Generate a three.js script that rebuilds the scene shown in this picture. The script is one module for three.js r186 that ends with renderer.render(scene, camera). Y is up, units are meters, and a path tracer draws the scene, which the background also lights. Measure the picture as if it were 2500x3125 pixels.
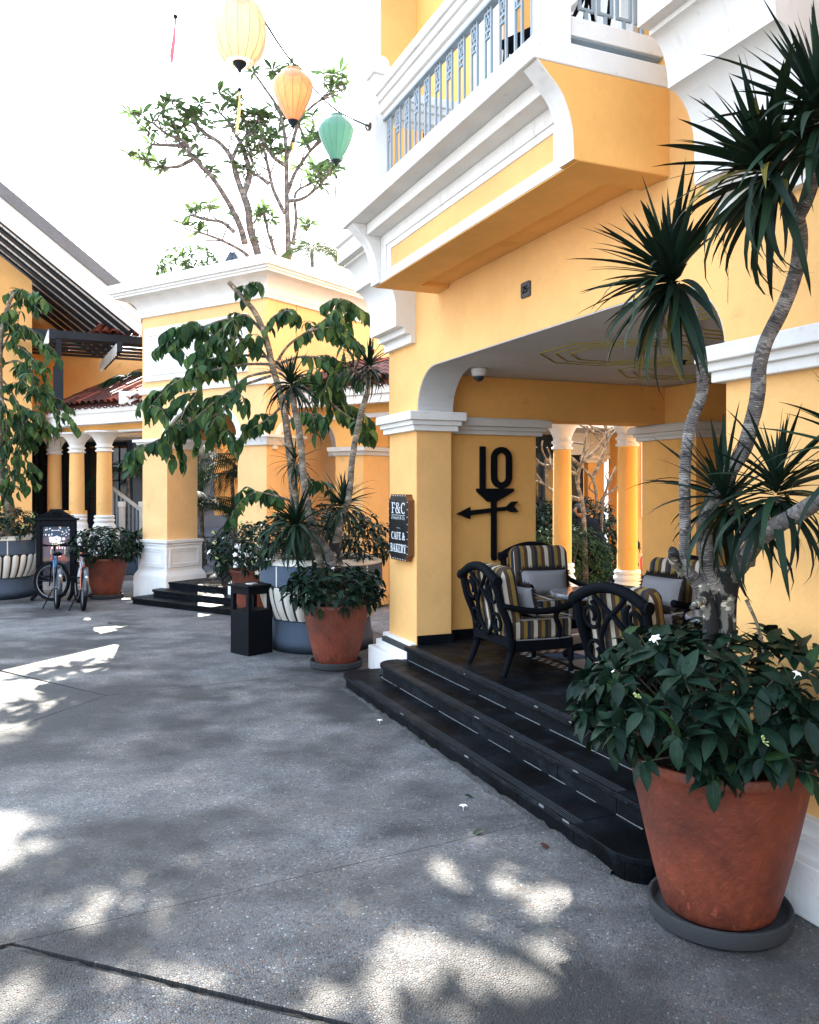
import * as THREE from 'three';
import { RoundedBoxGeometry } from 'three/addons/geometries/RoundedBoxGeometry.js';
import { mergeGeometries, mergeVertices, toCreasedNormals } from 'three/addons/utils/BufferGeometryUtils.js';
import { MarchingCubes } from 'three/addons/objects/MarchingCubes.js';
import { FontLoader } from 'three/addons/loaders/FontLoader.js';
import { TextGeometry } from 'three/addons/geometries/TextGeometry.js';

// ---------------------------------------------------------------- camera, sky, sun, exposure
const scene = new THREE.Scene();
const W = 819, HT = 1024;
const camera = new THREE.PerspectiveCamera(62.55, W / HT, 0.05, 400);
const YAW = 22.81 * Math.PI / 180;
camera.position.set(0, 1.9, 0);
camera.rotation.set(0, -YAW, 0);
camera.setViewOffset(2500, 3125, 0, 75.5, 2500, 3125);
scene.add(camera);
const renderer = new THREE.WebGLRenderer({ antialias: true });
renderer.setSize(W, HT);
renderer.toneMapping = THREE.LinearToneMapping;
renderer.toneMappingExposure = 7.2;
renderer.shadowMap.enabled = true;

const SUN_AZ = 8.5 * Math.PI / 180, SUN_EL = 38 * Math.PI / 180;
const sunDir = new THREE.Vector3(Math.sin(SUN_AZ) * Math.cos(SUN_EL), Math.sin(SUN_EL), -Math.cos(SUN_AZ) * Math.cos(SUN_EL));
const sun = new THREE.DirectionalLight(new THREE.Color(1.0, 0.93, 0.82), 5.0);
sun.target.position.set(0, 0, -8); sun.position.copy(sunDir).multiplyScalar(60).add(sun.target.position);
sun.castShadow = true; sun.shadow.radius = 0.4;
Object.assign(sun.shadow.camera, { left: -30, right: 30, top: 30, bottom: -30, near: 1, far: 140 });
scene.add(sun, sun.target);
{ // a bright, hazy, almost white sky, bluer overhead and away from the sun
  const w = 512, h = 256, d = new Float32Array(w * h * 4);
  for (let j = 0; j < h; j++) for (let i = 0; i < w; i++) {
    const v = (j + 0.5) / h, u = (i + 0.5) / w;
    const el = (v - 0.5) * Math.PI, ph = (u - 0.5) * 2 * Math.PI;
    const x = Math.cos(el) * Math.cos(ph), y = Math.sin(el), z = Math.cos(el) * Math.sin(ph);
    const c = x * sunDir.x + y * sunDir.y + z * sunDir.z;
    const up = Math.max(0, y), hz = Math.pow(1 - up, 2.2);
    const halo = 0.55 * Math.pow(Math.max(0, c), 5) + 0.12 * (c + 1) * 0.5;
    const k = (i * 0 + j * w + i) * 4;
    const b = 0.50;
    d[k] = b * (0.47 + 0.44 * hz) + halo * 0.9; d[k + 1] = b * (0.70 + 0.25 * hz) + halo * 0.86; d[k + 2] = b * (1.04 - 0.02 * hz) + halo * 0.78; d[k + 3] = 1;
    if (y < 0) { const g = Math.max(0, 1 + y * 6); for (let q = 0; q < 3; q++) d[k + q] = 0.18 + (d[k + q] - 0.18) * g; }
  }
  const sky = new THREE.DataTexture(d, w, h, THREE.RGBAFormat, THREE.FloatType);
  sky.mapping = THREE.EquirectangularReflectionMapping; sky.magFilter = sky.minFilter = THREE.LinearFilter; sky.needsUpdate = true;
  scene.background = sky; scene.environment = sky;
}

// ---------------------------------------------------------------- helpers
const V = (x, y, z) => new THREE.Vector3(x, y, z);
const A3 = a => V(a[0], a[1], a[2]);
let seed = 12345;
function setSeed(s) { seed = s >>> 0; }
function rnd() { seed = (seed + 0x6D2B79F5) >>> 0; let t = seed; t = Math.imul(t ^ (t >>> 15), t | 1); t ^= t + Math.imul(t ^ (t >>> 7), t | 61); return ((t ^ (t >>> 14)) >>> 0) / 4294967296; }
const rr = (a, b) => a + (b - a) * rnd();
const clamp = (x, a = 0, b = 1) => Math.min(b, Math.max(a, x));
const sstep = (a, b, x) => { const t = clamp((x - a) / (b - a)); return t * t * (3 - 2 * t); };
function hash(x, y) { let n = Math.imul(x | 0, 374761393) + Math.imul(y | 0, 668265263); n = Math.imul(n ^ (n >>> 13), 1274126177); return ((n ^ (n >>> 16)) >>> 0) / 4294967296; }
function vnoise(x, y, p = 0) {
  let xi = Math.floor(x), yi = Math.floor(y); const fx = x - xi, fy = y - yi;
  const m = a => p ? ((a % p) + p) % p : a;
  const u = fx * fx * (3 - 2 * fx), v = fy * fy * (3 - 2 * fy);
  const a = hash(m(xi), m(yi)), b = hash(m(xi + 1), m(yi)), c = hash(m(xi), m(yi + 1)), d = hash(m(xi + 1), m(yi + 1));
  return a + (b - a) * u + (c - a) * v + (a - b - c + d) * u * v;
}
function fbm(x, y, p, o) { let s = 0, a = 0.5, t = 0; for (let i = 0; i < o; i++) { s += a * vnoise(x + i * 17, y + i * 31, p); t += a; x *= 2; y *= 2; p *= 2; a *= 0.5; } return s / t; }
function tex(w, h, fn, srgb = true) {
  const d = new Uint8Array(w * h * 4);
  for (let j = 0; j < h; j++) for (let i = 0; i < w; i++) { const c = fn(i / w, j / h), k = (j * w + i) * 4; if (typeof c === 'number') d[k] = d[k + 1] = d[k + 2] = clamp(c) * 255; else { d[k] = clamp(c[0]) * 255; d[k + 1] = clamp(c[1]) * 255; d[k + 2] = clamp(c[2]) * 255; } d[k + 3] = 255; }
  const t = new THREE.DataTexture(d, w, h); t.wrapS = t.wrapT = THREE.RepeatWrapping; t.magFilter = THREE.LinearFilter; t.minFilter = THREE.LinearMipmapLinearFilter;
  if (srgb) t.colorSpace = THREE.SRGBColorSpace; t.needsUpdate = true; return t;
}
function rep(t, m) { const c = t.clone(); c.repeat.set(1 / m, 1 / m); c.needsUpdate = true; return c; }
const used = {};
function tag(o, label, category, group, kind) { if (label) o.userData.label = label; if (category) o.userData.category = category; if (group) o.userData.group = group; if (kind) o.userData.kind = kind; return o; }
function numbered(n) { const k = used[n] = (used[n] ?? -1) + 1; return k ? `${n}_${String(k).padStart(3, '0')}` : n; }
function thing(name, label, category, pos = [0, 0, 0], turn = 0, group) {
  const g = new THREE.Group(); g.name = numbered(name); g.position.set(...pos); g.rotation.y = turn; scene.add(g); return tag(g, label, category, group);
}
function part(name, geo, m, parent, label) {
  if (Array.isArray(geo)) geo = merge(geo);
  const o = new THREE.Mesh(geo, m); o.name = name; o.castShadow = o.receiveShadow = true; parent.add(o); if (label) o.userData.label = label; return o;
}
function single(name, geo, m, label, category, group) { const o = part(numbered(name), geo, m, scene); return tag(o, label, category, group); }
function struct(name, geo, m) { const o = part(numbered(name), geo, m, scene); o.userData.kind = 'structure'; return o; }
function merge(gs) {
  gs = gs.flat().map(g => { const n = g.index ? g.toNonIndexed() : g.clone(); for (const k of Object.keys(n.attributes)) if (!['position', 'normal', 'uv'].includes(k)) n.deleteAttribute(k); if (!n.attributes.normal) n.computeVertexNormals(); if (!n.attributes.uv) n.setAttribute('uv', new THREE.BufferAttribute(new Float32Array(n.attributes.position.count * 2), 2)); n.morphAttributes = {}; return n; });
  return gs.length === 1 ? gs[0] : mergeGeometries(gs);
}
function wuv(g) { // uv in metres, by the way each face points
  if (g.index) g = g.toNonIndexed();
  const p = g.attributes.position, n = p.count, uv = new Float32Array(n * 2), a = V(), b = V(), c = V();
  for (let i = 0; i < n; i += 3) {
    a.fromBufferAttribute(p, i); b.fromBufferAttribute(p, i + 1); c.fromBufferAttribute(p, i + 2);
    const nn = b.clone().sub(a).cross(c.clone().sub(a)); const ax = Math.abs(nn.x), ay = Math.abs(nn.y), az = Math.abs(nn.z);
    [a, b, c].forEach((q, k) => { const o = (i + k) * 2; if (ay >= ax && ay >= az) { uv[o] = q.x; uv[o + 1] = q.z; } else if (ax >= az) { uv[o] = q.z; uv[o + 1] = q.y; } else { uv[o] = q.x; uv[o + 1] = q.y; } });
  }
  g.setAttribute('uv', new THREE.BufferAttribute(uv, 2)); return g;
}
function bx(x0, x1, y0, y1, z0, z1, r = 0.006) {
  if (x1 < x0) [x0, x1] = [x1, x0]; if (y1 < y0) [y0, y1] = [y1, y0]; if (z1 < z0) [z0, z1] = [z1, z0];
  const w = x1 - x0, h = y1 - y0, d = z1 - z0; r = Math.min(r, w * 0.3, h * 0.3, d * 0.3);
  const g = r > 0 ? new RoundedBoxGeometry(w, h, d, 1, r) : new THREE.BoxGeometry(w, h, d);
  g.translate((x0 + x1) / 2, (y0 + y1) / 2, (z0 + z1) / 2); return wuv(g);
}
function shapeOf(pts) { const s = new THREE.Shape(); pts.forEach((p, i) => i ? s.lineTo(p[0], p[1]) : s.moveTo(p[0], p[1])); s.closePath(); return s; }
// profile (u, y) pushed along z from z0 to z1 (u is x), or with axis 'x': profile (z, y) pushed along x
function ext(pts, a, b, axis = 'z', holes = []) {
  const flip = axis === 'x';
  const s = shapeOf(flip ? pts.map(p => [-p[0], p[1]]) : pts);
  for (const h of holes) s.holes.push(shapeOf(flip ? h.map(p => [-p[0], p[1]]) : h));
  let g = new THREE.ExtrudeGeometry(s, { depth: Math.abs(b - a), bevelEnabled: false, curveSegments: 8 });
  g.translate(0, 0, Math.min(a, b)); if (flip) g.rotateY(Math.PI / 2);
  return wuv(g);
}
const cr = (g, ang = 0.6) => toCreasedNormals(g, ang);
function lathe(pts, seg = 40, uvm = 1) { const g = new THREE.LatheGeometry(pts.map(p => new THREE.Vector2(p[0], p[1])), seg); return g; }
function at(g, x, y, z, ry = 0, rx = 0, rz = 0) { const c = g.clone(); if (rz) c.rotateZ(rz); if (rx) c.rotateX(rx); if (ry) c.rotateY(ry); c.translate(x, y, z); return c; }
function curve(pts) { return new THREE.CatmullRomCurve3(pts.map(p => p.isVector3 ? p : A3(p)), false, 'centripetal'); }
// tapered limb along a path; r is a number, [r0, r1] or a function of t; uv in metres round and along
function limb(pts, r, seg = 0, sides = 8, cap = true, wob = 0) {
  const cv = pts.length > 2 ? curve(pts) : new THREE.LineCurve3(pts[0].isVector3 ? pts[0] : A3(pts[0]), pts[1].isVector3 ? pts[1] : A3(pts[1]));
  seg = seg || Math.max(2, (pts.length - 1) * 4);
  const rf = typeof r === 'function' ? r : Array.isArray(r) ? t => r[0] + (r[1] - r[0]) * t : () => r;
  const fr = cv.computeFrenetFrames(seg, false), pos = [], uv = [], idx = [], len = cv.getLength();
  for (let i = 0; i <= seg; i++) {
    const t = i / seg, c = cv.getPointAt(t), N = fr.normals[i], B = fr.binormals[i];
    for (let j = 0; j <= sides; j++) {
      const a = j / sides * Math.PI * 2; let q = rf(t); if (wob) q *= 1 + wob * (vnoise((j % sides) * 1.7 + 5, t * len * 14 + c.x * 9) - 0.5) * 2;
      pos.push(c.x + (N.x * Math.cos(a) + B.x * Math.sin(a)) * q, c.y + (N.y * Math.cos(a) + B.y * Math.sin(a)) * q, c.z + (N.z * Math.cos(a) + B.z * Math.sin(a)) * q);
      uv.push(j / sides * Math.PI * 2 * rf(0), t * len);
    }
  }
  const k = sides + 1;
  for (let i = 0; i < seg; i++) for (let j = 0; j < sides; j++) { const a = i * k + j; idx.push(a, a + k, a + 1, a + 1, a + k, a + k + 1); }
  if (cap) for (const [i, f] of [[0, 1], [seg, 0]]) { const c = cv.getPointAt(i / seg), n = pos.length / 3; pos.push(c.x, c.y, c.z); uv.push(0, i / seg * len); for (let j = 0; j < sides; j++) { const a = i * k + j; f ? idx.push(n, a, a + 1) : idx.push(n, a + 1, a); } }
  const g = new THREE.BufferGeometry(); g.setAttribute('position', new THREE.Float32BufferAttribute(pos, 3)); g.setAttribute('uv', new THREE.Float32BufferAttribute(uv, 2)); g.setIndex(idx); g.computeVertexNormals();
  const nn = g.attributes.normal; for (let i = 0; i <= seg; i++) { const a = i * k, b = a + sides; const v = V(nn.getX(a) + nn.getX(b), nn.getY(a) + nn.getY(b), nn.getZ(a) + nn.getZ(b)).normalize(); nn.setXYZ(a, v.x, v.y, v.z); nn.setXYZ(b, v.x, v.y, v.z); }
  return g;
}
function bar(a, b, w, h = w) { // straight square bar between two points
  a = a.isVector3 ? a : A3(a); b = b.isVector3 ? b : A3(b); const L = a.distanceTo(b);
  const g = wuv(new RoundedBoxGeometry(w, h, L, 1, Math.min(w, h) * 0.12)); const m = new THREE.Matrix4().lookAt(b, a, Math.abs(b.y - a.y) > L * 0.98 ? V(1, 0, 0) : V(0, 1, 0));
  m.setPosition(a.clone().add(b).multiplyScalar(0.5)); return g.applyMatrix4(m);
}

// ---------------------------------------------------------------- textures and materials
const stuccoT = tex(512, 512, (u, v) => { const n = fbm(u * 6, v * 6, 6, 4), f = fbm(u * 60, v * 60, 60, 2); const st = sstep(0.66, 0.8, fbm(u * 11 + 3, v * 5 + 8, 0, 3)) * 0.05; return 0.96 + (n - 0.5) * 0.11 + (f - 0.5) * 0.03 - st * (u > .06 && u < .94 && v > .06 && v < .94 ? 1 : 0); });
const whiteT = tex(512, 512, (u, v) => { const n = fbm(u * 6, v * 6, 6, 4), run = sstep(0.60, 0.80, fbm(u * 26, v * 2.5, 0, 3)) * sstep(0.45, 0.7, fbm(u * 4 + 9, v * 4, 0, 3)), spot = sstep(0.80, 0.86, fbm(u * 40, v * 40, 0, 2)); const b = 0.965 + (n - 0.5) * 0.08 - run * 0.06 - spot * 0.05; return [b, b * 0.997, b * 0.985]; });
const grainT = tex(512, 512, (u, v) => 0.5 + (fbm(u * 40, v * 40, 40, 3) - 0.5) * 0.9, false);
const roughT = tex(256, 256, (u, v) => { const n = fbm(u * 8, v * 8, 8, 4); return [0, 0.55 + n * 0.45, 0]; }, false);
function paint(r, g, b, o = {}) {
  const m = new THREE.MeshPhysicalMaterial({ color: new THREE.Color().setRGB(r, g, b), roughness: o.rough ?? 0.85, metalness: o.metal ?? 0, specularIntensity: o.spec ?? 0.5 });
  m.map = rep(o.map ?? stuccoT, o.size ?? 2.6); m.bumpMap = rep(grainT, o.bsize ?? 0.7); m.bumpScale = (o.bump ?? 0.004) * 0.45; return m;
}
const M = {};
M.yellow = paint(0.87, 0.495, 0.18, { bump: 0.004 });
M.yellowDeep = paint(0.88, 0.465, 0.135, { bump: 0.004 });
M.yellowGlare = paint(0.87, 0.54, 0.24, { bump: 0.004 });  // pavilion yellow, paled by veiling glare mixed into the paint
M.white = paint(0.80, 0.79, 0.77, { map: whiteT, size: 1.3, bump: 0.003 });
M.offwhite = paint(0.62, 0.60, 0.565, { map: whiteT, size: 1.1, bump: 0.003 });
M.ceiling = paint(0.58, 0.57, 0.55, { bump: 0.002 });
M.olive = paint(0.42, 0.36, 0.07);
M.graymetal = paint(0.30, 0.36, 0.40, { rough: 0.55, bump: 0.0008 });
M.black = paint(0.006, 0.007, 0.009, { rough: 0.6, spec: 0.12, bump: 0.0006 });
M.blackGloss = new THREE.MeshPhysicalMaterial({ color: new THREE.Color().setRGB(0.006, 0.007, 0.009), roughness: 0.5, specularIntensity: 0.06, ior: 1.3 });
M.steel = paint(0.022, 0.028, 0.036, { rough: 0.6, spec: 0.2, bump: 0.0006 });
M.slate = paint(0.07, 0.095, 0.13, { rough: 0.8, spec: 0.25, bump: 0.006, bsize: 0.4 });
M.cream = paint(0.66, 0.63, 0.55, { bump: 0.006, bsize: 0.4 });
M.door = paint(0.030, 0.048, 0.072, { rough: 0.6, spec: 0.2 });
M.glass = new THREE.MeshPhysicalMaterial({ color: new THREE.Color().setRGB(0.02, 0.03, 0.04), roughness: 0.06, metalness: 0.0, ior: 1.5 });
M.night = paint(0.008, 0.012, 0.012);
M.curtain = paint(0.55, 0.53, 0.48);
M.dark = paint(0.02, 0.02, 0.022);
const terraT = tex(512, 512, (u, v) => { const n = fbm(u * 5, v * 5, 5, 5), f = fbm(u * 50, v * 50, 50, 2); const chip = sstep(0.83, 0.86, fbm(u * 34, v * 20, 0, 2)) * sstep(0.5, 0.62, fbm(u * 3 + 9, v * 3, 0, 2)); const pale = sstep(0.52, 0.75, fbm(u * 7 + 20, v * 4, 0, 4)) * 0.34; const b = 0.78 + (n - 0.5) * 0.55 + (f - 0.5) * 0.16; return [b + pale * .5 + chip * 0.4, b * 0.96 + pale * .6 + chip * 0.7, b * 0.94 + pale * .6 + chip * 0.8]; });
M.terra = new THREE.MeshStandardMaterial({ color: new THREE.Color().setRGB(0.215, 0.047, 0.019), roughness: 0.6, map: rep(terraT, 1.2), bumpMap: rep(grainT, 0.6), bumpScale: 0.003 });
M.saucer = paint(0.038, 0.04, 0.042, { bump: 0.004, bsize: 0.3 });
M.soil = paint(0.03, 0.022, 0.015, { bump: 0.02, bsize: 0.3 });
M.tileRed = paint(0.30, 0.075, 0.045, { bump: 0.006 });
M.tileOld = paint(0.10, 0.035, 0.026, { bump: 0.008, rough: 0.6 });
// dark granite paving
const graniteT = tex(512, 512, (u, v) => { const n = fbm(u * 5, v * 5, 5, 4), f = fbm(u * 120, v * 120, 120, 2), dust = sstep(0.55, 0.85, fbm(u * 9, v * 9, 9, 5)); const b = 0.5 + (n - 0.5) * 0.5 + (f - 0.5) * 0.3 + dust * 0.28; return [b, b, b]; });
M.granite = new THREE.MeshPhysicalMaterial({ color: new THREE.Color().setRGB(0.019, 0.025, 0.032), roughness: 0.6, specularIntensity: 0.13, map: rep(graniteT, 1.1), roughnessMap: rep(roughT, 0.8), bumpMap: rep(grainT, 0.5), bumpScale: 0.001 });
M.graniteWorn = new THREE.MeshPhysicalMaterial({ color: new THREE.Color().setRGB(0.034, 0.04, 0.047), roughness: 0.7, specularIntensity: 0.15, map: rep(graniteT, 0.35), bumpMap: rep(grainT, 0.25), bumpScale: 0.003 });
M.grout = paint(0.16, 0.17, 0.175, { bump: 0.003 });
M.groutWorn = paint(0.05, 0.058, 0.066, { bump: 0.002, spec: 0.1 });
M.groutDark = paint(0.05, 0.052, 0.055);
// washed pebble concrete
{
  const N = 96, cell = [];
  for (let j = 0; j < N; j++) for (let i = 0; i < N; i++) cell.push([hash(i, j + 900), hash(i + 700, j), hash(i + 333, j + 111), hash(i + 77, j + 555)]);
  const S = 1024, hgt = new Float32Array(S * S);
  M.pebbleT = tex(S, S, (u, v) => {
    const x = u * N, y = v * N, xi = Math.floor(x), yi = Math.floor(y); let d1 = 9, d2 = 9, id = null;
    for (let b = -1; b <= 1; b++) for (let a = -1; a <= 1; a++) { const c = cell[((yi + b + N) % N) * N + (xi + a + N) % N]; const dx = xi + a + c[0] - x, dy = yi + b + c[1] - y, d = dx * dx + dy * dy; if (d < d1) { d2 = d1; d1 = d; id = c; } else if (d < d2) d2 = d; }
    const e = Math.sqrt(d2) - Math.sqrt(d1), wear = fbm(u * 6, v * 6, 6, 4); const st = sstep(0.03, 0.3, e) * (0.35 + 0.65 * sstep(0.3, 0.6, wear + (id[3] - 0.5) * 0.7));
    hgt[Math.min(S - 1, Math.round(v * S)) * S + Math.min(S - 1, Math.round(u * S))] = clamp(st * (0.45 + 0.55 * id[3]) * (1 - d1 * 0.6));
    const t = id[2], base = 0.40 + (wear - 0.5) * 0.25; let p = t < 0.06 ? [0.76, 0.75, 0.73] : t < 0.3 ? [0.60, 0.56, 0.52] : t < 0.5 ? [0.34, 0.34, 0.36] : t < 0.62 ? [0.52, 0.42, 0.36] : [0.52, 0.53, 0.54];
    return [0, 1, 2].map(q => base + (p[q] - base) * st * 0.85);
  });
  M.pebbleB = tex(S, S, (u, v) => hgt[Math.round(v * S) * S + Math.round(u * S)], false);
  M.ground = new THREE.MeshStandardMaterial({ color: new THREE.Color().setRGB(0.80, 0.80, 0.80), roughness: 0.78, map: rep(M.pebbleT, 1.15), bumpMap: rep(M.pebbleB, 1.15), bumpScale: 0.008, vertexColors: true });
  M.groundFar = new THREE.MeshStandardMaterial({ color: new THREE.Color().setRGB(1, 1, 1), roughness: 0.9, map: rep(M.pebbleT, 1.15) });
}
// bark: rings and lichen for the dracaenas, fissures for the stumps, plain for the trees
const barkRingT = tex(256, 512, (u, v) => { const r = 0.5 + 0.5 * Math.sin((v * 56 + fbm(u * 6, v * 10, 6, 3) * 2.4) * Math.PI * 2); const l = sstep(0.53, 0.6, fbm(u * 7, v * 22, 7, 4)); const dk = sstep(0.58, 0.72, fbm(u * 9 + 4, v * 16 + 9, 0, 3)); const b = 0.42 + r * 0.05 - dk * 0.14 + (fbm(u * 24, v * 40, 24, 3) - 0.5) * 0.25; return [b * 0.98 + l * 0.17, b * 0.95 + l * 0.17, b * 0.92 + l * 0.16]; });
const barkRingB = tex(256, 512, (u, v) => 0.4 + 0.4 * Math.sin((v * 56 + fbm(u * 6, v * 10, 6, 3) * 2.4) * Math.PI * 2) + 0.3 * fbm(u * 20, v * 40, 20, 2), false);
const barkFisT = tex(256, 512, (u, v) => { const f = fbm(u * 14, v * 7, 14, 4); const d = sstep(0.40, 0.54, f); const l = sstep(0.56, 0.64, fbm(u * 12 + 5, v * 20, 12, 3)) * d; return [0.09 + d * 0.34 + l * 0.36, 0.09 + d * 0.33 + l * 0.35, 0.085 + d * 0.31 + l * 0.31]; });
const barkFisB = tex(256, 512, (u, v) => sstep(0.36, 0.6, fbm(u * 14, v * 7, 14, 4)), false);
const mapBark = (c, b, s, col, bs) => { const m = new THREE.MeshStandardMaterial({ color: new THREE.Color().setRGB(...col), roughness: 0.9 }); m.map = rep(c, s); m.bumpMap = rep(b, s); m.bumpScale = bs; return m; };
M.barkRing = mapBark(barkRingT, barkRingB, 0.55, [0.78, 0.74, 0.72], 0.004);
M.barkFis = mapBark(barkFisT, barkFisB, 0.4, [0.9, 0.87, 0.8], 0.012);
M.barkTree = mapBark(barkRingT, barkFisB, 0.6, [0.85, 0.72, 0.54], 0.008);
M.barkFrang = mapBark(barkRingT, barkRingB, 0.8, [0.78, 0.72, 0.69], 0.006);
M.barkPale = mapBark(barkRingT, barkRingB, 0.5, [1.0, 0.9, 0.74], 0.004);
// leaves: a pale midrib and side veins; u runs along the leaf, v across
const leafT = tex(256, 128, (u, v) => { const y = Math.abs(v - 0.5) * 2; const mid = sstep(0.07, 0.0, y); const s = (u * 9 - y * 1.3); const vein = sstep(0.09, 0.0, Math.abs(s - Math.round(s))) * sstep(0.0, 0.06, y) * 0.5; const n = fbm(u * 10, v * 10, 10, 3); return 0.62 + (n - 0.5) * 0.22 + mid * 0.32 + vein * 0.22 + (y > .06 ? (0.5 - Math.abs(s - Math.floor(s) - 0.5)) * 0.08 : 0); });
const bladeT = tex(128, 64, (u, v) => 0.66 + (fbm(u * 4, v * 24, 0, 3) - 0.5) * 0.3 + sstep(0.06, 0, Math.abs(v - 0.5)) * 0.1);
function leafMat(r, g, b, o = {}) { return new THREE.MeshPhysicalMaterial({ color: new THREE.Color().setRGB(r, g, b), roughness: (o.rough ?? 0.5) + 0.16, specularIntensity: o.spec ?? 0.3, map: o.map ?? leafT, transmission: o.trans ?? 0, thickness: 0, side: THREE.DoubleSide }); }
const L_shrub = [leafMat(0.014, 0.048, 0.026, { rough: 0.42 }), leafMat(0.020, 0.062, 0.030, { rough: 0.42 }), leafMat(0.010, 0.036, 0.022, { rough: 0.42 }), leafMat(0.045, 0.11, 0.035, { rough: 0.45 })];
const L_blade = [leafMat(0.012, 0.036, 0.022, { map: bladeT, rough: 0.46 }), leafMat(0.022, 0.060, 0.030, { map: bladeT, rough: 0.42 }), leafMat(0.030, 0.078, 0.034, { map: bladeT, rough: 0.45 }), leafMat(0.26, 0.22, 0.03, { map: bladeT })];
const L_tree = [leafMat(0.042, 0.14, 0.05, { trans: 0.4, rough: 0.6 }), leafMat(0.10, 0.25, 0.07, { trans: 0.45, rough: 0.6 }), leafMat(0.26, 0.44, 0.11, { trans: 0.5, rough: 0.65 })];
const L_frang = [leafMat(0.20, 0.34, 0.11, { trans: 0.6, rough: 0.8 }), leafMat(0.27, 0.41, 0.15, { trans: 0.6, rough: 0.8 }), leafMat(0.12, 0.24, 0.08, { trans: 0.55, rough: 0.7 })];
const L_palm = [leafMat(0.02, 0.06, 0.022, { map: bladeT, trans: 0.15 }), leafMat(0.06, 0.14, 0.03, { map: bladeT, trans: 0.25 })];
M.petal = new THREE.MeshStandardMaterial({ color: new THREE.Color().setRGB(0.85, 0.84, 0.78), roughness: 0.7, side: THREE.DoubleSide });
M.yellowLeaf = leafMat(0.55, 0.33, 0.03);
// leaf shapes, lying along +x from the stalk at the origin, top side +y
function leafGeo(L, Wd, o = {}) {
  const n = o.seg ?? 6, fold = o.fold ?? 0.25, droop = o.droop ?? 0.25, pos = [], uv = [], idx = [];
  const prof = o.blade ? t => Math.min(1, t * 9 + 0.35) * (1 - Math.pow(t, 3.2)) * (1 - t * 0.25) : t => Math.pow(Math.sin(Math.PI * Math.pow(clamp(t), o.peak ?? 0.8)), 0.85) * (t > 0.82 ? (1 - t) / 0.18 * 0.5 + 0.5 : 1);
  const rows = o.flat ? 2 : 3;
  for (let i = 0; i <= n; i++) {
    const t = i / n, a = droop * t * t, x = L * (t - a * a * 0.35 * t), y = -L * a * (o.hook ?? 0.8), w = Wd * 0.5 * prof(t) * (i === n ? 0.02 : 1), up = w * fold, wv = (o.wave ?? 0) * Wd * Math.sin(t * 13);
    if (rows === 3) pos.push(x, y + up + wv, -w, x, y, 0, x, y + up - wv, w); else pos.push(x, y, -w, x, y, w);
    for (let q = 0; q < rows; q++) uv.push(t, rows === 3 ? q / 2 : q);
  }
  for (let i = 0; i < n; i++) for (let q = 0; q < rows - 1; q++) { const a = i * rows + q, b = a + rows; idx.push(a, a + 1, b, b, a + 1, b + 1); }
  const g = new THREE.BufferGeometry(); g.setAttribute('position', new THREE.Float32BufferAttribute(pos, 3)); g.setAttribute('uv', new THREE.Float32BufferAttribute(uv, 2)); g.setIndex(idx); g.computeVertexNormals(); return g;
}
const G_ov = [leafGeo(0.125, 0.052, { droop: 0.35 }), leafGeo(0.11, 0.05, { droop: 0.6, fold: 0.35 }), leafGeo(0.135, 0.056, { droop: 0.2, fold: 0.2, wave: 0.03 })];
const G_small = [leafGeo(0.11, 0.042, { seg: 4, droop: 0.4 }), leafGeo(0.12, 0.045, { seg: 4, droop: 0.7 })];
const G_big = [leafGeo(0.19, 0.085, { seg: 5, droop: 0.4, fold: 0.2 }), leafGeo(0.17, 0.08, { seg: 5, droop: 0.75, fold: 0.3 })];
const G_fr = [leafGeo(0.40, 0.125, { seg: 4, peak: 1.25, droop: 0.25 }), leafGeo(0.36, 0.12, { seg: 4, peak: 1.2, droop: 0.6 })];
const G_bl = [0.05, 0.28, 0.6, 0.95].map(d => leafGeo(0.42, 0.033, { blade: true, seg: 8, droop: d, fold: 0.35, hook: 0.75 }));
const G_blS = [0.1, 0.5, 0.9].map(d => leafGeo(0.42, 0.033, { blade: true, seg: 5, droop: d, fold: 0.35 }));
function frame(pos, dir, roll = 0, s = 1) {
  const X = dir.clone().normalize(); let Z = X.clone().cross(V(0, 1, 0)); if (Z.lengthSq() < 1e-4) Z = V(0, 0, 1); Z.normalize(); const Y = Z.clone().cross(X);
  const m = new THREE.Matrix4().makeBasis(X, Y, Z); if (roll) m.multiply(new THREE.Matrix4().makeRotationX(roll)); m.scale(typeof s === 'number' ? V(s, s, s) : s); m.setPosition(pos); return m;
}
// leaves: list of {m, g, k}; the nearest `most` are meshes of their own, the others one instanced part per shape and colour
function leaves(parent, list, geos, mats, most = 250, name = 'leaf', rest = 'foliage') {
  parent.updateMatrixWorld(true); const e = V();
  for (const l of list) { e.setFromMatrixPosition(l.m).applyMatrix4(parent.matrixWorld); l.d = e.distanceTo(camera.position); }
  list.sort((a, b) => a.d - b.d);
  list.slice(0, most).forEach(l => { const o = part(name, geos[l.g], mats[l.k], parent); o.applyMatrix4(l.m); });
  const left = list.slice(most), by = {};
  for (const l of left) (by[l.g + '_' + l.k] ??= []).push(l);
  for (const q of Object.values(by)) { const im = new THREE.InstancedMesh(geos[q[0].g], mats[q[0].k], q.length); q.forEach((l, i) => im.setMatrixAt(i, l.m)); im.name = rest; im.userData.kind = 'stuff'; im.castShadow = im.receiveShadow = true; parent.add(im); }
}

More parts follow.
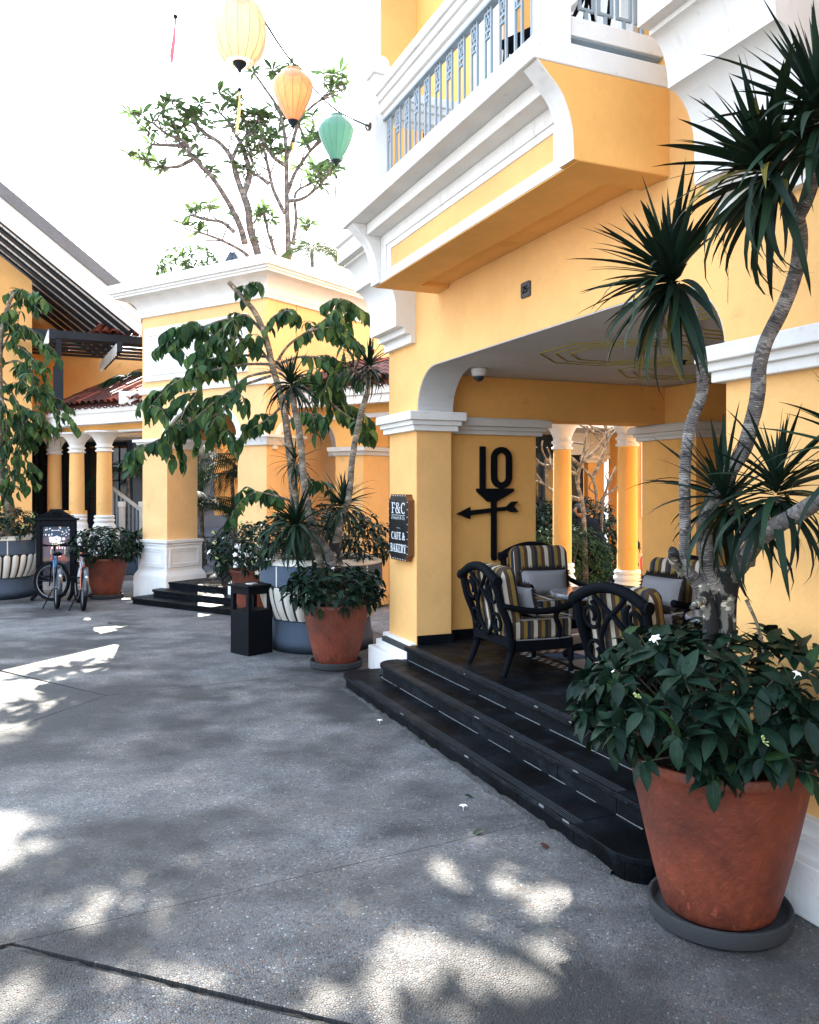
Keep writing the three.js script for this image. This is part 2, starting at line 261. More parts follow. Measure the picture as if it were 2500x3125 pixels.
// ---------------------------------------------------------------- pavement: pebble concrete slabs with open joints on one bed
{
  const bed = new THREE.PlaneGeometry(240, 240); bed.rotateX(-Math.PI / 2); bed.translate(0, -0.035, -40);
  const ground = new THREE.Group(); ground.name = 'pavement'; ground.userData.kind = 'structure'; scene.add(ground);
  part('bed', wuv(bed), M.groundFar, ground);
  const slab = (poly, gap, cell, wearSheen = 1) => {
    let cx = 0, cz = 0; poly.forEach(p => { cx += p[0] / poly.length; cz += p[1] / poly.length; });
    const H = poly.map((p, i) => { const q = poly[(i + 1) % poly.length]; let nx = -(q[1] - p[1]), nz = q[0] - p[0]; const l = Math.hypot(nx, nz); nx /= l; nz /= l; if ((cx - p[0]) * nx + (cz - p[1]) * nz < 0) { nx = -nx; nz = -nz; } const g = Array.isArray(gap) ? gap[i] : gap; return [nx, nz, nx * p[0] + nz * p[1] + g]; });
    const x0 = Math.min(...poly.map(p => p[0])), x1 = Math.max(...poly.map(p => p[0])), z0 = Math.min(...poly.map(p => p[1])), z1 = Math.max(...poly.map(p => p[1]));
    const pos = [], uv = [], col = [], nor = [];
    const clip = pg => { for (const [nx, nz, d] of H) { const o = []; for (let i = 0; i < pg.length; i++) { const a = pg[i], b = pg[(i + 1) % pg.length], da = nx * a[0] + nz * a[1] - d, db = nx * b[0] + nz * b[1] - d; if (da >= 0) o.push(a); if ((da >= 0) !== (db >= 0)) { const t = da / (da - db); o.push([a[0] + (b[0] - a[0]) * t, a[1] + (b[1] - a[1]) * t]); } } pg = o; if (pg.length < 3) return pg; } return pg; };
    const dirt = (x, z) => { // stains: patches of worn paste and dirt, each with its own grain; far slabs paled for sky sheen too
      const a = fbm(x * 0.55 + 3, z * 0.55 + 40, 0, 5), b = fbm(x * 2.3 + 11, z * 2.3 + 5, 0, 4), c = fbm(x * 7 + 1, z * 7, 0, 3);
      const e = fbm(x * 0.9 + 70 + z * 0.5, z * 2.6 - x * 0.8, 0, 5); let k = 0.56 + (a - 0.5) * 1.7 + (b - 0.5) * 0.9 + (c - 0.5) * 0.6 + (e - 0.5) * 0.9; k -= 0.30 * sstep(0.52, 0.64, fbm(x * 1.1 + 50, z * 1.1 + 9, 0, 5)); k += 0.22 * sstep(0.55, 0.7, fbm(x * 1.7 + 90, z * 1.7 + 30, 0, 5));
      k = clamp(k * wearSheen, 0.2, 1); const w = (b - 0.5) * 0.14; return [k * (1 + w), k, k * (1.0 - w)];
    };
    const addv = (x, y, z, n) => { pos.push(x, y, z); uv.push(x, z); const c = dirt(x, z); col.push(...c); nor.push(...n); };
    for (let x = x0; x < x1; x += cell) for (let z = z0; z < z1; z += cell) {
      const pg = clip([[x, z], [x, z + cell], [x + cell, z + cell], [x + cell, z]]); if (pg.length < 3) continue;
      for (let i = 1; i < pg.length - 1; i++) { addv(pg[0][0], 0, pg[0][1], [0, 1, 0]); addv(pg[i][0], 0, pg[i][1], [0, 1, 0]); addv(pg[i + 1][0], 0, pg[i + 1][1], [0, 1, 0]); }
    }
    const rim = clip(poly); for (let i = 0; i < rim.length; i++) { const a = rim[i], b = rim[(i + 1) % rim.length]; const nx = -(b[1] - a[1]), nz = b[0] - a[0], l = Math.hypot(nx, nz) || 1, n = [nx / l, 0, nz / l]; addv(a[0], 0, a[1], n); addv(a[0], -0.034, a[1], n); addv(b[0], 0, b[1], n); addv(b[0], 0, b[1], n); addv(a[0], -0.034, a[1], n); addv(b[0], -0.034, b[1], n); }
    const g = new THREE.BufferGeometry(); g.setAttribute('position', new THREE.Float32BufferAttribute(pos, 3)); g.setAttribute('normal', new THREE.Float32BufferAttribute(nor, 3)); g.setAttribute('uv', new THREE.Float32BufferAttribute(uv, 2)); g.setAttribute('color', new THREE.Float32BufferAttribute(col, 3));
    part('slab', g, M.ground, ground);
  };
  const P0 = [0.43, -8.16];
  slab([P0, [3.9, -8.42], [3.9, -4.26], [-0.19, -3.88], [-3.6, -3.75]], [.004, .004, .002, .004, .004], 0.06);
  slab([P0, [-3.6, -3.75], [-7, -3.65], [-7, -14.3], [-3.48, -14.3]], 0.004, 0.12, 1.35);  // last factor pales the far slabs: sky sheen at a low angle, and wear
  slab([P0, [3.9, -8.42], [3.9, -13.0], [-0.55, -9.76]], 0.004, 0.09, 1.2);
  slab([[-0.55, -9.76], [3.9, -13.0], [3.9, -17], [-5, -17], [-3.48, -14.3]], 0.004, 0.14, 1.6);
  slab([[3.9, -4.26], [-0.19, -3.88], [3.6, -0.37], [3.9, -0.37]], [.002, .02, .004, .004], 0.05);
  { // the wide joint is packed with rough, sunken mortar
    setSeed(45); const a = V(-0.19, 0, -3.88), d = V(3.6 + 0.19, 0, -0.37 + 3.88), L = d.length(); d.normalize(); const nx = -d.z, nz = d.x, pos = [], idx = []; const n = Math.floor(L / 0.02); for (let i = 0; i <= n; i++) for (let j = 0; j <= 4; j++) { const u = (j / 4 - 0.5) * 0.05, t = i * 0.02; pos.push(a.x + d.x * t + nx * u, -0.012 + (vnoise(t * 22, j * 1.3) - 0.5) * 0.018 - (Math.abs(j - 2) === 2 ? 0.012 : 0), a.z + d.z * t + nz * u); } for (let i = 0; i < n; i++) for (let j = 0; j < 4; j++) { const q = i * 5 + j; idx.push(q, q + 1, q + 5, q + 5, q + 1, q + 6); }
    const g = new THREE.BufferGeometry(); g.setAttribute('position', new THREE.Float32BufferAttribute(pos, 3)); g.setIndex(idx); const q = wuv(g); q.computeVertexNormals(); part('joint_mortar', q, paint(0.30, 0.29, 0.27, { map: M.pebbleT, size: 0.7, bump: 0.012, bsize: 0.15 }), ground); }
  slab([[-0.19, -3.88], [3.6, -0.37], [3.6, 3], [-7, 3], [-7, -3.65], [-3.6, -3.75]], [.02, .004, .004, .004, .004, .004], 0.09);
}

// ---------------------------------------------------------------- cafe steps: dark granite treads and risers in 1.12 m pieces
const planPoly = (pts, y0, y1) => { const s = shapeOf(pts.map(p => [p[0], -p[1]])); const g = new THREE.ExtrudeGeometry(s, { depth: y1 - y0 - 0.008, bevelEnabled: true, bevelThickness: 0.004, bevelSize: 0.004, bevelOffset: -0.004, bevelSegments: 2 }); g.rotateX(-Math.PI / 2); g.translate(0, y0 + 0.004, 0); return wuv(g); };
function arcPts(cx, cz, r, a0, a1, n = 7) { const o = []; for (let i = 0; i <= n; i++) { const a = a0 + (a1 - a0) * i / n; o.push([cx + r * Math.cos(a), cz + r * Math.sin(a)]); } return o; }
{
  const st = thing('cafe_steps', 'dark granite steps with rounded corners leading up to the cafe terrace', 'steps');
  const js = [-7.17, -6.05, -4.93, -3.77];
  const levels = [{ x: 2.50, nx: 2.81, y: 0.13, end: [-7.72, -3.22], xe: 3.03 }, { x: 2.775, nx: 3.09, y: 0.26, end: [-7.47, -3.40], xe: 3.03 }];
  const r = 0.2, PI = Math.PI;
  for (const L of levels) {
    const y0 = L.y - 0.03, b = 0.0025;
    for (let i = 0; i < 3; i++) part('tread', planPoly([[L.x, js[i] + b], [L.x, js[i + 1] - b], [L.nx, js[i + 1] - b], [L.nx, js[i] + b]], y0, L.y), M.granite, st);
    part('tread', planPoly([[L.x, js[0] - b], [L.nx, js[0] - b], [L.nx, -7.44], [L.xe, -7.44], [L.xe, L.end[0]], ...arcPts(L.x + r, L.end[0] + r, r, -PI / 2, -PI)], y0, L.y), M.granite, st);
    part('tread', planPoly([[L.x, js[3] + b], ...arcPts(L.x + r, L.end[1] - r, r, PI, PI / 2), [3.188, L.end[1]], [3.188, -3.375], [L.nx, -3.375], [L.nx, js[3] + b]], y0, L.y), M.granite, st);
    const ri = L.x + 0.025, yb = L.y - 0.13;
    for (const [a, c] of [[js[0], js[1]], [js[1], js[2]], [js[2], js[3]]]) for (const [p, q] of [[a, (a + c) / 2], [(a + c) / 2, c]]) part('riser', bx(ri, ri + 0.03, yb - 0.03, y0, p + b, q - b, 0.002), M.granite, st);
    // rounded riser ends in short pieces
    const endR = (zc, sgn, z0, xe) => { const q = r - 0.025, cx = L.x + r, n = 4; part('riser', bx(ri, ri + 0.03, yb - 0.03, y0, z0, zc, 0.002), M.granite, st);
      for (let i = 0; i < n; i++) { const a0 = PI + sgn * PI / 2 * i / n, a1 = PI + sgn * PI / 2 * (i + 0.97) / n; part('riser', planPoly([...arcPts(cx, zc, q, a0, a1, 3), ...arcPts(cx, zc, q - 0.03, a1, a0, 3)], yb - 0.03, y0), M.granite, st); }
      const ze = zc + (sgn > 0 ? -q : q); part('riser', bx(cx, xe, yb - 0.03, y0, ze, ze + (sgn > 0 ? 0.03 : -0.03), 0.002), M.granite, st); };
    endR(L.end[0] + r, 1, js[0] - b, L.xe); endR(L.end[1] - r, -1, js[3] + b, 3.188);
    for (let k = 0; k < 4; k++) part('groove', bx(L.x + 0.022 + k * 0.017, L.x + 0.0255 + k * 0.017, L.y - 0.002, L.y + 0.0012, -7.3, -3.75, 0), M.groutWorn, st);
    part('worn_nose', bx(L.x - 0.0012, L.x + 0.004, y0 + 0.003, L.y - 0.003, -7.3, -3.6, 0.001), M.graniteWorn, st);
    { const xr = L.y < 0.2 ? 2.80 : 3.085; setSeed(L.y * 100); let z = -7.35; while (z < -3.6) { const l = rr(0.05, 0.5), w = rr(0.0015, 0.0045); part('grout', bx(xr - w, xr + 0.01, L.y - 0.01, L.y + 0.004, z, Math.min(z + l, -3.55), 0.001), M.grout, st); z += l + (rnd() < 0.3 ? rr(0.02, 0.2) : 0.001); } }
  }
  { setSeed(46); for (let i = 0; i < 14; i++) { const k = Math.floor(rnd() * 3), x = [2.5, 2.775, 3.06][k], y = [0.13, 0.26, 0.39][k], z = rr(-7.0, -3.8), l = rr(0.015, 0.09); part('chip', bx(x - 0.0016, x + 0.003, y - rr(0.006, 0.016), y + 0.0006, z, z + l, 0.0008), M.grout, st); } }
  { // crumbling mortar lip where the paving meets the first riser
    setSeed(44); const pos = [], idx = []; let n = 0; for (let z = -7.55; z < -3.4; z += 0.025, n++) { const w = 0.012 + 0.06 * vnoise(z * 9, 1) * vnoise(z * 3, 7) * 1.6, h = 0.008 + 0.024 * vnoise(z * 14, 3); pos.push(2.535, h, z, 2.525 - w * 0.4, h * (0.6 + 0.5 * vnoise(z * 30, 9)), z, 2.525 - w, -0.003, z); } for (let i = 0; i < n - 1; i++) for (let q = 0; q < 2; q++) { const a = i * 3 + q; idx.push(a, a + 1, a + 3, a + 3, a + 1, a + 4); }
    const g = new THREE.BufferGeometry(); g.setAttribute('position', new THREE.Float32BufferAttribute(pos, 3)); g.setIndex(idx); const q = wuv(g); q.computeVertexNormals(); part('mortar_lip', q, paint(0.30, 0.30, 0.30, { bump: 0.01, bsize: 0.2, map: M.pebbleT, size: 0.8 }), st); }
  part('core', bx(2.56, 3.1, -0.03, 0.09, -7.5, -3.42, 0), M.groutDark, st); part('core', bx(2.84, 3.1, 0.09, 0.22, -7.42, -3.42, 0), M.groutDark, st);
}

// ---------------------------------------------------------------- the cafe building
const cafe = thing('cafe_building', 'yellow and white cafe building with arched terrace and balcony, right half of the photo', 'building');
const FX = 3.19;
{
  // terrace floor
  const fl = new THREE.Group(); fl.name = 'terrace_floor'; cafe.add(fl);
  part('floor_bed', bx(3.1, 9, 0.2, 0.372, -8.1, -3.38, 0), M.groutDark, fl);
  for (let i = 0; i < 4; i++) { const zz = [-7.405, -7.17, -6.05, -4.93, -3.77][i], z2 = [-7.17, -6.05, -4.93, -3.77][i]; const a = -7.405 + 0; part('nosing', planPoly([[3.06, zz + 0.002], [3.06, z2 - 0.002], [3.54, z2 - 0.002], [3.54, zz + 0.002]], 0.355, 0.39), M.granite, fl); }
  part('nosing', planPoly([[3.06, -3.768], [3.06, -3.39], [3.54, -3.39], [3.54, -3.768]], 0.355, 0.39), M.granite, fl);
  for (let k = 0; k < 4; k++) part('groove', bx(3.082 + k * 0.017, 3.0855 + k * 0.017, 0.388, 0.3912, -7.3, -3.75, 0), M.groutWorn, fl);
  part('worn_nose', bx(3.0588, 3.063, 0.358, 0.387, -7.35, -3.5, 0.001), M.graniteWorn, fl);
  for (let i = 0; i < 7; i++) part('riser', bx(3.085, 3.11, 0.24, 0.355, -7.4 + i * 0.573 + 0.002, -7.4 + (i + 1) * 0.573 - 0.002, 0.002), M.granite, fl);
  const tile = M.granite, TG = bx(0, 1, 0, 1, 0, 1, 0);
  for (let i = 0; i < 10; i++) for (let j = 0; j < 8; j++) { const x0 = 3.543 + i * 0.42, z0 = -7.59 + j * 0.56; const x1 = x0 + 0.416, z1 = Math.min(z0 + 0.556, -3.385); if (x1 > 3.86 && x0 < 6.1 && z1 > -6.75 && z0 < -3.9) { if (x0 > 3.86 && x1 < 6.1 && z0 > -6.75 && z1 < -3.9) continue; } part('floor_tile', bx(x0, x1, 0.375, 0.39, z0, z1, 0.001), tile, fl); }
  // inlaid rug of small tiles: checkered border, paler field
  const lt = paint(0.30, 0.29, 0.28, { rough: 0.35, bump: 0.001 }), dk = M.granite;
  const checks = [], field = []; 
  for (let i = 0; i < 40; i++) for (let j = 0; j < 2; j++) { const z = -6.7 + i * 0.05; if ((i + j) % 2) checks.push(bx(3.885 + j * 0.05, 3.93 + j * 0.05, 0.376, 0.391, z, z + 0.046, 0)); }
  for (let i = 0; i < 38; i++) for (let j = 0; j < 2; j++) { const x = 3.98 + i * 0.05; if ((i + j) % 2) checks.push(bx(x, x + 0.046, 0.376, 0.391, -6.7 + j * 0.05, -6.655 + j * 0.05, 0)); }
  const bd = part('checker_border', checks, lt, fl); bd.userData.kind = 'stuff';
  for (let i = 0; i < 6; i++) for (let j = 0; j < 8; j++) part('floor_tile', bx(4.06 + i * 0.32, 4.376 + i * 0.32, 0.376, 0.3905, -6.56 + j * 0.32, -6.244 + j * 0.32, 0.001), (i + j) % 2 ? lt : M.slate, fl);
  part('rug_base', bx(3.87, 6.08, 0.373, 0.3885, -6.74, -3.92, 0), M.granite, fl);
  // pillar, left of the terrace
  const pl = part('pillar', bx(FX, 3.57, 0.0, 2.62, -8.13, -7.42, 0.012), M.yellow, cafe);
  part('capital', [bx(3.14, 3.62, 2.44, 2.50, -8.18, -7.37, 0.008), bx(3.115, 3.645, 2.495, 2.545, -8.205, -7.345, 0.008), bx(3.08, 3.68, 2.54, 2.625, -8.24, -7.31, 0.01)], M.white, pl);
  part('plinth', [bx(3.03, 3.3, 0, 0.25, -8.33, -7.43, 0.012), bx(3.09, 3.3, 0.245, 0.325, -8.26, -7.43, 0.01), bx(3.14, 3.3, 0.32, 0.40, -8.19, -7.43, 0.01)], M.white, pl);
  part('skirting', bx(3.2, 3.585, 0.388, 0.475, -7.43, -7.405, 0.003), M.granite, pl);
  // facade wall with the wide round-cornered arch
  const arch = []; const NA = 12; for (let i = 0; i <= NA; i++) { const a = Math.PI - Math.PI / 2 * i / NA; arch.push([-6.98 + 0.42 * Math.cos(a), 2.62 + 0.405 * Math.sin(a)]); } for (let i = 0; i <= NA; i++) { const a = Math.PI / 2 - Math.PI / 2 * i / NA; arch.push([-3.80 + 0.42 * Math.cos(a), 2.62 + 0.405 * Math.sin(a)]); }
    const wall = part('facade_wall', ext([[-8.13, 2.62], ...arch, [-2.68, 2.62], [-2.68, 4.2], [-8.13, 4.2]], FX, 3.57, 'x'), M.yellow, cafe);
  part('crack', [limb([[FX, 3.301, -3.502], [FX, 3.237, -3.447], [FX, 3.16, -3.398], [FX, 3.081, -3.365], [FX, 2.971, -3.36], [FX, 2.846, -3.362]], 0.0016, 40, 5, true, 0.5), limb([[FX, 3.16, -3.398], [FX, 3.13, -3.42], [FX, 3.09, -3.43]], 0.001, 10, 4)], M.tileOld, wall);
  const inn = arch.map(([z, y]) => { const cz = clamp(z, -6.98, -3.80), dz = z - cz, dy = y - 2.62, l = Math.hypot(dz, dy) || 1; return [z - dz / l * 0.008, y - dy / l * 0.008]; });
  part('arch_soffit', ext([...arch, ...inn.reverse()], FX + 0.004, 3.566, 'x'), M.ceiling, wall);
  // upper facade behind the balcony, with the glazed door
  const up = part('upper_wall', ext([[-8.13, 4.203], [-8.13, 7.6], [-2.68, 7.6], [-2.68, 4.203]], FX, 3.5, 'x', [[[-5.50, 4.28], [-4.2, 4.28], [-4.2, 6.6], [-5.50, 6.6]]]), M.yellowDeep, cafe);
  const bdr = new THREE.Group(); bdr.name = 'balcony_door'; cafe.add(bdr);
  part('door_casing', [bx(3.15, 3.19, 4.27, 6.7, -5.62, -5.50), bx(3.15, 3.19, 4.27, 6.7, -4.2, -4.08), bx(3.15, 3.19, 6.6, 6.72, -5.5, -4.2), bx(3.16, 3.188, 4.27, 6.9, -6.2, -5.7)], M.white, bdr);
  part('door_frame', [bx(3.36, 3.42, 4.28, 6.6, -5.5, -5.42), bx(3.36, 3.42, 4.28, 6.6, -4.89, -4.81), bx(3.36, 3.42, 4.28, 6.6, -4.28, -4.2), bx(3.36, 3.42, 4.28, 4.40, -5.42, -4.28), bx(3.36, 3.42, 5.3, 5.35, -5.42, -4.28)], M.white, bdr);
  part('glass', [bx(3.385, 3.39, 4.4, 6.6, -5.42, -4.89, 0), bx(3.385, 3.39, 4.4, 6.6, -4.81, -4.28, 0)], new THREE.MeshPhysicalMaterial({ roughness: 0.04, transmission: 1, thickness: 0, ior: 1.5 }), bdr);
  { const cu = []; for (let i = 0; i < 26; i++) { const z = -5.4 + i * 0.043; cu.push(bx(3.46, 3.47 + (i % 2) * 0.02, 4.3, 6.6, z, z + 0.03, 0.004)); } part('curtain', cu, M.curtain, bdr); }
  // mass of the building above and behind (out of the frame), which shades the court
  part('upper_storey', bx(2.75, 9.2, 7.6, 10.6, -8.3, -2.2, 0.02), M.yellow, cafe);
  part('roof_cornice', bx(2.5, 9.5, 10.6, 11.0, -8.55, -1.9, 0.02), M.white, cafe);
  part('side_wall', bx(3.57, 9, 3.5, 7.6, -8.13, -7.75, 0), M.yellow, cafe);
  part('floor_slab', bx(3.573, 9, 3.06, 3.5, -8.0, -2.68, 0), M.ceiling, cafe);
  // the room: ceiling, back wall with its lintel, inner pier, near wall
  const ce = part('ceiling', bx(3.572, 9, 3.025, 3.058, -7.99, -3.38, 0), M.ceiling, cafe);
  const oct = (cx, cz, h, f) => { const k = h - f; return [[cx - f, cz - h], [cx + f, cz - h], [cx + h, cz - f], [cx + h, cz + f], [cx + f, cz + h], [cx - f, cz + h], [cx - h, cz + f], [cx - h, cz - f]]; };
  for (const [cx, cz] of [[4.40, -5.83], [4.40, -4.30], [5.62, -6.40], [5.62, -4.9]]) for (const s of [0.66, 0.54, 0.42]) { const P = oct(cx, cz, s, s * 0.38), gs = []; for (let i = 0; i < 8; i++) { const a = P[i], b = P[(i + 1) % 8]; gs.push(bar([a[0], 3.022, a[1]], [b[0], 3.022, b[1]], 0.010, 0.012)); } part('ceiling_moulding', gs, s > 0.5 && s < 0.6 ? M.olive : M.olive, ce); }
  part('air_vent', [bx(5.0, 5.3, 3.012, 3.024, -6.62, -6.5, 0.002)], M.curtain, ce);
  const bw = part('back_wall', bx(3.57, 4.63, 0.35, 2.60, -8.0, -7.60, 0.008), M.yellowDeep, cafe);
  part('back_wall_capital', [bx(3.57, 4.68, 2.43, 2.475, -8.05, -7.55, 0.006), bx(3.57, 4.705, 2.472, 2.515, -8.07, -7.525, 0.006), bx(3.57, 4.75, 2.512, 2.585, -8.11, -7.48, 0.008), bx(3.57, 4.72, 2.582, 2.60, -8.08, -7.52, 0.004)], M.offwhite, bw);
  part('skirting', bx(3.59, 4.63, 0.388, 0.475, -7.602, -7.58, 0.003), M.granite, bw);
  part('lintel', bx(3.572, 6.3, 2.603, 3.024, -7.995, -7.60, 0.006), M.yellowDeep, cafe);
  const pr = part('inner_pier', bx(6.3, 9, 0.35, 3.02, -8.0, -7.1, 0.008), M.yellowDeep, cafe);
  part('pier_capital', [bx(6.25, 9, 2.43, 2.475, -8.05, -7.05, 0.006), bx(6.225, 9, 2.472, 2.515, -8.075, -7.025, 0.006), bx(6.18, 9, 2.512, 2.585, -8.12, -6.98, 0.008), bx(6.2, 9, 2.583, 2.60, -8.1, -7.0, 0.004)], M.offwhite, pr);
  part('end_wall', bx(8.8, 9, 0.35, 3.03, -7.1, -3.38, 0), M.yellowDeep, cafe);
  // right pillar and its wall
  const rp = part('pillar', bx(FX, 9, 0.0, 2.62, -3.38, -2.68, 0.012), M.yellow, cafe);
  part('capital', [bx(3.14, 3.62, 2.44, 2.50, -3.43, -2.63, 0.008), bx(3.115, 3.645, 2.495, 2.545, -3.455, -2.605, 0.008), bx(3.08, 3.68, 2.54, 2.625, -3.49, -2.57, 0.01)], M.white, rp);
  part('plinth', [bx(3.03, 3.3, 0, 0.25, -3.21, -2.48, 0.012), bx(3.09, 3.3, 0.245, 0.325, -3.20, -2.55, 0.01), bx(3.14, 3.3, 0.32, 0.40, -3.19, -2.6, 0.01)], M.white, rp);
  part('wall_return', bx(3.57, 9, 2.62, 7.6, -3.38, -2.68, 0), M.yellow, cafe);
  // the building goes on towards the street behind the camera, with the same jettied upper floor
  part('near_wing', [bx(FX, 9, 0, 4.2, -2.0, 9, 0), bx(2.6, 9, 4.2, 10.6, -1.9, 9, 0)], M.yellow, cafe);
  // scroll brackets over both pillars, with stepped feet, and the piers that stand on them
  const up1 = []; for (let i = 0; i <= 8; i++) { const a = i / 8 * Math.PI / 2; up1.push([2.70 + 0.115 * Math.sin(a), 4.125 - 0.235 * (1 - Math.cos(a))]); }
  const lo = []; for (let i = 0; i <= 10; i++) { const a = i / 10 * Math.PI / 2; lo.push([2.812 + 0.17 * Math.sin(a), 3.60 + 0.285 * Math.cos(a)]); }
  const prof = [[FX, 3.285], [3.135, 3.285], [3.135, 3.37], [3.07, 3.37], [3.07, 3.43], [2.982, 3.43], ...lo.reverse(), ...up1.reverse(), [2.70, 4.15], [2.63, 4.15], [2.63, 4.30], [2.60, 4.31], [2.60, 4.44], [FX, 4.44]];
  for (const [a, b] of [[-8.13, -7.424], [-3.372, -2.69]]) {
    const br = part('bracket', cr(ext(prof, a, b), 0.5), M.white, cafe);
    part('pier_shaft', bx(2.80, FX, 4.44, 7.6, a, b, 0.01), M.white, br);  // white paint takes in the glare that bleaches the front face
    part('pier_side', bx(2.83, FX - 0.002, 4.44, 7.6, b, b + 0.006, 0), M.yellow, br);
  }
}
// ---------------------------------------------------------------- the balcony
{
  const bl = new THREE.Group(); bl.name = 'balcony'; cafe.add(bl);
  part('slab', bx(2.30, FX - 0.002, 4.145, 4.27, -6.99, -3.806, 0.01), M.white, bl);
  const cv = [[2.33, 4.143], [2.402, 4.071], [2.471, 4.002], [2.517, 3.91], [2.541, 3.823], [2.55, 3.733], [2.552, 3.652]];
  const smooth = curve(cv.map(p => [p[0], p[1], 0])).getSpacedPoints(16).map(p => [p.x, p.y]);
  const end = [...smooth, [FX - 0.002, 3.652], [FX - 0.002, 4.143]];
  part('end_panel', ext(end.map(([x, y]) => [Math.min(x + 0.004, FX - 0.002), y]), -3.95, -3.809), M.yellowDeep, bl);
  for (const [a, b] of [[-3.948, -3.807], [-6.93, -6.77]]) part('rib', cr(ext([...smooth.map(([x, y]) => [x - 0.004, y]), ...smooth.slice().reverse().map(([x, y]) => [x + (a < -5 ? 0.34 : 0.003), y])], a, b), 0.4), M.white, bl);
  part('end_panel', ext(end.map(([x, y]) => [Math.min(x + 0.3, FX - 0.002), y]), -6.92, -6.78), M.yellowDeep, bl);
  part('cove_beam', bx(2.45, 2.7, 4.05, 4.143, -6.768, -3.95, 0.006), M.white, bl);
  const z0 = -6.768, z1 = -3.95;
  part('fascia', [bx(2.578, 2.66, 3.948, 4.05, z0, z1), bx(2.578, 2.66, 3.654, 3.705, z0, z1), bx(2.578, 2.66, 3.704, 3.949, z0, -6.65, 0.003), bx(2.578, 2.66, 3.704, 3.949, -4.02, z1, 0.003)], M.white, bl);
  part('fascia_step', [bx(2.590, 2.655, 3.90, 3.95, -6.65, -4.02, 0.003), bx(2.590, 2.655, 3.70, 3.74, -6.65, -4.02, 0.003), bx(2.590, 2.655, 3.74, 3.90, -6.65, -6.56, 0.003), bx(2.590, 2.655, 3.74, 3.90, -4.07, -4.02, 0.003)], M.white, bl);
  part('fascia_inset', bx(2.600, 2.65, 3.74, 3.90, -6.56, -4.07, 0), M.yellow, bl);
  part('soffit', [bx(2.585, 2.92, 3.648, 3.70, -6.93, -3.812, 0.002), bx(2.92, 3.186, 3.648, 3.70, -6.93, -6.69, 0.002), bx(2.92, 3.186, 3.648, 3.70, -4.05, -3.812, 0.002), bx(2.92, 3.187, 3.685, 3.74, -6.69, -4.05, 0)], M.yellowDeep, bl);
  // railing: two posts, moulded white top rails, grey fretwork balusters
  const post = (x0, z0, top) => { const g = [bx(x0, x0 + 0.16, 4.27, top, z0, z0 + 0.14), bx(x0 - 0.02, x0 + 0.18, top, top + 0.03, z0 - 0.02, z0 + 0.16)]; const p = part('post', g, M.white, bl); part('finial', at(new THREE.SphereGeometry(0.075, 20, 14), x0 + 0.08, top + 0.10, z0 + 0.07), M.white, p); };
  post(2.36, -6.473, 5.22); post(2.40, -3.98, 5.22);
  const rail = (a, b, ax) => { const P = [[0.03, 4.86, 4.90], [0.055, 4.90, 4.985], [0.075, 4.985, 5.04], [0.095, 5.04, 5.11]]; return P.map(([w, y0, y1]) => ax === 'z' ? bx(2.46 - w, 2.46 + w, y0, y1, a, b, 0.006) : bx(a, b, y0, y1, ax - w, ax + w, 0.006)); };
  part('top_rail', rail(-6.335, -3.98, 'z'), M.white, bl); part('top_rail', rail(2.56, FX, -3.90), M.white, bl); part('top_rail', rail(2.52, FX, -6.41), M.white, bl);
  part('under_rail', bx(2.43, 2.49, 4.845, 4.862, -6.335, -3.98, 0.002), M.graymetal, bl); part('under_rail', bx(2.56, FX, 4.845, 4.862, -3.93, -3.87, 0.002), M.graymetal, bl);
  part('bottom_rail', [bx(2.57, FX, 4.345, 4.45, -3.96, -3.86, 0.006)], M.white, bl);
  part('bottom_rail_foot', [bx(2.575, FX, 4.335, 4.348, -3.945, -3.87, 0.002)], M.graymetal, bl);
  const w = 0.016, bal = y0 => { // one unit in the (z, y) plane
    const f = (a, b, c, d) => bx(-w / 2, w / 2, c, d, a, b, 0.002), g = [];
    g.push(f(-0.046, -0.030, y0, 4.83), f(0.030, 0.046, y0, 4.845), f(-0.03, 0.03, 4.815, 4.83), f(-0.03, 0.03, 4.70, 4.715), f(-0.007, 0.007, 4.83, 4.86), f(-0.016, 0.016, 4.785, 4.795), f(-0.016, 0.016, 4.735, 4.745), f(-0.02, -0.011, 4.735, 4.795), f(0.011, 0.02, 4.735, 4.795), f(-0.03, -0.02, 4.76, 4.77), f(0.02, 0.03, 4.76, 4.77), f(-0.005, 0.005, 4.795, 4.815), f(-0.005, 0.005, 4.715, 4.735), f(-0.03, 0.03, 4.66, 4.672), f(-0.018, -0.006, 4.672, 4.70));
    return merge(g);
  };
  const bg = bal(4.272);
  for (let i = 0; i < 13; i++) { const o = part('baluster', bg, M.graymetal, bl); o.position.set(2.46, 0, -6.255 + i * 0.1845); }
  const low = merge([bx(-0.052, -0.036, 4.52, 4.845, -w / 2, w / 2, 0.002), bx(0.036, 0.052, 4.52, 4.845, -w / 2, w / 2, 0.002), bx(-0.036, 0.036, 4.52, 4.536, -w / 2, w / 2, 0.002), bx(-0.01, 0.01, 4.45, 4.52, -w / 2, w / 2, 0.002)]);
  for (let i = 0; i < 5; i++) { const o = part('baluster', low, M.graymetal, bl); o.position.set(2.70 + i * 0.125, 0, -3.905); const q = part('baluster', low, M.steel, bl); q.position.set(2.62 + i * 0.125, 0, -6.41); }  // far-end balusters take dark steel: their shade put into the colour
}
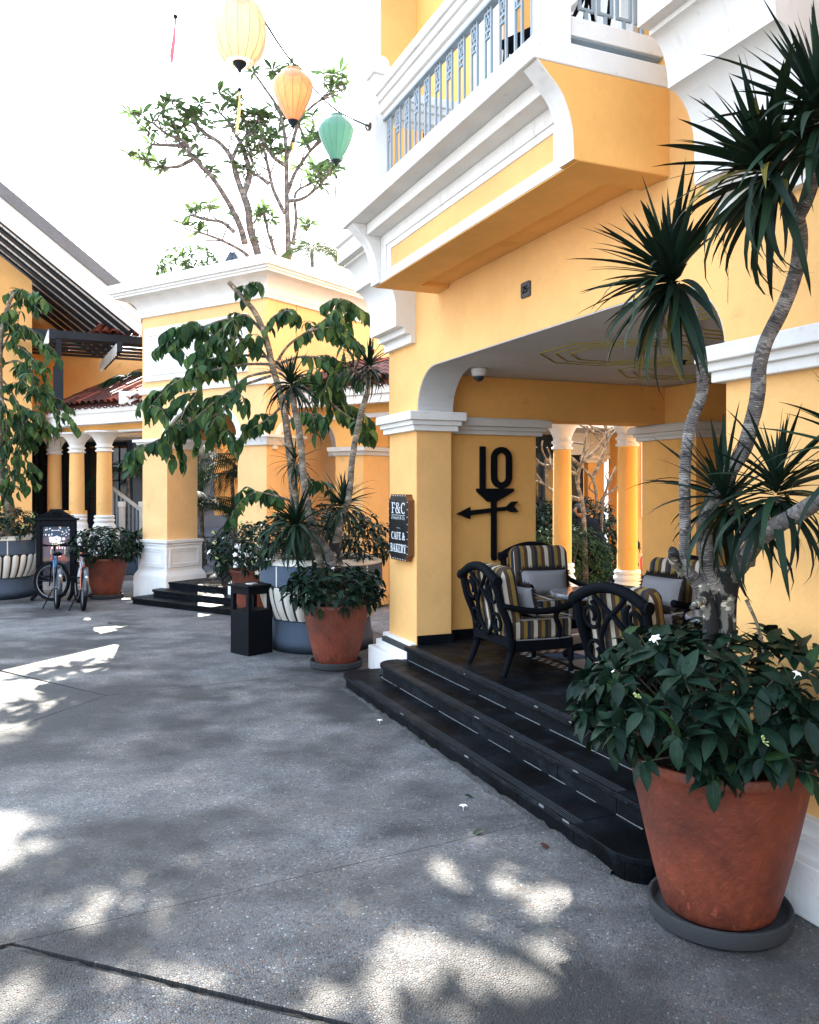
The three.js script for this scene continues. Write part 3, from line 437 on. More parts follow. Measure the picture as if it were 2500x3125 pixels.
// dark wooden chair standing on the balcony
{
  const c = thing('balcony_chair', 'dark bentwood chair half hidden behind the balcony railing', 'chair', [2.92, 4.27, -4.55], 0.4);
  const m = M.blackGloss; part('backrest', [limb([[-0.24, 0.42, 0.2], [-0.25, 0.8, 0.24], [-0.1, 0.92, 0.26], [0.1, 0.92, 0.26], [0.25, 0.8, 0.24], [0.24, 0.42, 0.2]], 0.018, 24), limb([[-0.15, 0.42, 0.2], [0.12, 0.9, 0.26]], 0.013), limb([[0.15, 0.42, 0.2], [-0.12, 0.9, 0.26]], 0.013), limb([[0, 0.42, 0.2], [0, 0.92, 0.26]], 0.013)], m, c);
  part('seat', bx(-0.26, 0.26, 0.40, 0.45, -0.26, 0.24, 0.02), m, c);
  for (const [x, z] of [[-0.22, -0.22], [0.22, -0.22], [-0.24, 0.2], [0.24, 0.2]]) part('leg', limb([[x, 0.42, z], [x * 1.1, 0, z * 1.15]], [0.02, 0.014]), m, c);
}
// house number plate, wall camera, ceiling sprinkler
const font = await new FontLoader().loadAsync('fonts/droid/droid_sans_bold.typeface.json');
{
  const n = thing('number_plate', 'small dark house number plate on the yellow wall under the balcony', 'number plate', [3.188, 3.35, -5.37], -Math.PI / 2);
  const s = new THREE.Shape(), a = 0.062, b = 0.055, r = 0.018; s.moveTo(-a + r, -b); s.lineTo(a - r, -b); s.quadraticCurveTo(a, -b, a, -b + r); s.lineTo(a, b - r); s.quadraticCurveTo(a, b, a - r, b); s.lineTo(-a + r, b); s.quadraticCurveTo(-a, b, -a, b - r); s.lineTo(-a, -b + r); s.quadraticCurveTo(-a, -b, -a + r, -b);
  part('plate', wuv(new THREE.ExtrudeGeometry(s, { depth: 0.008, bevelThickness: 0.003, bevelSize: 0.003, bevelSegments: 2 })), paint(0.06, 0.06, 0.062, { rough: 0.6 }), n);
  const t = new TextGeometry('25', { font, size: 0.05, depth: 0.004, curveSegments: 4 }); t.computeBoundingBox(); t.translate(-(t.boundingBox.max.x) / 2, -0.025, 0.011); part('digits', t, M.black, n);
  part('screw', [at(new THREE.SphereGeometry(0.005, 8, 6), -0.052, 0, 0.012), at(new THREE.SphereGeometry(0.005, 8, 6), 0.052, 0, 0.012)], M.black, n);
  const c = thing('security_camera', 'white dome security camera on the terrace ceiling by the arch', 'camera', [3.70, 3.025, -7.10]);
  part('housing', lathe([[0, 0], [0.075, 0], [0.075, -0.012], [0.07, -0.05], [0.06, -0.075], [0, -0.075]], 28), M.white, c);
  const dm = new THREE.SphereGeometry(0.053, 24, 12, 0, Math.PI * 2, Math.PI / 2, Math.PI / 2); dm.translate(0, -0.072, 0); part('dome', dm, M.glass, c);
  const sp = thing('sprinkler', 'small dark sprinkler head hanging from the terrace ceiling', 'sprinkler', [5.146, 3.024, -5.95]);
  part('body', lathe([[0, 0], [0.03, 0], [0.03, -0.006], [0.008, -0.008], [0.008, -0.03], [0.0, -0.03]], 16), M.black, sp); part('deflector', lathe([[0, -0.034], [0.02, -0.034], [0.02, -0.037], [0, -0.037]], 12), M.black, sp); part('frame', [limb([[-0.012, -0.01, 0], [-0.016, -0.024, 0], [0, -0.036, 0]], 0.002, 6, 5), limb([[0.012, -0.01, 0], [0.016, -0.024, 0], [0, -0.036, 0]], 0.002, 6, 5)], M.black, sp);
}
// big number 10 with a weather-vane arrow on the back wall
{
  const n = thing('number_sign', 'large black metal number 10 on a weathervane arrow, on the yellow terrace wall', 'sign', [0, 0, -7.585]);
  const ring = (cx, cy, rx, ry) => { const o = []; for (let i = 0; i < 40; i++) { const a = i / 40 * Math.PI * 2, c = Math.cos(a), s = Math.sin(a); o.push([cx + rx * c, cy + (ry - rx) * Math.sign(Math.round(s * 1e6)) + rx * s]); } return o; };
  part('digit_one', bx(3.955, 4.017, 1.888, 2.313, 0, 0.03, 0.004), M.black, n);
  part('digit_zero', ext(ring(4.203, 2.10, 0.118, 0.212), 0, 0.03, 'z', [ring(4.203, 2.10, 0.056, 0.15)]), M.black, n);
  part('shelf', ext([[3.919, 1.888], [3.919, 1.858], [4.045, 1.752], [4.143, 1.752], [4.341, 1.858], [4.341, 1.888]], 0, 0.032), M.black, n);
  part('pole', ext([[4.085, 1.76], [4.085, 1.19], [4.095, 1.155], [4.132, 1.155], [4.142, 1.19], [4.142, 1.76]], 0.001, 0.03), M.black, n);
  part('arrow', [ext([[3.692, 1.635], [3.84, 1.70], [3.84, 1.667], [4.26, 1.703], [4.32, 1.752], [4.392, 1.755], [4.345, 1.712], [4.345, 1.70], [4.395, 1.645], [4.32, 1.643], [4.265, 1.664], [3.84, 1.618], [3.84, 1.582]], 0.003, 0.034)], M.black, n);
}
// cafe sign on the pillar
{
  const s = thing('cafe_sign', 'black and white cafe and bakery sign with notched corners on the left pillar', 'sign', [3.19, 1.505, -7.715], -Math.PI / 2);
  const w = 0.255, h = 0.325, q = 0.055; const sh = new THREE.Shape(); sh.moveTo(-w + q, -h); sh.lineTo(w - q, -h); sh.absarc(w, -h, q, Math.PI, Math.PI / 2, true); sh.lineTo(w, h - q); sh.absarc(w, h, q, -Math.PI / 2, -Math.PI, true); sh.lineTo(-w + q, h); sh.absarc(-w, h, q, 0, -Math.PI / 2, true); sh.lineTo(-w, -h + q); sh.absarc(-w, -h, q, Math.PI / 2, 0, true);
  const wood = paint(0.20, 0.085, 0.03, { rough: 0.6, bump: 0.002 });
  part('case', wuv(new THREE.ExtrudeGeometry(sh, { depth: 0.066, bevelEnabled: false, curveSegments: 6 })), wood, s);
  const cv = document.createElement('canvas'); cv.width = 520; cv.height = 660; const g = cv.getContext('2d');
  g.fillStyle = '#0e1519'; g.fillRect(0, 0, 520, 660);
  g.fillStyle = '#e8ecee'; g.textAlign = 'center';
  const txt = (t, y, wd, f) => { g.font = f; const m = g.measureText(t).width; g.save(); g.translate(260, y); g.scale(wd / m, 1); g.fillText(t, 0, 0); g.restore(); };
  txt('F&C', 190, 370, '150px serif'); g.fillRect(78, 206, 366, 4); txt('French & Co.', 250, 368, 'italic 46px serif'); g.fillRect(215, 335, 92, 3);
  txt('CAFE &', 452, 370, 'bold 104px serif'); txt('BAKERY', 580, 420, 'bold 116px serif');
  const ct = new THREE.CanvasTexture(cv); ct.colorSpace = THREE.SRGBColorSpace;
  const fg = new THREE.ShapeGeometry(sh, 6); fg.scale(0.97, 0.975, 1); { const p = fg.attributes.position, u = fg.attributes.uv; for (let i = 0; i < p.count; i++) u.setXY(i, (p.getX(i) + w) / (2 * w), (p.getY(i) + h) / (2 * h)); } fg.translate(0, 0, 0.069);
  part('face', fg, new THREE.MeshPhysicalMaterial({ map: ct, roughness: 0.3, clearcoat: 0.5, clearcoatRoughness: 0.1 }), s);
  const studs = [], sg = new THREE.SphereGeometry(0.0055, 8, 6); for (let i = 0; i < 7; i++) for (const y of [-h + 0.014, h - 0.014]) studs.push(at(sg, -w + q + 0.012 + i * (2 * w - 2 * q - 0.024) / 6, y, 0.07)); for (let i = 0; i < 8; i++) for (const x of [-w + 0.014, w - 0.014]) studs.push(at(sg, x, -h + q + 0.02 + i * (2 * h - 2 * q - 0.04) / 7, 0.07));
  part('stud', studs, M.white, s).userData.kind = 'stuff';
}

// ---------------------------------------------------------------- lounge chairs, cushions, marble tables
const stripeT = tex(512, 128, (u, v) => {
  const S = [[0.20, [0.62, 0.50, 0.22]], [0.37, [0.10, 0.17, 0.25]], [0.56, [0.33, 0.25, 0.17]], [0.78, [0.86, 0.83, 0.76]], [1.01, [0.33, 0.25, 0.17]]];
  const c = S.find(s => u < s[0])[1]; const wv = 0.88 + 0.12 * Math.sin(v * 128 * 1.2) * Math.sin(u * 512 * 1.2) + (fbm(u * 40, v * 20, 0, 2) - 0.5) * 0.2; return c.map(q => q * wv);
});
const weaveB = tex(256, 256, (u, v) => 0.5 + 0.25 * Math.sin(u * 402) + 0.25 * Math.sin(v * 402), false);
M.stripe = new THREE.MeshStandardMaterial({ color: new THREE.Color(0.92, 0.90, 0.87), roughness: 0.95, map: stripeT.clone(), bumpMap: rep(weaveB, 0.12), bumpScale: 0.0008 }); M.stripe.map.repeat.set(1 / 0.165, 1 / 0.1);
M.linen = paint(0.26, 0.255, 0.26, { rough: 0.95, bump: 0.0015, bsize: 0.1 });
M.fringe = new THREE.MeshStandardMaterial({ color: new THREE.Color().setRGB(0.018, 0.012, 0.010), roughness: 1 });
const marbleT = tex(512, 512, (u, v) => { const n = fbm(u * 4, v * 4, 4, 5); const r = Math.abs(fbm(u * 6 + n * 2.2, v * 6 + n * 1.4, 0, 4) - 0.5) * 2; const w = sstep(0.10, 0.0, r) * 0.4; const b = 0.72 + (n - 0.5) * 0.22 - w; return [b, b * 1.005, b * 1.02]; });
M.marble = new THREE.MeshPhysicalMaterial({ color: new THREE.Color().setRGB(0.40, 0.42, 0.45), roughness: 0.12, map: rep(marbleT, 0.8) });
function fabricUV(g) { g = g.index ? g.toNonIndexed() : g; const p = g.attributes.position, n = g.attributes.normal, uv = new Float32Array(p.count * 2); for (let i = 0; i < p.count; i++) { const f = Math.floor(i / 3) * 3; const nz = Math.abs(n.getZ(f) + n.getZ(f + 1) + n.getZ(f + 2)) / 3, ny = Math.abs(n.getY(f) + n.getY(f + 1) + n.getY(f + 2)) / 3; uv[i * 2] = nz > 0.72 ? p.getX(i) : p.getZ(i); uv[i * 2 + 1] = ny > 0.7 ? p.getX(i) : p.getY(i); } g.setAttribute('uv', new THREE.BufferAttribute(uv, 2)); return g; }
function soft(w, h, d, r, bulge, f) { // rounded, slightly crowned box centred on the origin
  const g = new RoundedBoxGeometry(w, h, d, 5, r), p = g.attributes.position; 
  for (let i = 0; i < p.count; i++) { let x = p.getX(i), y = p.getY(i), z = p.getZ(i); const u = 2 * x / w, v = 2 * z / d, t = 2 * y / h; y += Math.sign(y) * Math.abs(t) * bulge * (1 - u * u) * (1 - v * v); x += Math.sign(x) * Math.abs(u) * bulge * 0.6 * (1 - t * t) * (1 - v * v); z += Math.sign(z) * Math.abs(v) * bulge * 0.5 * (1 - t * t) * (1 - u * u); const q = V(x, y, z); if (f) f(q); p.setXYZ(i, q.x, q.y, q.z); }
  g.computeVertexNormals(); return g;
}
function subdiv(w, h, d, nx, ny, nz) { return new THREE.BoxGeometry(w, h, d, nx, ny, nz); }
function makeChair(label) {
  const t = thing('lounge_chair', label, 'chair'); t.userData.group = 'striped lounge chairs on the terrace';
  const m = M.blackGloss, hw = 0.29;
  const back = y => -0.03 - 0.12 * clamp((y - 0.3) / 0.6) ** 1.3; // the back leans away
  for (const s of [-1, 1]) {
    part('leg', limb([[0.03, 0.30, s * hw], [0.02, 0.2, s * hw], [-0.02, 0.08, s * (hw + 0.004)], [-0.055, 0, s * (hw + 0.01)]], t2 => 0.032 - 0.011 * t2, 10, 6), m, t);
    part('leg', lathe([[0, 0], [0.018, 0], [0.024, 0.05], [0.014, 0.07], [0.026, 0.10], [0.028, 0.2], [0, 0.2]], 14).translate(0.58, 0, s * hw), m, t);
    part('stile', limb([[0.02, 0.2, s * hw], [0.0, 0.4, s * hw], [back(0.6), 0.6, s * hw], [back(0.76), 0.765, s * hw]], 0.031, 12, 6), m, t);
    const arm = []; for (let i = 0; i <= 10; i++) { const q = i / 10; arm.push([back(0.55) + q * 0.66, 0.57 - 0.055 * Math.sin(q * Math.PI * 0.9) + 0.0 * q, s * (hw + 0.012 + 0.05 * Math.sin(q * Math.PI))]); }
    const a = part('arm', limb(arm, q => 0.022 + 0.010 * q, 16, 8), m, t);
    part('arm_post', limb([[0.44, 0.54, s * (hw + 0.05)], [0.42, 0.46, s * (hw + 0.03)], [0.47, 0.36, s * (hw + 0.01)], [0.46, 0.26, s * hw]], [0.024, 0.02], 10, 8), m, a);
  }
  // arched crest rail with rolled ends
  const crest = []; for (let i = 0; i <= 12; i++) { const q = i / 12 * 2 - 1; crest.push([back(0.80), 0.765 + 0.10 * (1 - q * q), q * (hw + 0.01)]); }
  part('crest_rail', [limb(crest, 0.037, 24, 10), ...[-1, 1].map(s => { const c = new THREE.CylinderGeometry(0.042, 0.042, 0.05, 18); c.rotateX(Math.PI / 2); c.translate(back(0.77), 0.765, s * (hw + 0.012)); return c; })], m, t);
  const bow = (pts, r = 0.014) => limb(pts.map(([z, y]) => [back(y), y, z]), r, pts.length * 4, 6);
  const fret = [];
  for (const s of [-1, 1]) {
    fret.push(bow([[s * 0.13, 0.80], [s * 0.06, 0.735], [-s * 0.03, 0.66], [-s * 0.105, 0.56], [-s * 0.12, 0.46], [-s * 0.07, 0.36], [0, 0.30]], 0.018));
    const spiral = (cz, cy, dir, a0, turns, r0) => { const o = []; for (let i = 0; i <= 16; i++) { const q = i / 16, a = a0 + dir * q * turns * Math.PI * 2, r = r0 * (1 - 0.62 * q); o.push([cz + r * Math.cos(a), cy + r * 1.25 * Math.sin(a)]); } return bow(o, 0.0145); };
    fret.push(spiral(s * 0.185, 0.665, s, s > 0 ? Math.PI * 0.6 : Math.PI * 0.4, 1.35, 0.082), spiral(s * 0.185, 0.415, -s, s > 0 ? -Math.PI * 0.6 : -Math.PI * 0.4, 1.35, 0.078));
    fret.push(bow([[s * 0.15, 0.755], [s * 0.115, 0.66], [s * 0.13, 0.54], [s * 0.115, 0.43], [s * 0.15, 0.325]], 0.010));
  }
  part('fretwork', fret, m, t);
  part('seat_frame', [bx(0.0, 0.60, 0.19, 0.275, -hw - 0.012, -hw + 0.02, 0.008), bx(0.0, 0.60, 0.19, 0.275, hw - 0.02, hw + 0.012, 0.008), bx(0.57, 0.61, 0.19, 0.275, -hw, hw, 0.008), bx(-0.01, 0.03, 0.23, 0.31, -hw, hw, 0.008), bx(0.02, 0.58, 0.26, 0.272, -hw, hw, 0)], m, t);
  const seat = fabricUV(soft(0.60, 0.17, 0.56, 0.035, 0.02)); seat.translate(0.31, 0.358, 0); part('seat_cushion', seat, M.stripe, t);
  part('piping', [0.445, 0.28].map(y => limb([[0.02, y, -0.272], [0.60, y, -0.272], [0.602, y, 0], [0.60, y, 0.272], [0.02, y, 0.272]], 0.005, 40, 5)), M.linen, t);
  let bc = soft(0.15, 0.46, 0.55, 0.05, 0.025, q => { q.y += q.y > 0 ? 0.06 * (1 - (q.z / 0.275) ** 2) * (q.y / 0.25) : 0; });
  bc = fabricUV(bc); bc.rotateZ(0.18); bc.translate(0.045, 0.615, 0); part('back_cushion', bc, M.stripe, t);
  return t;
}
const SEATS = [
  [[3.33, 0.39, -6.17], 0, 'striped lounge chair facing right beside the 10 wall, nearest the left pillar'],
  [[3.40, 0.39, -4.52], 0.21, 'striped lounge chair with scrolled back behind the big potted shrub, nearest the camera'],
  [[4.42, 0.39, -7.24], -1.72, 'striped lounge chair facing the camera against the 10 wall, behind the round table'],
  [[5.16, 0.39, -6.02], 3.45, 'striped lounge chair facing left behind the grey dracaena trunk, right of the columns'],
];
{
  const c0 = makeChair(SEATS[0][2]);
  SEATS.forEach(([p, r, l], i) => { const c = i ? c0.clone() : c0; if (i) { c.name = numbered('lounge_chair'); scene.add(c); c.userData = { ...c0.userData, label: l }; } c.position.set(...p); c.rotation.y = r; if (i === 2) c.scale.setScalar(1.07); });
}
{ // oblong grey cushions with dark fringes
  const W2 = 0.46, H2 = 0.24, T = 0.13, pg = subdiv(T, H2, W2, 4, 10, 14), p = pg.attributes.position;
  for (let i = 0; i < p.count; i++) { const u = p.getZ(i) / (W2 / 2), v = p.getY(i) / (H2 / 2); const k = Math.sqrt(Math.max(0, (1 - u ** 4) * (1 - v ** 4))) * 0.95 + 0.05; p.setX(i, p.getX(i) * k); p.setY(i, p.getY(i) * (1 - 0.06 * (1 - Math.abs(u)) * 0 + 0.05 * u * u)); p.setZ(i, p.getZ(i) * (1 + 0.04 * v * v)); }
  const pillow = wuv(mergeVertices(pg.deleteAttribute('uv').deleteAttribute('normal'), 1e-4)); pillow.computeVertexNormals();
  const smooth = mergeVertices(new THREE.BufferGeometry().setAttribute('position', pillow.attributes.position.clone()), 1e-4); smooth.computeVertexNormals();
  setSeed(77); const fr = [], fx = new THREE.ConeGeometry(0.008, 0.06, 4); fx.translate(0, 0.026, 0);
  for (let i = 0; i < 420; i++) { const q = i / 420 * (2 * W2 + 2 * H2); let z, y, a; if (q < W2) { z = q - W2 / 2; y = H2 / 2; a = 0; } else if (q < W2 + H2) { z = W2 / 2; y = H2 / 2 - (q - W2); a = Math.PI / 2; } else if (q < 2 * W2 + H2) { z = W2 / 2 - (q - W2 - H2); y = -H2 / 2; a = Math.PI; } else { z = -W2 / 2; y = -H2 / 2 + (q - 2 * W2 - H2); a = -Math.PI / 2; } const c = fx.clone(); c.scale(1, rr(0.7, 1.25), 1); c.rotateZ(rr(-0.5, 0.5)); c.rotateX(a + rr(-0.4, 0.4)); c.translate(0, y * 0.99, z * 0.99); fr.push(c); }
  const fringe = merge(fr);
  const put = (s, dx, dy, dz, tilt, turn, label) => { const [b, r] = s; const c = thing('cushion', label, 'cushion', [b[0] + dx * Math.cos(r) + dz * Math.sin(r), b[1] + dy, b[2] - dx * Math.sin(r) + dz * Math.cos(r)], r + turn, 'oblong grey cushions on the chairs'); c.rotation.order = 'YXZ'; c.rotation.z = tilt; part('cover', wuv(smooth.clone()), M.linen, c); part('fringe', fringe, M.fringe, c); };
  put(SEATS[0], 0.24, 0.575, 0.03, 0.25, 0.05, 'grey fringed cushion seen edge on, on the chair by the left pillar');
  put(SEATS[1], 0.25, 0.575, 0.0, 0.25, -0.05, 'grey fringed cushion on the chair nearest the camera, behind the potted shrub');
  put(SEATS[2], 0.23, 0.585, 0.02, 0.22, 0, 'grey fringed cushion on the chair against the 10 wall, seen broadside');
  put(SEATS[3], 0.26, 0.60, 0.03, 0.25, -0.25, 'grey fringed cushion left of the grey dracaena trunk, on the chair facing left');
}
for (const [p, l] of [[[4.345, 0.39, -6.175], 'round marble topped table in the middle of the terrace'], [[4.47, 0.39, -4.58], 'round marble topped table half hidden behind the grey dracaena trunk']]) {
  const t = thing('marble_table', l, 'table', p, 0, 'round marble tables on the terrace');
  const top = lathe([[0, 0.56], [0.37, 0.56], [0.378, 0.566], [0.38, 0.58], [0.378, 0.594], [0.37, 0.6], [0, 0.6]], 56); part('table_top', wuv(top), M.marble, t);
  part('pedestal', lathe([[0, 0.56], [0.10, 0.56], [0.05, 0.5], [0.045, 0.42], [0.07, 0.34], [0.075, 0.26], [0.04, 0.18], [0.05, 0.1], [0, 0.08]], 24), M.blackGloss, t);
  for (let i = 0; i < 4; i++) { const a = i * Math.PI / 2 + 0.6; part('foot', limb([[0.03 * Math.cos(a), 0.12, 0.03 * Math.sin(a)], [0.16 * Math.cos(a), 0.10, 0.16 * Math.sin(a)], [0.26 * Math.cos(a), 0.03, 0.26 * Math.sin(a)]], [0.032, 0.026], 10, 8), M.blackGloss, t); }
}

// ---------------------------------------------------------------- flower pots, saucers, white planters
function pot(pos, label, s = 1) {
  const p = thing('flower_pot', label, 'flower pot', pos, 0, 'terracotta pots of shrubs'); p.rotation.y = pos[0] * 3;
  const prof = [[0, 0.05], [0.215, 0.05], [0.222, 0.06]]; for (let i = 1; i <= 12; i++) { const q = i / 12; prof.push([0.222 + 0.138 * Math.pow(q, 0.85), 0.06 + 0.575 * q]); } prof.push([0.368, 0.645], [0.374, 0.66], [0.372, 0.688], [0.364, 0.694], [0.35, 0.69], [0.345, 0.66], [0.33, 0.6]);
  const g = lathe(prof, 56), uv = g.attributes.uv; for (let i = 0; i < uv.count; i++) uv.setXY(i, uv.getX(i) * 2, g.attributes.position.getY(i)); part('body', g, M.terra, p);
  part('soil', at(new THREE.CircleGeometry(0.338, 32), 0, 0.63, 0, 0, -Math.PI / 2), M.soil, p); p.scale.setScalar(s);
  const q = thing('plant_saucer', label.replace(/terracotta pot/, 'grey saucer under the terracotta pot'), 'saucer', pos, 0, 'saucers under the pots');
  part('dish', lathe([[0, 0.004], [0.262, 0.004], [0.28, 0.012], [0.288, 0.07], [0.284, 0.078], [0.268, 0.076], [0.258, 0.048], [0, 0.046]], 56), M.saucer, q); q.scale.setScalar(s);
}
pot([2.705, 0, -2.905], 'large terracotta pot in the right foreground', 1.06);
pot([2.751, 0, -8.552], 'terracotta pot with two slim dracaena trunks left of the cafe pillar', 0.98);
pot([0.812, 0, -15.387], 'terracotta pot beside the parked bicycles');
pot([2.728, 0, -12.413], 'terracotta pot mostly hidden behind the black litter bin');
function planter(pos, label, turn) {
  const p = thing('planter', label, 'planter', pos, turn, 'large white and slate stone planters');
  part('base', lathe([[0, 0], [0.62, 0], [0.62, 0.14], [0.60, 0.2], [0.585, 0.33], [0.60, 0.37], [0, 0.37]], 48), M.slate, p);
  const R = y => 0.60 + 0.135 * Math.sin(clamp((y - 0.36) / 0.40) * Math.PI * 0.5) ** 0.8;
  const bw = []; for (let i = 0; i <= 8; i++) { const y = 0.36 + 0.40 * i / 8; bw.push([R(y) - 0.012, y]); } part('bowl', lathe(bw, 48), M.dark, p);
  const n = 32, half = Math.PI / n * 0.86, pos2 = [], idx = [], rows = 10, cols = 4;
  for (let i = 0; i <= rows; i++) for (let j = 0; j <= cols; j++) { const q = i / rows, y = 0.37 + 0.385 * q, taper = q > 0.88 ? Math.sqrt(Math.max(0, 1 - ((q - 0.88) / 0.12) ** 2)) * 0.6 + 0.4 : 1; const u = (j / cols * 2 - 1) * taper, a = u * half, r = R(y) + 0.016 * (1 - u * u) - (Math.abs(u) > 0.9 * taper ? 0.02 : 0); pos2.push(r * Math.sin(a), y, r * Math.cos(a)); }
  for (let i = 0; i < rows; i++) for (let j = 0; j < cols; j++) { const a = i * (cols + 1) + j, b = a + cols + 1; idx.push(a, a + 1, b, b, a + 1, b + 1); }
  const pg = new THREE.BufferGeometry(); pg.setAttribute('position', new THREE.Float32BufferAttribute(pos2, 3)); pg.setIndex(idx); pg.computeVertexNormals(); const petal = wuv(pg);
  for (let i = 0; i < n; i++) { const o = part('gadroon', petal, M.cream, p); o.rotation.y = i / n * Math.PI * 2; }
  part('band', lathe([[0.60, 0.755], [0.728, 0.758], [0.733, 0.77], [0.73, 0.99], [0.722, 1.0], [0.6, 1.0]], 48), M.slate, p);
  part('rim', lathe([[0.60, 0.995], [0.722, 0.999], [0.728, 1.01], [0.70, 1.035], [0.64, 1.065], [0.6, 1.07], [0.59, 1.0]], 48), M.cream, p);
  for (let i = 0; i < 8; i++) { const a = i / 8 * Math.PI * 2 + 0.2; part('joint', at(bx(-0.009, 0.009, 0.76, 0.995, 0.725, 0.7345, 0.001), 0, 0, 0, a), M.cream, p); }
  part('soil', at(new THREE.CircleGeometry(0.6, 32), 0, 1.02, 0, 0, -Math.PI / 2), M.soil, p);
}
planter([2.967, 0, -9.79], 'white and slate ribbed planter behind the pot with two slim trunks', 0.3);
planter([-0.95, 0, -16.32], 'white and slate ribbed planter at the left edge beside the poster stand', 0.1);
// litter bin
{
  const b = thing('litter_bin', 'black square litter bin with open sides and an ashtray lid', 'bin', [2.085, 0, -9.644], 0.43);
  const h = 0.17; part('body', [bx(-h, h, 0.0, 0.50, -h, h, 0.004)], M.black, b);
  for (const [x, z] of [[-1, -1], [1, -1], [-1, 1], [1, 1]]) part('post', bx(x * h, x * (h - 0.05), 0.498, 0.69, z * h, z * (h - 0.05), 0.003), M.black, b);
  part('top_band', bx(-h, h, 0.685, 0.765, -h, h, 0.004), M.black, b);
  const lid = part('lid', bx(-h - 0.03, h + 0.03, 0.766, 0.792, -h - 0.03, h + 0.03, 0.005), M.black, b);
  part('ashtray', lathe([[0, 0.795], [0.055, 0.795], [0.062, 0.800], [0.068, 0.797], [0.07, 0.79]], 28), new THREE.MeshStandardMaterial({ color: 0xb8bcc0, metalness: 0.9, roughness: 0.3 }), lid);
}
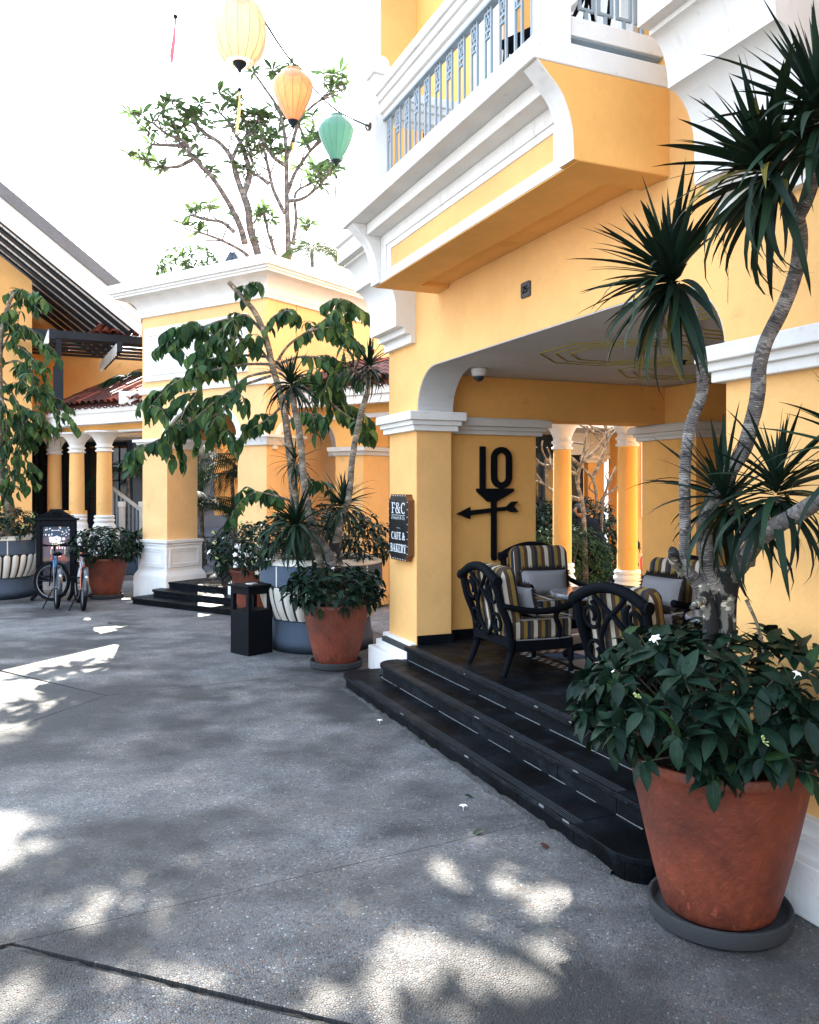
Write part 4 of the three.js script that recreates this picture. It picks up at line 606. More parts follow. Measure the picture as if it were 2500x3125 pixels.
// poster stand
{
  const b = thing('poster_stand', 'black carved poster stand behind the bicycles with a night fair poster', 'poster stand', [0.02, 0, -15.50], 0.398 - 0.8);
  b.rotation.y = -0.40;
  part('frame', [bx(-0.335, -0.255, 0.30, 1.34, -0.05, 0.03, 0.008), bx(0.255, 0.335, 0.30, 1.34, -0.05, 0.03, 0.008), bx(-0.255, 0.255, 1.24, 1.34, -0.05, 0.03, 0.008), bx(-0.255, 0.255, 0.30, 0.40, -0.05, 0.03, 0.008), bx(-0.26, 0.26, 0.38, 1.26, -0.05, -0.03, 0)], M.black, b);
  part('inner_frame', [bx(-0.257, -0.235, 0.39, 1.25, -0.03, 0.018, 0.003), bx(0.235, 0.257, 0.39, 1.25, -0.03, 0.018, 0.003), bx(-0.235, 0.235, 1.235, 1.25, -0.03, 0.018, 0.003)], M.black, b);
  part('cornice', [bx(-0.37, 0.37, 1.34, 1.375, -0.07, 0.05, 0.008)], M.black, b);
  const crest = [[-0.33, 1.375], [0.33, 1.375], [0.27, 1.40], [0.2, 1.45], [0.12, 1.50], [0.1, 1.53], [-0.1, 1.53], [-0.12, 1.50], [-0.2, 1.45], [-0.27, 1.40]]; const carve = [];
  for (let i = 0; i < 9; i++) { const a = Math.PI * (0.1 + 0.8 * i / 8); carve.push(limb([[0, 1.39, 0.015], [0.1 * Math.cos(a), 1.39 + 0.11 * Math.sin(a), 0.03]], [0.006, 0.014], 4, 6)); } for (const s of [-1, 1]) for (let i = 0; i < 3; i++) { const o = []; for (let k = 0; k <= 12; k++) { const a = k / 12 * 8, r = 0.04 * (1 - k / 16); o.push([s * (0.15 + i * 0.06 + r * Math.cos(a)), 1.42 - i * 0.012 + r * 0.8 * Math.sin(a), 0.018]); } carve.push(limb(o, 0.008, 24, 5)); }
  const cr0 = part('crest', ext(crest, -0.03, 0.015), M.black, b); part('carving', carve, M.black, cr0);
  for (const s of [-1, 1]) part('foot', [limb([[s * 0.29, 0.32, 0], [s * 0.3, 0.12, 0.08], [s * 0.31, 0.03, 0.24]], [0.045, 0.03], 10, 8), limb([[s * 0.29, 0.32, -0.02], [s * 0.3, 0.12, -0.1], [s * 0.31, 0.03, -0.24]], [0.045, 0.03], 10, 8)], M.black, b);
  const cv = document.createElement('canvas'); cv.width = 300; cv.height = 560; const g = cv.getContext('2d'); setSeed(5);
  g.fillStyle = '#1f3a4c'; g.fillRect(0, 0, 300, 560); g.fillStyle = '#5b4a52'; g.fillRect(0, 120, 300, 260); g.fillStyle = '#2f2830'; g.fillRect(0, 350, 300, 210); g.fillStyle = '#6d5348'; g.fillRect(0, 350, 300, 40);
  for (let i = 0; i < 34; i++) { const x = rr(5, 295), y = 10 + Math.abs(x - 150) * 0.0 + rr(0, 110); g.fillStyle = ['#fff3e0', '#ffd9c0', '#f6e6ff'][i % 3]; g.beginPath(); g.arc(x, y, rr(3, 9), 0, 7); g.fill(); }
  g.fillStyle = '#e9dfe0'; for (let i = 0; i < 26; i++) { g.beginPath(); g.arc(rr(80, 240), rr(120, 190), rr(8, 20), 0, 7); g.fill(); } g.fillStyle = '#f1e3b8'; for (let i = 0; i < 6; i++) for (let j = 0; j < 5; j++) g.fillRect(100 + i * 24, 180 + j * 16, 15, 10);
  for (let i = 0; i < 12; i++) { g.fillStyle = i % 2 ? '#f4efe8' : '#b3343a'; g.fillRect(80 + i * 14, 232, 14, 22); } g.fillStyle = '#d9c8a0'; g.fillRect(86, 254, 8, 60); g.fillRect(236, 254, 8, 60); g.fillStyle = '#a5473b'; g.fillRect(90, 318, 150, 52); g.fillStyle = '#f0e6e0'; g.fillRect(124, 326, 76, 16);
  g.strokeStyle = '#c0705c'; g.lineWidth = 5; for (const x of [112, 232]) { g.beginPath(); g.arc(x, 378, 30, 0, 7); g.stroke(); for (let k = 0; k < 6; k++) { g.beginPath(); g.moveTo(x, 378); g.lineTo(x + 30 * Math.cos(k * 1.05), 378 + 30 * Math.sin(k * 1.05)); g.lineWidth = 2; g.stroke(); g.lineWidth = 5; } }
  g.fillStyle = '#d8cfcf'; for (let i = 0; i < 5; i++) g.fillRect(90 - i * 6, 450 + i * 16, 120 + i * 14, 2); g.fillRect(112, 44, 80, 7);
  const ct = new THREE.CanvasTexture(cv); ct.colorSpace = THREE.SRGBColorSpace; const pl = new THREE.PlaneGeometry(0.472, 0.85); pl.translate(0, 0.815, -0.008); part('poster', pl, new THREE.MeshStandardMaterial({ map: ct, roughness: 0.5 }), b);
}
// two parked bicycles, rear wheels towards the camera
{
  const tyre = new THREE.TorusGeometry(0.300, 0.030, 10, 40), rim = new THREE.TorusGeometry(0.268, 0.012, 6, 36), rub = paint(0.010, 0.010, 0.011, { rough: 0.9, spec: 0.1 }), alu = new THREE.MeshStandardMaterial({ color: 0x70757a, metalness: 0.8, roughness: 0.35 });
  const spokes = merge(Array.from({ length: 18 }, (_, i) => { const a = i / 18 * Math.PI * 2; return limb([[0.02 * Math.cos(a + 0.6), 0.02 * Math.sin(a + 0.6), i % 2 ? 0.02 : -0.02], [0.262 * Math.cos(a), 0.262 * Math.sin(a), 0]], 0.0016, 1, 3, false); }));
  const hub = new THREE.CylinderGeometry(0.022, 0.022, 0.09, 14); hub.rotateX(Math.PI / 2);
  const bike = (pos, turn, steer, lean, col, col2, label) => { // forward is +x, z to the right
    const b = thing('bicycle', label, 'bicycle', pos, turn, 'bicycles parked by the poster stand'); b.rotation.order = 'YXZ'; b.rotation.x = lean;
    const fm = new THREE.MeshPhysicalMaterial({ color: new THREE.Color(col), roughness: 0.35, clearcoat: 0.8, metalness: 0.2 }), f2 = new THREE.MeshPhysicalMaterial({ color: new THREE.Color(col2), roughness: 0.35, clearcoat: 0.8 });
    const wheel = (x, s) => { const w = new THREE.Group(); w.name = 'wheel'; w.position.set(x, 0.33, 0); w.rotation.y = s; b.add(w); part('tyre', tyre, rub, w); part('rim', [rim, spokes, hub], alu, w); return w; };
    wheel(0, 0); const fw = wheel(1.03, steer);
    part('frame', [limb([[0.44, 0.32, 0], [0.36, 0.72, 0]], 0.018), limb([[0.44, 0.32, 0], [0.86, 0.70, 0]], 0.021), limb([[0.37, 0.66, 0], [0.85, 0.78, 0]], 0.019)], fm, b);
    part('rear_stays', [-1, 1].flatMap(s => [limb([[0, 0.33, s * 0.055], [0.36, 0.62, s * 0.03]], 0.010), limb([[0, 0.33, s * 0.055], [0.44, 0.32, s * 0.03]], 0.011)]), f2, b);
    part('head_tube', limb([[0.87, 0.64, 0], [0.84, 0.84, 0]], 0.026), f2, b);
    const cs = Math.cos(steer), sn = Math.sin(steer);
    part('fork', [-1, 1].map(s => limb([[1.03 + s * 0.055 * sn, 0.33, s * 0.055 * cs], [0.9, 0.62, s * 0.045 * cs], [0.865, 0.67, 0]], 0.014)), M.black, b);
    part('handlebar', [limb([[0.84, 0.84, 0], [0.85, 0.93, 0]], 0.016), limb([-1, -0.45, 0, 0.45, 1].map(q => [0.85 - 0.33 * q * sn * -1 + (Math.abs(q) > 0.9 ? -0.05 : 0), 0.935 + 0.02 * Math.abs(q), 0.33 * q * cs]), 0.012, 16)], M.black, b);
    for (const s of [-1, 1]) part('grip', limb([[0.85 + 0.23 * s * sn, 0.945, 0.23 * s * cs], [0.82 + 0.335 * s * sn, 0.957, 0.335 * s * cs]], 0.019, 2, 8), rub, b);
    const sd = new THREE.SphereGeometry(1, 18, 10); sd.scale(0.14, 0.03, 0.075); { const p = sd.attributes.position; for (let i = 0; i < p.count; i++) { const x = p.getX(i); p.setZ(i, p.getZ(i) * (x > 0 ? 1 - x * 5 : 1)); p.setY(i, p.getY(i) + (x < -0.06 ? 0.02 : 0)); } sd.computeVertexNormals(); } sd.translate(0.33, 0.83, 0); part('saddle', sd, M.black, b); part('seat_post', limb([[0.37, 0.70, 0], [0.345, 0.82, 0]], 0.014), alu, b);
    const fend = (x, a0, a1, s) => { const pos = [], idx = []; for (let i = 0; i <= 14; i++) { const a = a0 + (a1 - a0) * i / 14; for (const [r, z] of [[0.338, -0.034], [0.348, 0], [0.338, 0.034]]) pos.push(r * Math.cos(a), r * Math.sin(a), z); } for (let i = 0; i < 14; i++) for (let j = 0; j < 2; j++) { const q = i * 3 + j; idx.push(q, q + 1, q + 3, q + 3, q + 1, q + 4); } const g = new THREE.BufferGeometry(); g.setAttribute('position', new THREE.Float32BufferAttribute(pos, 3)); g.setIndex(idx); g.computeVertexNormals(); const o = part('mudguard', wuv(g), new THREE.MeshPhysicalMaterial({ color: 0x1a232c, roughness: 0.3, clearcoat: 0.6, side: THREE.DoubleSide }), b); o.position.set(x, 0.335, 0); o.rotation.y = s; };
    fend(0, 0.9, 3.35, 0); fend(1.03, 0.6, 2.5, steer);
    const ch = new THREE.TorusGeometry(0.085, 0.008, 6, 24); ch.translate(0.44, 0.32, 0.06); part('chainring', [ch, limb([[0.44, 0.32, 0.065], [0.0, 0.365, 0.065]], 0.005, 1, 4), limb([[0.44, 0.24, 0.065], [0.0, 0.295, 0.065]], 0.005, 1, 4)], M.black, b);
    part('crank', [limb([[0.44, 0.32, 0.08], [0.52, 0.17, 0.085]], 0.011, 1), limb([[0.44, 0.32, -0.08], [0.36, 0.47, -0.085]], 0.011, 1)], M.black, b);
    part('pedal', bx(0.47, 0.57, 0.155, 0.18, 0.09, 0.18), M.black, b); part('pedal', bx(0.31, 0.41, 0.46, 0.485, -0.18, -0.09), M.black, b);
    part('kickstand', limb([[0.12, 0.30, -0.06], [0.02, 0.0, -0.20]], 0.010), M.black, b);
    part('reflector', bx(-0.012, 0.012, -0.05, 0.05, -0.006, 0.006), new THREE.MeshStandardMaterial({ color: 0xd98a1e, roughness: 0.3 }), fw).position.set(-0.16, 0.12, 0.0);
    part('tail_light', at(new THREE.CylinderGeometry(0.018, 0.018, 0.014, 14), -0.28, 0.545, 0, 0, 0, Math.PI / 2), new THREE.MeshStandardMaterial({ color: 0xe8e8e6, roughness: 0.3 }), b);
    return b;
  };
  bike([0.022, 0, -14.28], 1.657, 0.95, 0.05, '#1d5f8c', '#0c0e11', 'black and blue bicycle with its front wheel turned, in front of the poster stand');
  const b2 = bike([0.396, 0, -13.9], 1.62, 0.12, 0.05, '#8d9196', '#a8521a', 'white and orange bicycle beside the terracotta pot');
  part('seat_band', limb([[0.395, 0.60, 0], [0.372, 0.67, 0]], 0.0215), new THREE.MeshStandardMaterial({ color: 0xc21822, roughness: 0.4 }), b2);
}
// silk lanterns on a rope from the balcony post
{
  const lant = (pos, s, rad, col, name, label, tas, round) => {
    const l = thing('lantern', label, 'lantern', pos, 0.4, 'silk lanterns on the rope'); l.scale.setScalar(s);
    const n = 14, prof = []; for (let i = 0; i <= 14; i++) { const q = i / 14; const y = 0.16 - 0.36 * q; const r = round ? 0.145 * Math.sqrt(Math.max(0.05, 1 - ((y + 0.03) / 0.2) ** 2)) : q < 0.3 ? 0.06 + 0.088 * Math.sin(q / 0.3 * Math.PI / 2) : 0.148 - 0.113 * ((q - 0.3) / 0.7) ** 1.5; prof.push([r, y]); }
    const g = lathe(prof.reverse(), n * 4), p = g.attributes.position; for (let i = 0; i < p.count; i++) { const x = p.getX(i), z = p.getZ(i), a = Math.atan2(z, x), k = 1 - 0.022 * (1 - Math.abs(Math.cos(a * n / 2))) * 1; p.setX(i, x * k); p.setZ(i, z * k); } g.computeVertexNormals();
    part('silk', g, new THREE.MeshPhysicalMaterial({ color: new THREE.Color(...col), roughness: 0.7, transmission: 0.5, thickness: 0, side: THREE.DoubleSide }), l);
    const ribs = []; for (let k = 0; k < n; k++) { const a = k / n * Math.PI * 2 + Math.PI / n * 0; ribs.push(limb(prof.filter((_, i) => i % 2 === 0).map(([r, y]) => [r * Math.cos(a) * 0.995, y, r * Math.sin(a) * 0.995]), 0.0022, 14, 4)); } part('rib', ribs, new THREE.MeshStandardMaterial({ color: new THREE.Color(...col).multiplyScalar(0.55), roughness: 0.7 }), l);
    part('cap', lathe([[0, 0.175], [0.055, 0.175], [0.06, 0.165], [0.06, 0.155], [0, 0.155]], 24), new THREE.MeshStandardMaterial({ color: new THREE.Color(...col).multiplyScalar(0.5) }), l);
    part('finial', lathe([[0, -0.255], [0.008, -0.25], [0.012, -0.235], [0.035, -0.21], [0.038, -0.198], [0, -0.198]].reverse(), 20), M.steel, l);
    part('bead', at(new THREE.SphereGeometry(0.011, 12, 10), 0, -0.345, 0), M.steel, l); part('cord', [limb([[0, -0.25, 0], [0, -0.35, 0]], 0.0015, 1, 4), limb([[0, 0.17, 0], [0, 0.225, 0]], 0.0025, 1, 4)], M.steel, l);
    const ts = []; setSeed(9 + pos[0] * 10); for (let i = 0; i < 7; i++) { const o = rr(-0.004, 0.004), w = rr(-0.006, 0.006); ts.push(limb([[o, -0.355, o], [-0.004 + w, -0.45, w], [-0.02 + w, -0.60 + rr(0, 0.05), w]], 0.0028, 8, 4)); } part('tassel', ts, new THREE.MeshStandardMaterial({ color: new THREE.Color(...tas), roughness: 0.9 }), l);
    return l;
  };
  lant([2.167, 4.835, -6.737], 1, 0, [0.17, 0.38, 0.29], '', 'green silk lantern nearest the balcony post', [0.05, 0.42, 0.34]);
  lant([1.631, 4.83, -6.116], 1.02, 0, [0.95, 0.46, 0.22], '', 'orange silk lantern in the middle of the rope', [0.9, 0.45, 0.1]);
  lant([0.945, 4.46, -4.68], 1.02, 0, [0.86, 0.66, 0.45], '', 'large pale round silk lantern at the top of the photo', [0.85, 0.65, 0.25], true);
  lant([0.553, 4.59, -4.323], 1.0, 0, [0.62, 0.10, 0.12], '', 'red silk lantern whose tassel hangs at the top left', [0.70, 0.20, 0.24]);
  const rope = thing('lantern_rope', 'dark rope slung from the balcony post carrying the silk lanterns', 'rope');
  const pr = [[2.36, 4.83, -6.44], [2.22, 5.0, -6.75], [2.167, 5.065, -6.74], [1.9, 5.08, -6.4], [1.631, 5.06, -6.12], [1.25, 4.85, -5.35], [0.945, 4.70, -4.68], [0.553, 4.83, -4.32], [-0.3, 5.2, -3.2], [-1.2, 5.8, -2.0]];
  part('cable', limb([[2.36, 4.83, -6.44], [2.167, 5.055, -6.74], [1.631, 5.06, -6.12], [0.945, 4.69, -4.68], [0.553, 4.81, -4.32], [-0.6, 5.3, -3.0], [-2.5, 6.2, -1.0]], 0.007, 60, 6, true, 0.3), M.steel, rope);
  part('shackle', [at(new THREE.TorusGeometry(0.022, 0.006, 6, 16), 2.345, 4.83, -6.46, 0.6), at(new THREE.CylinderGeometry(0.03, 0.03, 0.012, 16), 2.357, 4.83, -6.43, 0, 0, Math.PI / 2)], paint(0.10, 0.06, 0.05, { metal: 0.6 }), rope);
}

// ---------------------------------------------------------------- shrubs
const flowerG = (() => { const g = []; for (let i = 0; i < 5; i++) { const l = leafGeo(0.022, 0.014, { seg: 3, droop: 0.2, fold: 0.1, flat: true }); l.rotateY(i / 5 * Math.PI * 2); g.push(l); } g.push(limb([[0, 0, 0], [0, -0.03, 0]], 0.0015, 1, 4)); return merge(g); })();
const budG = (() => { setSeed(3); const g = []; for (let i = 0; i < 7; i++) { const a = rr(0, 6.3), t = rr(0.2, 0.9); g.push(limb([[0, 0, 0], [0.03 * Math.sin(t) * Math.cos(a), 0.03 * Math.cos(t), 0.03 * Math.sin(t) * Math.sin(a)]], [0.001, 0.0028], 2, 5)); } return merge(g); })();
const M_bud = new THREE.MeshStandardMaterial({ color: new THREE.Color().setRGB(0.42, 0.5, 0.2), roughness: 0.7 });
function shrub(name, label, cat, base, c, r, o) {
  setSeed(o.seed); const t = thing(name, label, cat, base, 0, o.group); const list = [], stems = [], C = V(...c), geos = o.geos ?? G_ov, s0 = o.s ?? 1;
  const lo = o.lo ?? -0.55;
  const inner = o.inner ?? 0.5;
  for (let i = 0; i < o.n; i++) {
    const y = lo + (1 - lo) * ((i + rnd()) / o.n), a = i * 2.39996 + rr(-0.4, 0.4), q = Math.sqrt(Math.max(0, 1 - y * y));
    let d = V(q * Math.cos(a), y, q * Math.sin(a)); const k = i % 4 === 3 ? rr(inner, 0.8) : rr(0.82, 1.06);
    let tip = V(C.x + d.x * r[0] * k, C.y + d.y * r[1] * k, C.z + d.z * r[2] * k);
    if (o.keep && !o.keep(tip)) continue;
    const ax = d.clone().multiplyScalar(0.8).add(V(rr(-.3, .3), 0.45, rr(-.3, .3))).normalize();
    const m = Math.round(rr(5, 8)); const e1 = ax.clone().cross(Math.abs(ax.y) > 0.9 ? V(1, 0, 0) : V(0, 1, 0)).normalize(), e2 = ax.clone().cross(e1);
    for (let j = 0; j < m; j++) { const b = j / m * 6.283 + rr(-0.35, 0.35), tl = rr(0.25, 0.75); const dir = e1.clone().multiplyScalar(Math.cos(b)).addScaledVector(e2, Math.sin(b)).addScaledVector(ax, tl).addScaledVector(V(0, -1, 0), rr(0, 0.45)); const p = tip.clone().addScaledVector(ax, -rr(0, 0.05)); const kk = rnd(); list.push({ m: frame(p, dir, rr(-0.5, 0.5), s0 * rr(0.5, 1.18)), g: Math.floor(rnd() * geos.length), k: kk < 0.45 ? 0 : kk < 0.75 ? 1 : kk < 0.93 ? 2 : 3 }); }
    if (i % (o.stemEvery ?? 5) === 0) stems.push(limb([[rr(-.1, .1), C.y - r[1] * 0.9, rr(-.1, .1)], [C.x * .5 + (tip.x) * 0.5, (C.y - r[1] * 0.6 + tip.y) / 2 - 0.02, (tip.z) * 0.5], tip.toArray()], [0.007, 0.003], 6, 5));
    if (o.flower && rnd() < o.flower) { const fl = part(rnd() < 0.6 ? 'flower' : 'flower_bud', rnd() < 0.5 ? budG : flowerG, M.petal, t); fl.name = fl.geometry === budG ? 'flower_bud' : 'flower'; if (fl.geometry === budG) fl.material = M_bud; fl.position.copy(tip).addScaledVector(ax, 0.05); fl.quaternion.setFromUnitVectors(V(0, 1, 0), ax); fl.scale.setScalar((o.fs ?? 1) * rr(0.8, 1.3)); }
  }
  part('stem', stems, M.barkTree, t);
  leaves(t, list, geos, o.mats ?? L_shrub, o.most ?? 300); return t;
}
const shrubGroup = 'leafy shrubs in pots and planters';
const big = shrub('shrub', 'big glossy dark green shrub with white flowers in the large pot at the right', 'shrub', [2.72, 0.67, -2.92], [-0.03, 0.29, 0.0], [0.58, 0.33, 0.58], { n: 270, seed: 11, flower: 0.06, lo: -0.68, group: shrubGroup, s: 1.04, keep: p => p.x + 2.735 < 3.12 });
shrub('shrub', 'low dark shrub under the two slim dracaena trunks, left of the cafe pillar', 'shrub', [2.751, 0.62, -8.552], [0, 0.22, 0], [0.52, 0.25, 0.52], { n: 150, seed: 12, flower: 0.02, lo: -0.7, geos: G_ov, group: shrubGroup });
shrub('shrub', 'dense dark shrub in the pot beside the bicycles', 'shrub', [0.812, 0.62, -15.387], [0, 0.27, 0], [0.60, 0.36, 0.60], { n: 210, seed: 13, lo: -0.7, geos: G_small, group: shrubGroup, s: 1.05 });
shrub('shrub', 'shrub with many white flowers above the black litter bin', 'shrub', [2.728, 0.62, -12.413], [-0.04, 0.32, 0.02], [0.60, 0.44, 0.60], { n: 210, seed: 14, lo: -0.7, geos: G_small, flower: 0.16, fs: 1.9, group: shrubGroup });
shrub('shrub', 'wide dark shrub filling the planter behind the slim dracaena trunks', 'shrub', [2.967, 1.02, -9.79], [0, 0.22, 0], [0.86, 0.46, 0.80], { n: 300, seed: 15, lo: -0.5, geos: G_small, flower: 0.03, fs: 1.6, group: shrubGroup });
shrub('shrub', 'dark shrub with a few white flowers in the planter at the left edge', 'shrub', [-0.95, 1.02, -16.32], [0, 0.14, 0], [0.86, 0.40, 0.80], { n: 260, seed: 16, lo: -0.5, geos: G_small, flower: 0.05, fs: 2, group: shrubGroup });

// ---------------------------------------------------------------- dracaenas
function head(list, pos, axis, n, len, o = {}) {
  axis = axis.clone().normalize(); const e1 = axis.clone().cross(Math.abs(axis.y) > 0.9 ? V(1, 0, 0) : V(0, 1, 0)).normalize(), e2 = axis.clone().cross(e1); const L0 = 0.42;
  for (let i = 0; i < n; i++) {
    const q = (i + rnd() * 0.8) / n, th = (6 + 118 * Math.pow(q, 0.85)) * Math.PI / 180 + rr(-.12, .12), b = i * 2.39996 + rr(-0.3, 0.3);
    const dir = e1.clone().multiplyScalar(Math.sin(th) * Math.cos(b)).addScaledVector(e2, Math.sin(th) * Math.sin(b)).addScaledVector(axis, Math.cos(th)).normalize();
    const s = len / L0 * rr(0.72, 1.12) * (q < 0.12 ? 0.75 : 1); const p = pos.clone().addScaledVector(axis, (0.5 - q) * (o.spread ?? 0.10)).addScaledVector(dir, 0.012);
    if (o.side !== undefined && dir.x * 0.92 + dir.z * 0.39 > o.side + Math.max(0, dir.y - 0.35) * 1.1) continue; const tip = p.clone().addScaledVector(dir, s * L0); if (o.keep && !o.keep(tip)) { dir.x -= 0.9; dir.normalize(); }
    const hg = clamp(1 - dir.y * 0.6 - 0.25 + rr(-0.2, 0.2), 0, 0.999) * (o.droop ?? 1); const G = o.G ?? G_bl; const gi = Math.min(G.length - 1, Math.floor(clamp(hg, 0, 0.999) * G.length));
    const k = rnd(); list.push({ m: frame(p, dir, rr(-0.5, 0.5), V(s, s * 0.95, s * rr(0.85, 1.2) * (o.wide ?? 1))), g: gi, k: k < 0.45 ? 0 : k < 0.82 ? 1 : k < 0.975 ? 2 : (o.yellow ? 3 : 2) });
  }
}
{ // the tall one in the foreground
  setSeed(21); const t = thing('dracaena', 'tall dracaena with thick pale twisted trunks in the large foreground pot', 'dracaena', [2.735, 0.6, -2.942], 0, 'dracaenas in pots'); const o = [2.735, 0.6, -2.942];
  const L = pts => pts.map(p => [p[0] - o[0], p[1] - o[1], p[2] - o[2]]);
  const P = {
    trunk: [[2.75, 0.62, -2.94], [2.735, 1.0, -2.93], [2.73, 1.16, -2.92], [2.73, 1.29, -2.90], [2.72, 1.42, -2.89], [2.71, 1.54, -2.87]], trunk2: [[2.69, 0.62, -2.92], [2.665, 1.0, -2.90], [2.65, 1.30, -2.90], [2.64, 1.39, -2.90], [2.62, 1.48, -2.91]],
    b1: [[2.67, 1.40, -2.92], [2.60, 1.49, -2.93], [2.55, 1.55, -2.94], [2.54, 1.68, -2.93], [2.53, 1.77, -2.92], [2.52, 1.90, -2.91], [2.52, 2.06, -2.90], [2.53, 2.18, -2.88], [2.56, 2.30, -2.85], [2.56, 2.42, -2.85], [2.55, 2.52, -2.86], [2.53, 2.61, -2.86], [2.48, 2.71, -2.87], [2.44, 2.76, -2.88]],
    b2: [[2.68, 1.44, -2.91], [2.65, 1.52, -2.90], [2.62, 1.68, -2.90], [2.63, 1.81, -2.88], [2.69, 1.96, -2.83], [2.74, 2.07, -2.79], [2.76, 2.18, -2.77], [2.765, 2.30, -2.74], [2.77, 2.40, -2.74], [2.80, 2.52, -2.73], [2.83, 2.67, -2.66], [2.84, 2.82, -2.60], [2.81, 2.92, -2.56], [2.76, 3.0, -2.53]],
    b2l: [[2.76, 2.97, -2.53], [2.72, 3.04, -2.52], [2.65, 3.11, -2.52]], b2r: [[2.76, 2.97, -2.53], [2.75, 3.05, -2.46], [2.72, 3.14, -2.40], [2.68, 3.26, -2.34]],
    b3: [[2.72, 1.47, -2.88], [2.725, 1.52, -2.84], [2.70, 1.58, -2.76], [2.66, 1.65, -2.67], [2.66, 1.73, -2.57], [2.67, 1.79, -2.46], [2.67, 1.88, -2.3], [2.66, 2.0, -2.16]],
    h3: [[2.70, 1.57, -2.72], [2.73, 1.67, -2.75], [2.71, 1.75, -2.78], [2.67, 1.82, -2.81]], h4: [[2.66, 1.66, -2.62], [2.73, 1.74, -2.63], [2.745, 1.79, -2.61], [2.73, 1.86, -2.60]],
    stub: [[2.58, 1.51, -2.97], [2.49, 1.58, -2.94], [2.43, 1.63, -2.88]], stub2: [[2.65, 1.41, -2.92], [2.56, 1.40, -2.87], [2.48, 1.39, -2.82]],
  };
  part('trunk', limb(L(P.trunk), q => 0.058 - 0.012 * q + 0.018 * sstep(0.75, 1, q), 30, 14, true, 0.16), M.barkFis, t);
  part('trunk', limb(L(P.trunk2), q => 0.026 + 0.008 * q, 24, 10, true, 0.2), M.barkFis, t);
  part('branch', limb(L(P.b1), q => 0.025 - 0.001 * q + 0.016 * sstep(0.14, 0, q), 70, 14, true, 0.06), M.barkRing, t);
  part('branch', limb(L(P.b2), q => 0.034 - 0.005 * q + 0.014 * sstep(0.1, 0, q), 76, 14, true, 0.06), M.barkRing, t);
  part('branch', limb(L(P.b2l), [0.023, 0.021], 14, 12, true, 0.05), M.barkRing, t); part('branch', limb(L(P.b2r), [0.023, 0.020], 16, 12, true, 0.05), M.barkRing, t);
  part('branch', limb(L(P.b3), q => 0.040 - 0.012 * q, 44, 14, true, 0.10), M.barkRing, t);
  part('branch', limb(L(P.h3), [0.023, 0.021], 16, 10, true, 0.05), M.barkRing, t); part('branch', limb(L(P.h4), [0.021, 0.019], 14, 10, true, 0.05), M.barkRing, t);
  part('stump', limb(L(P.stub), [0.026, 0.021], 12, 9, true, 0.25), M.barkFis, t); part('stump', limb(L(P.stub2), [0.020, 0.012], 12, 8, true, 0.3), M.barkFis, t);
  part('aerial_root', limb(L([[2.72, 1.42, -2.76], [2.75, 1.30, -2.72], [2.76, 1.17, -2.70]]), [0.008, 0.006], 10, 6, true, 0.2), M.barkTree, t);
  const list = [], O = V(...o), sub = (x, y, z) => V(x, y, z).sub(O), keep = p => p.x + o[0] < 3.13;
  head(list, sub(2.43, 2.775, -2.88), V(-0.55, 0.80, 0.05), 130, 0.44, { keep, yellow: 1, spread: 0.09, droop: 0.75, wide: 1.12, side: 0.12 });
  head(list, sub(2.62, 3.13, -2.52), V(-0.70, 0.55, 0.1), 120, 0.48, { keep, yellow: 1, droop: 0.8, wide: 1.12, side: 0.05 });
  head(list, sub(2.67, 3.29, -2.33), V(-0.3, 1, 0.1), 110, 0.46, { keep, yellow: 1, droop: 0.8, wide: 1.12 });
  head(list, sub(2.665, 1.835, -2.815), V(-0.35, 0.9, -0.2), 62, 0.39, { keep, wide: 1.1 });
  head(list, sub(2.725, 1.875, -2.60), V(0.02, 1, 0.05), 75, 0.38, { keep, wide: 1.1 });
  head(list, sub(2.66, 2.03, -2.13), V(0, 0.8, 0.5), 60, 0.42, { keep });
  for (const [h, n] of [[[2.445, 2.755, -2.875], 5], [[2.63, 3.11, -2.52], 4]]) for (let i = 0; i < n; i++) { const a = rr(0, 6.3); part('dead_leaf', limb([sub(...h), sub(h[0] + 0.05 * Math.cos(a), h[1] - 0.1, h[2] + 0.05 * Math.sin(a)), sub(h[0] + 0.07 * Math.cos(a), h[1] - rr(0.2, 0.34), h[2] + 0.07 * Math.sin(a))], [0.004, 0.001], 8, 4), M.barkPale, t); }
  leaves(t, list, G_bl, L_blade, 300);
}
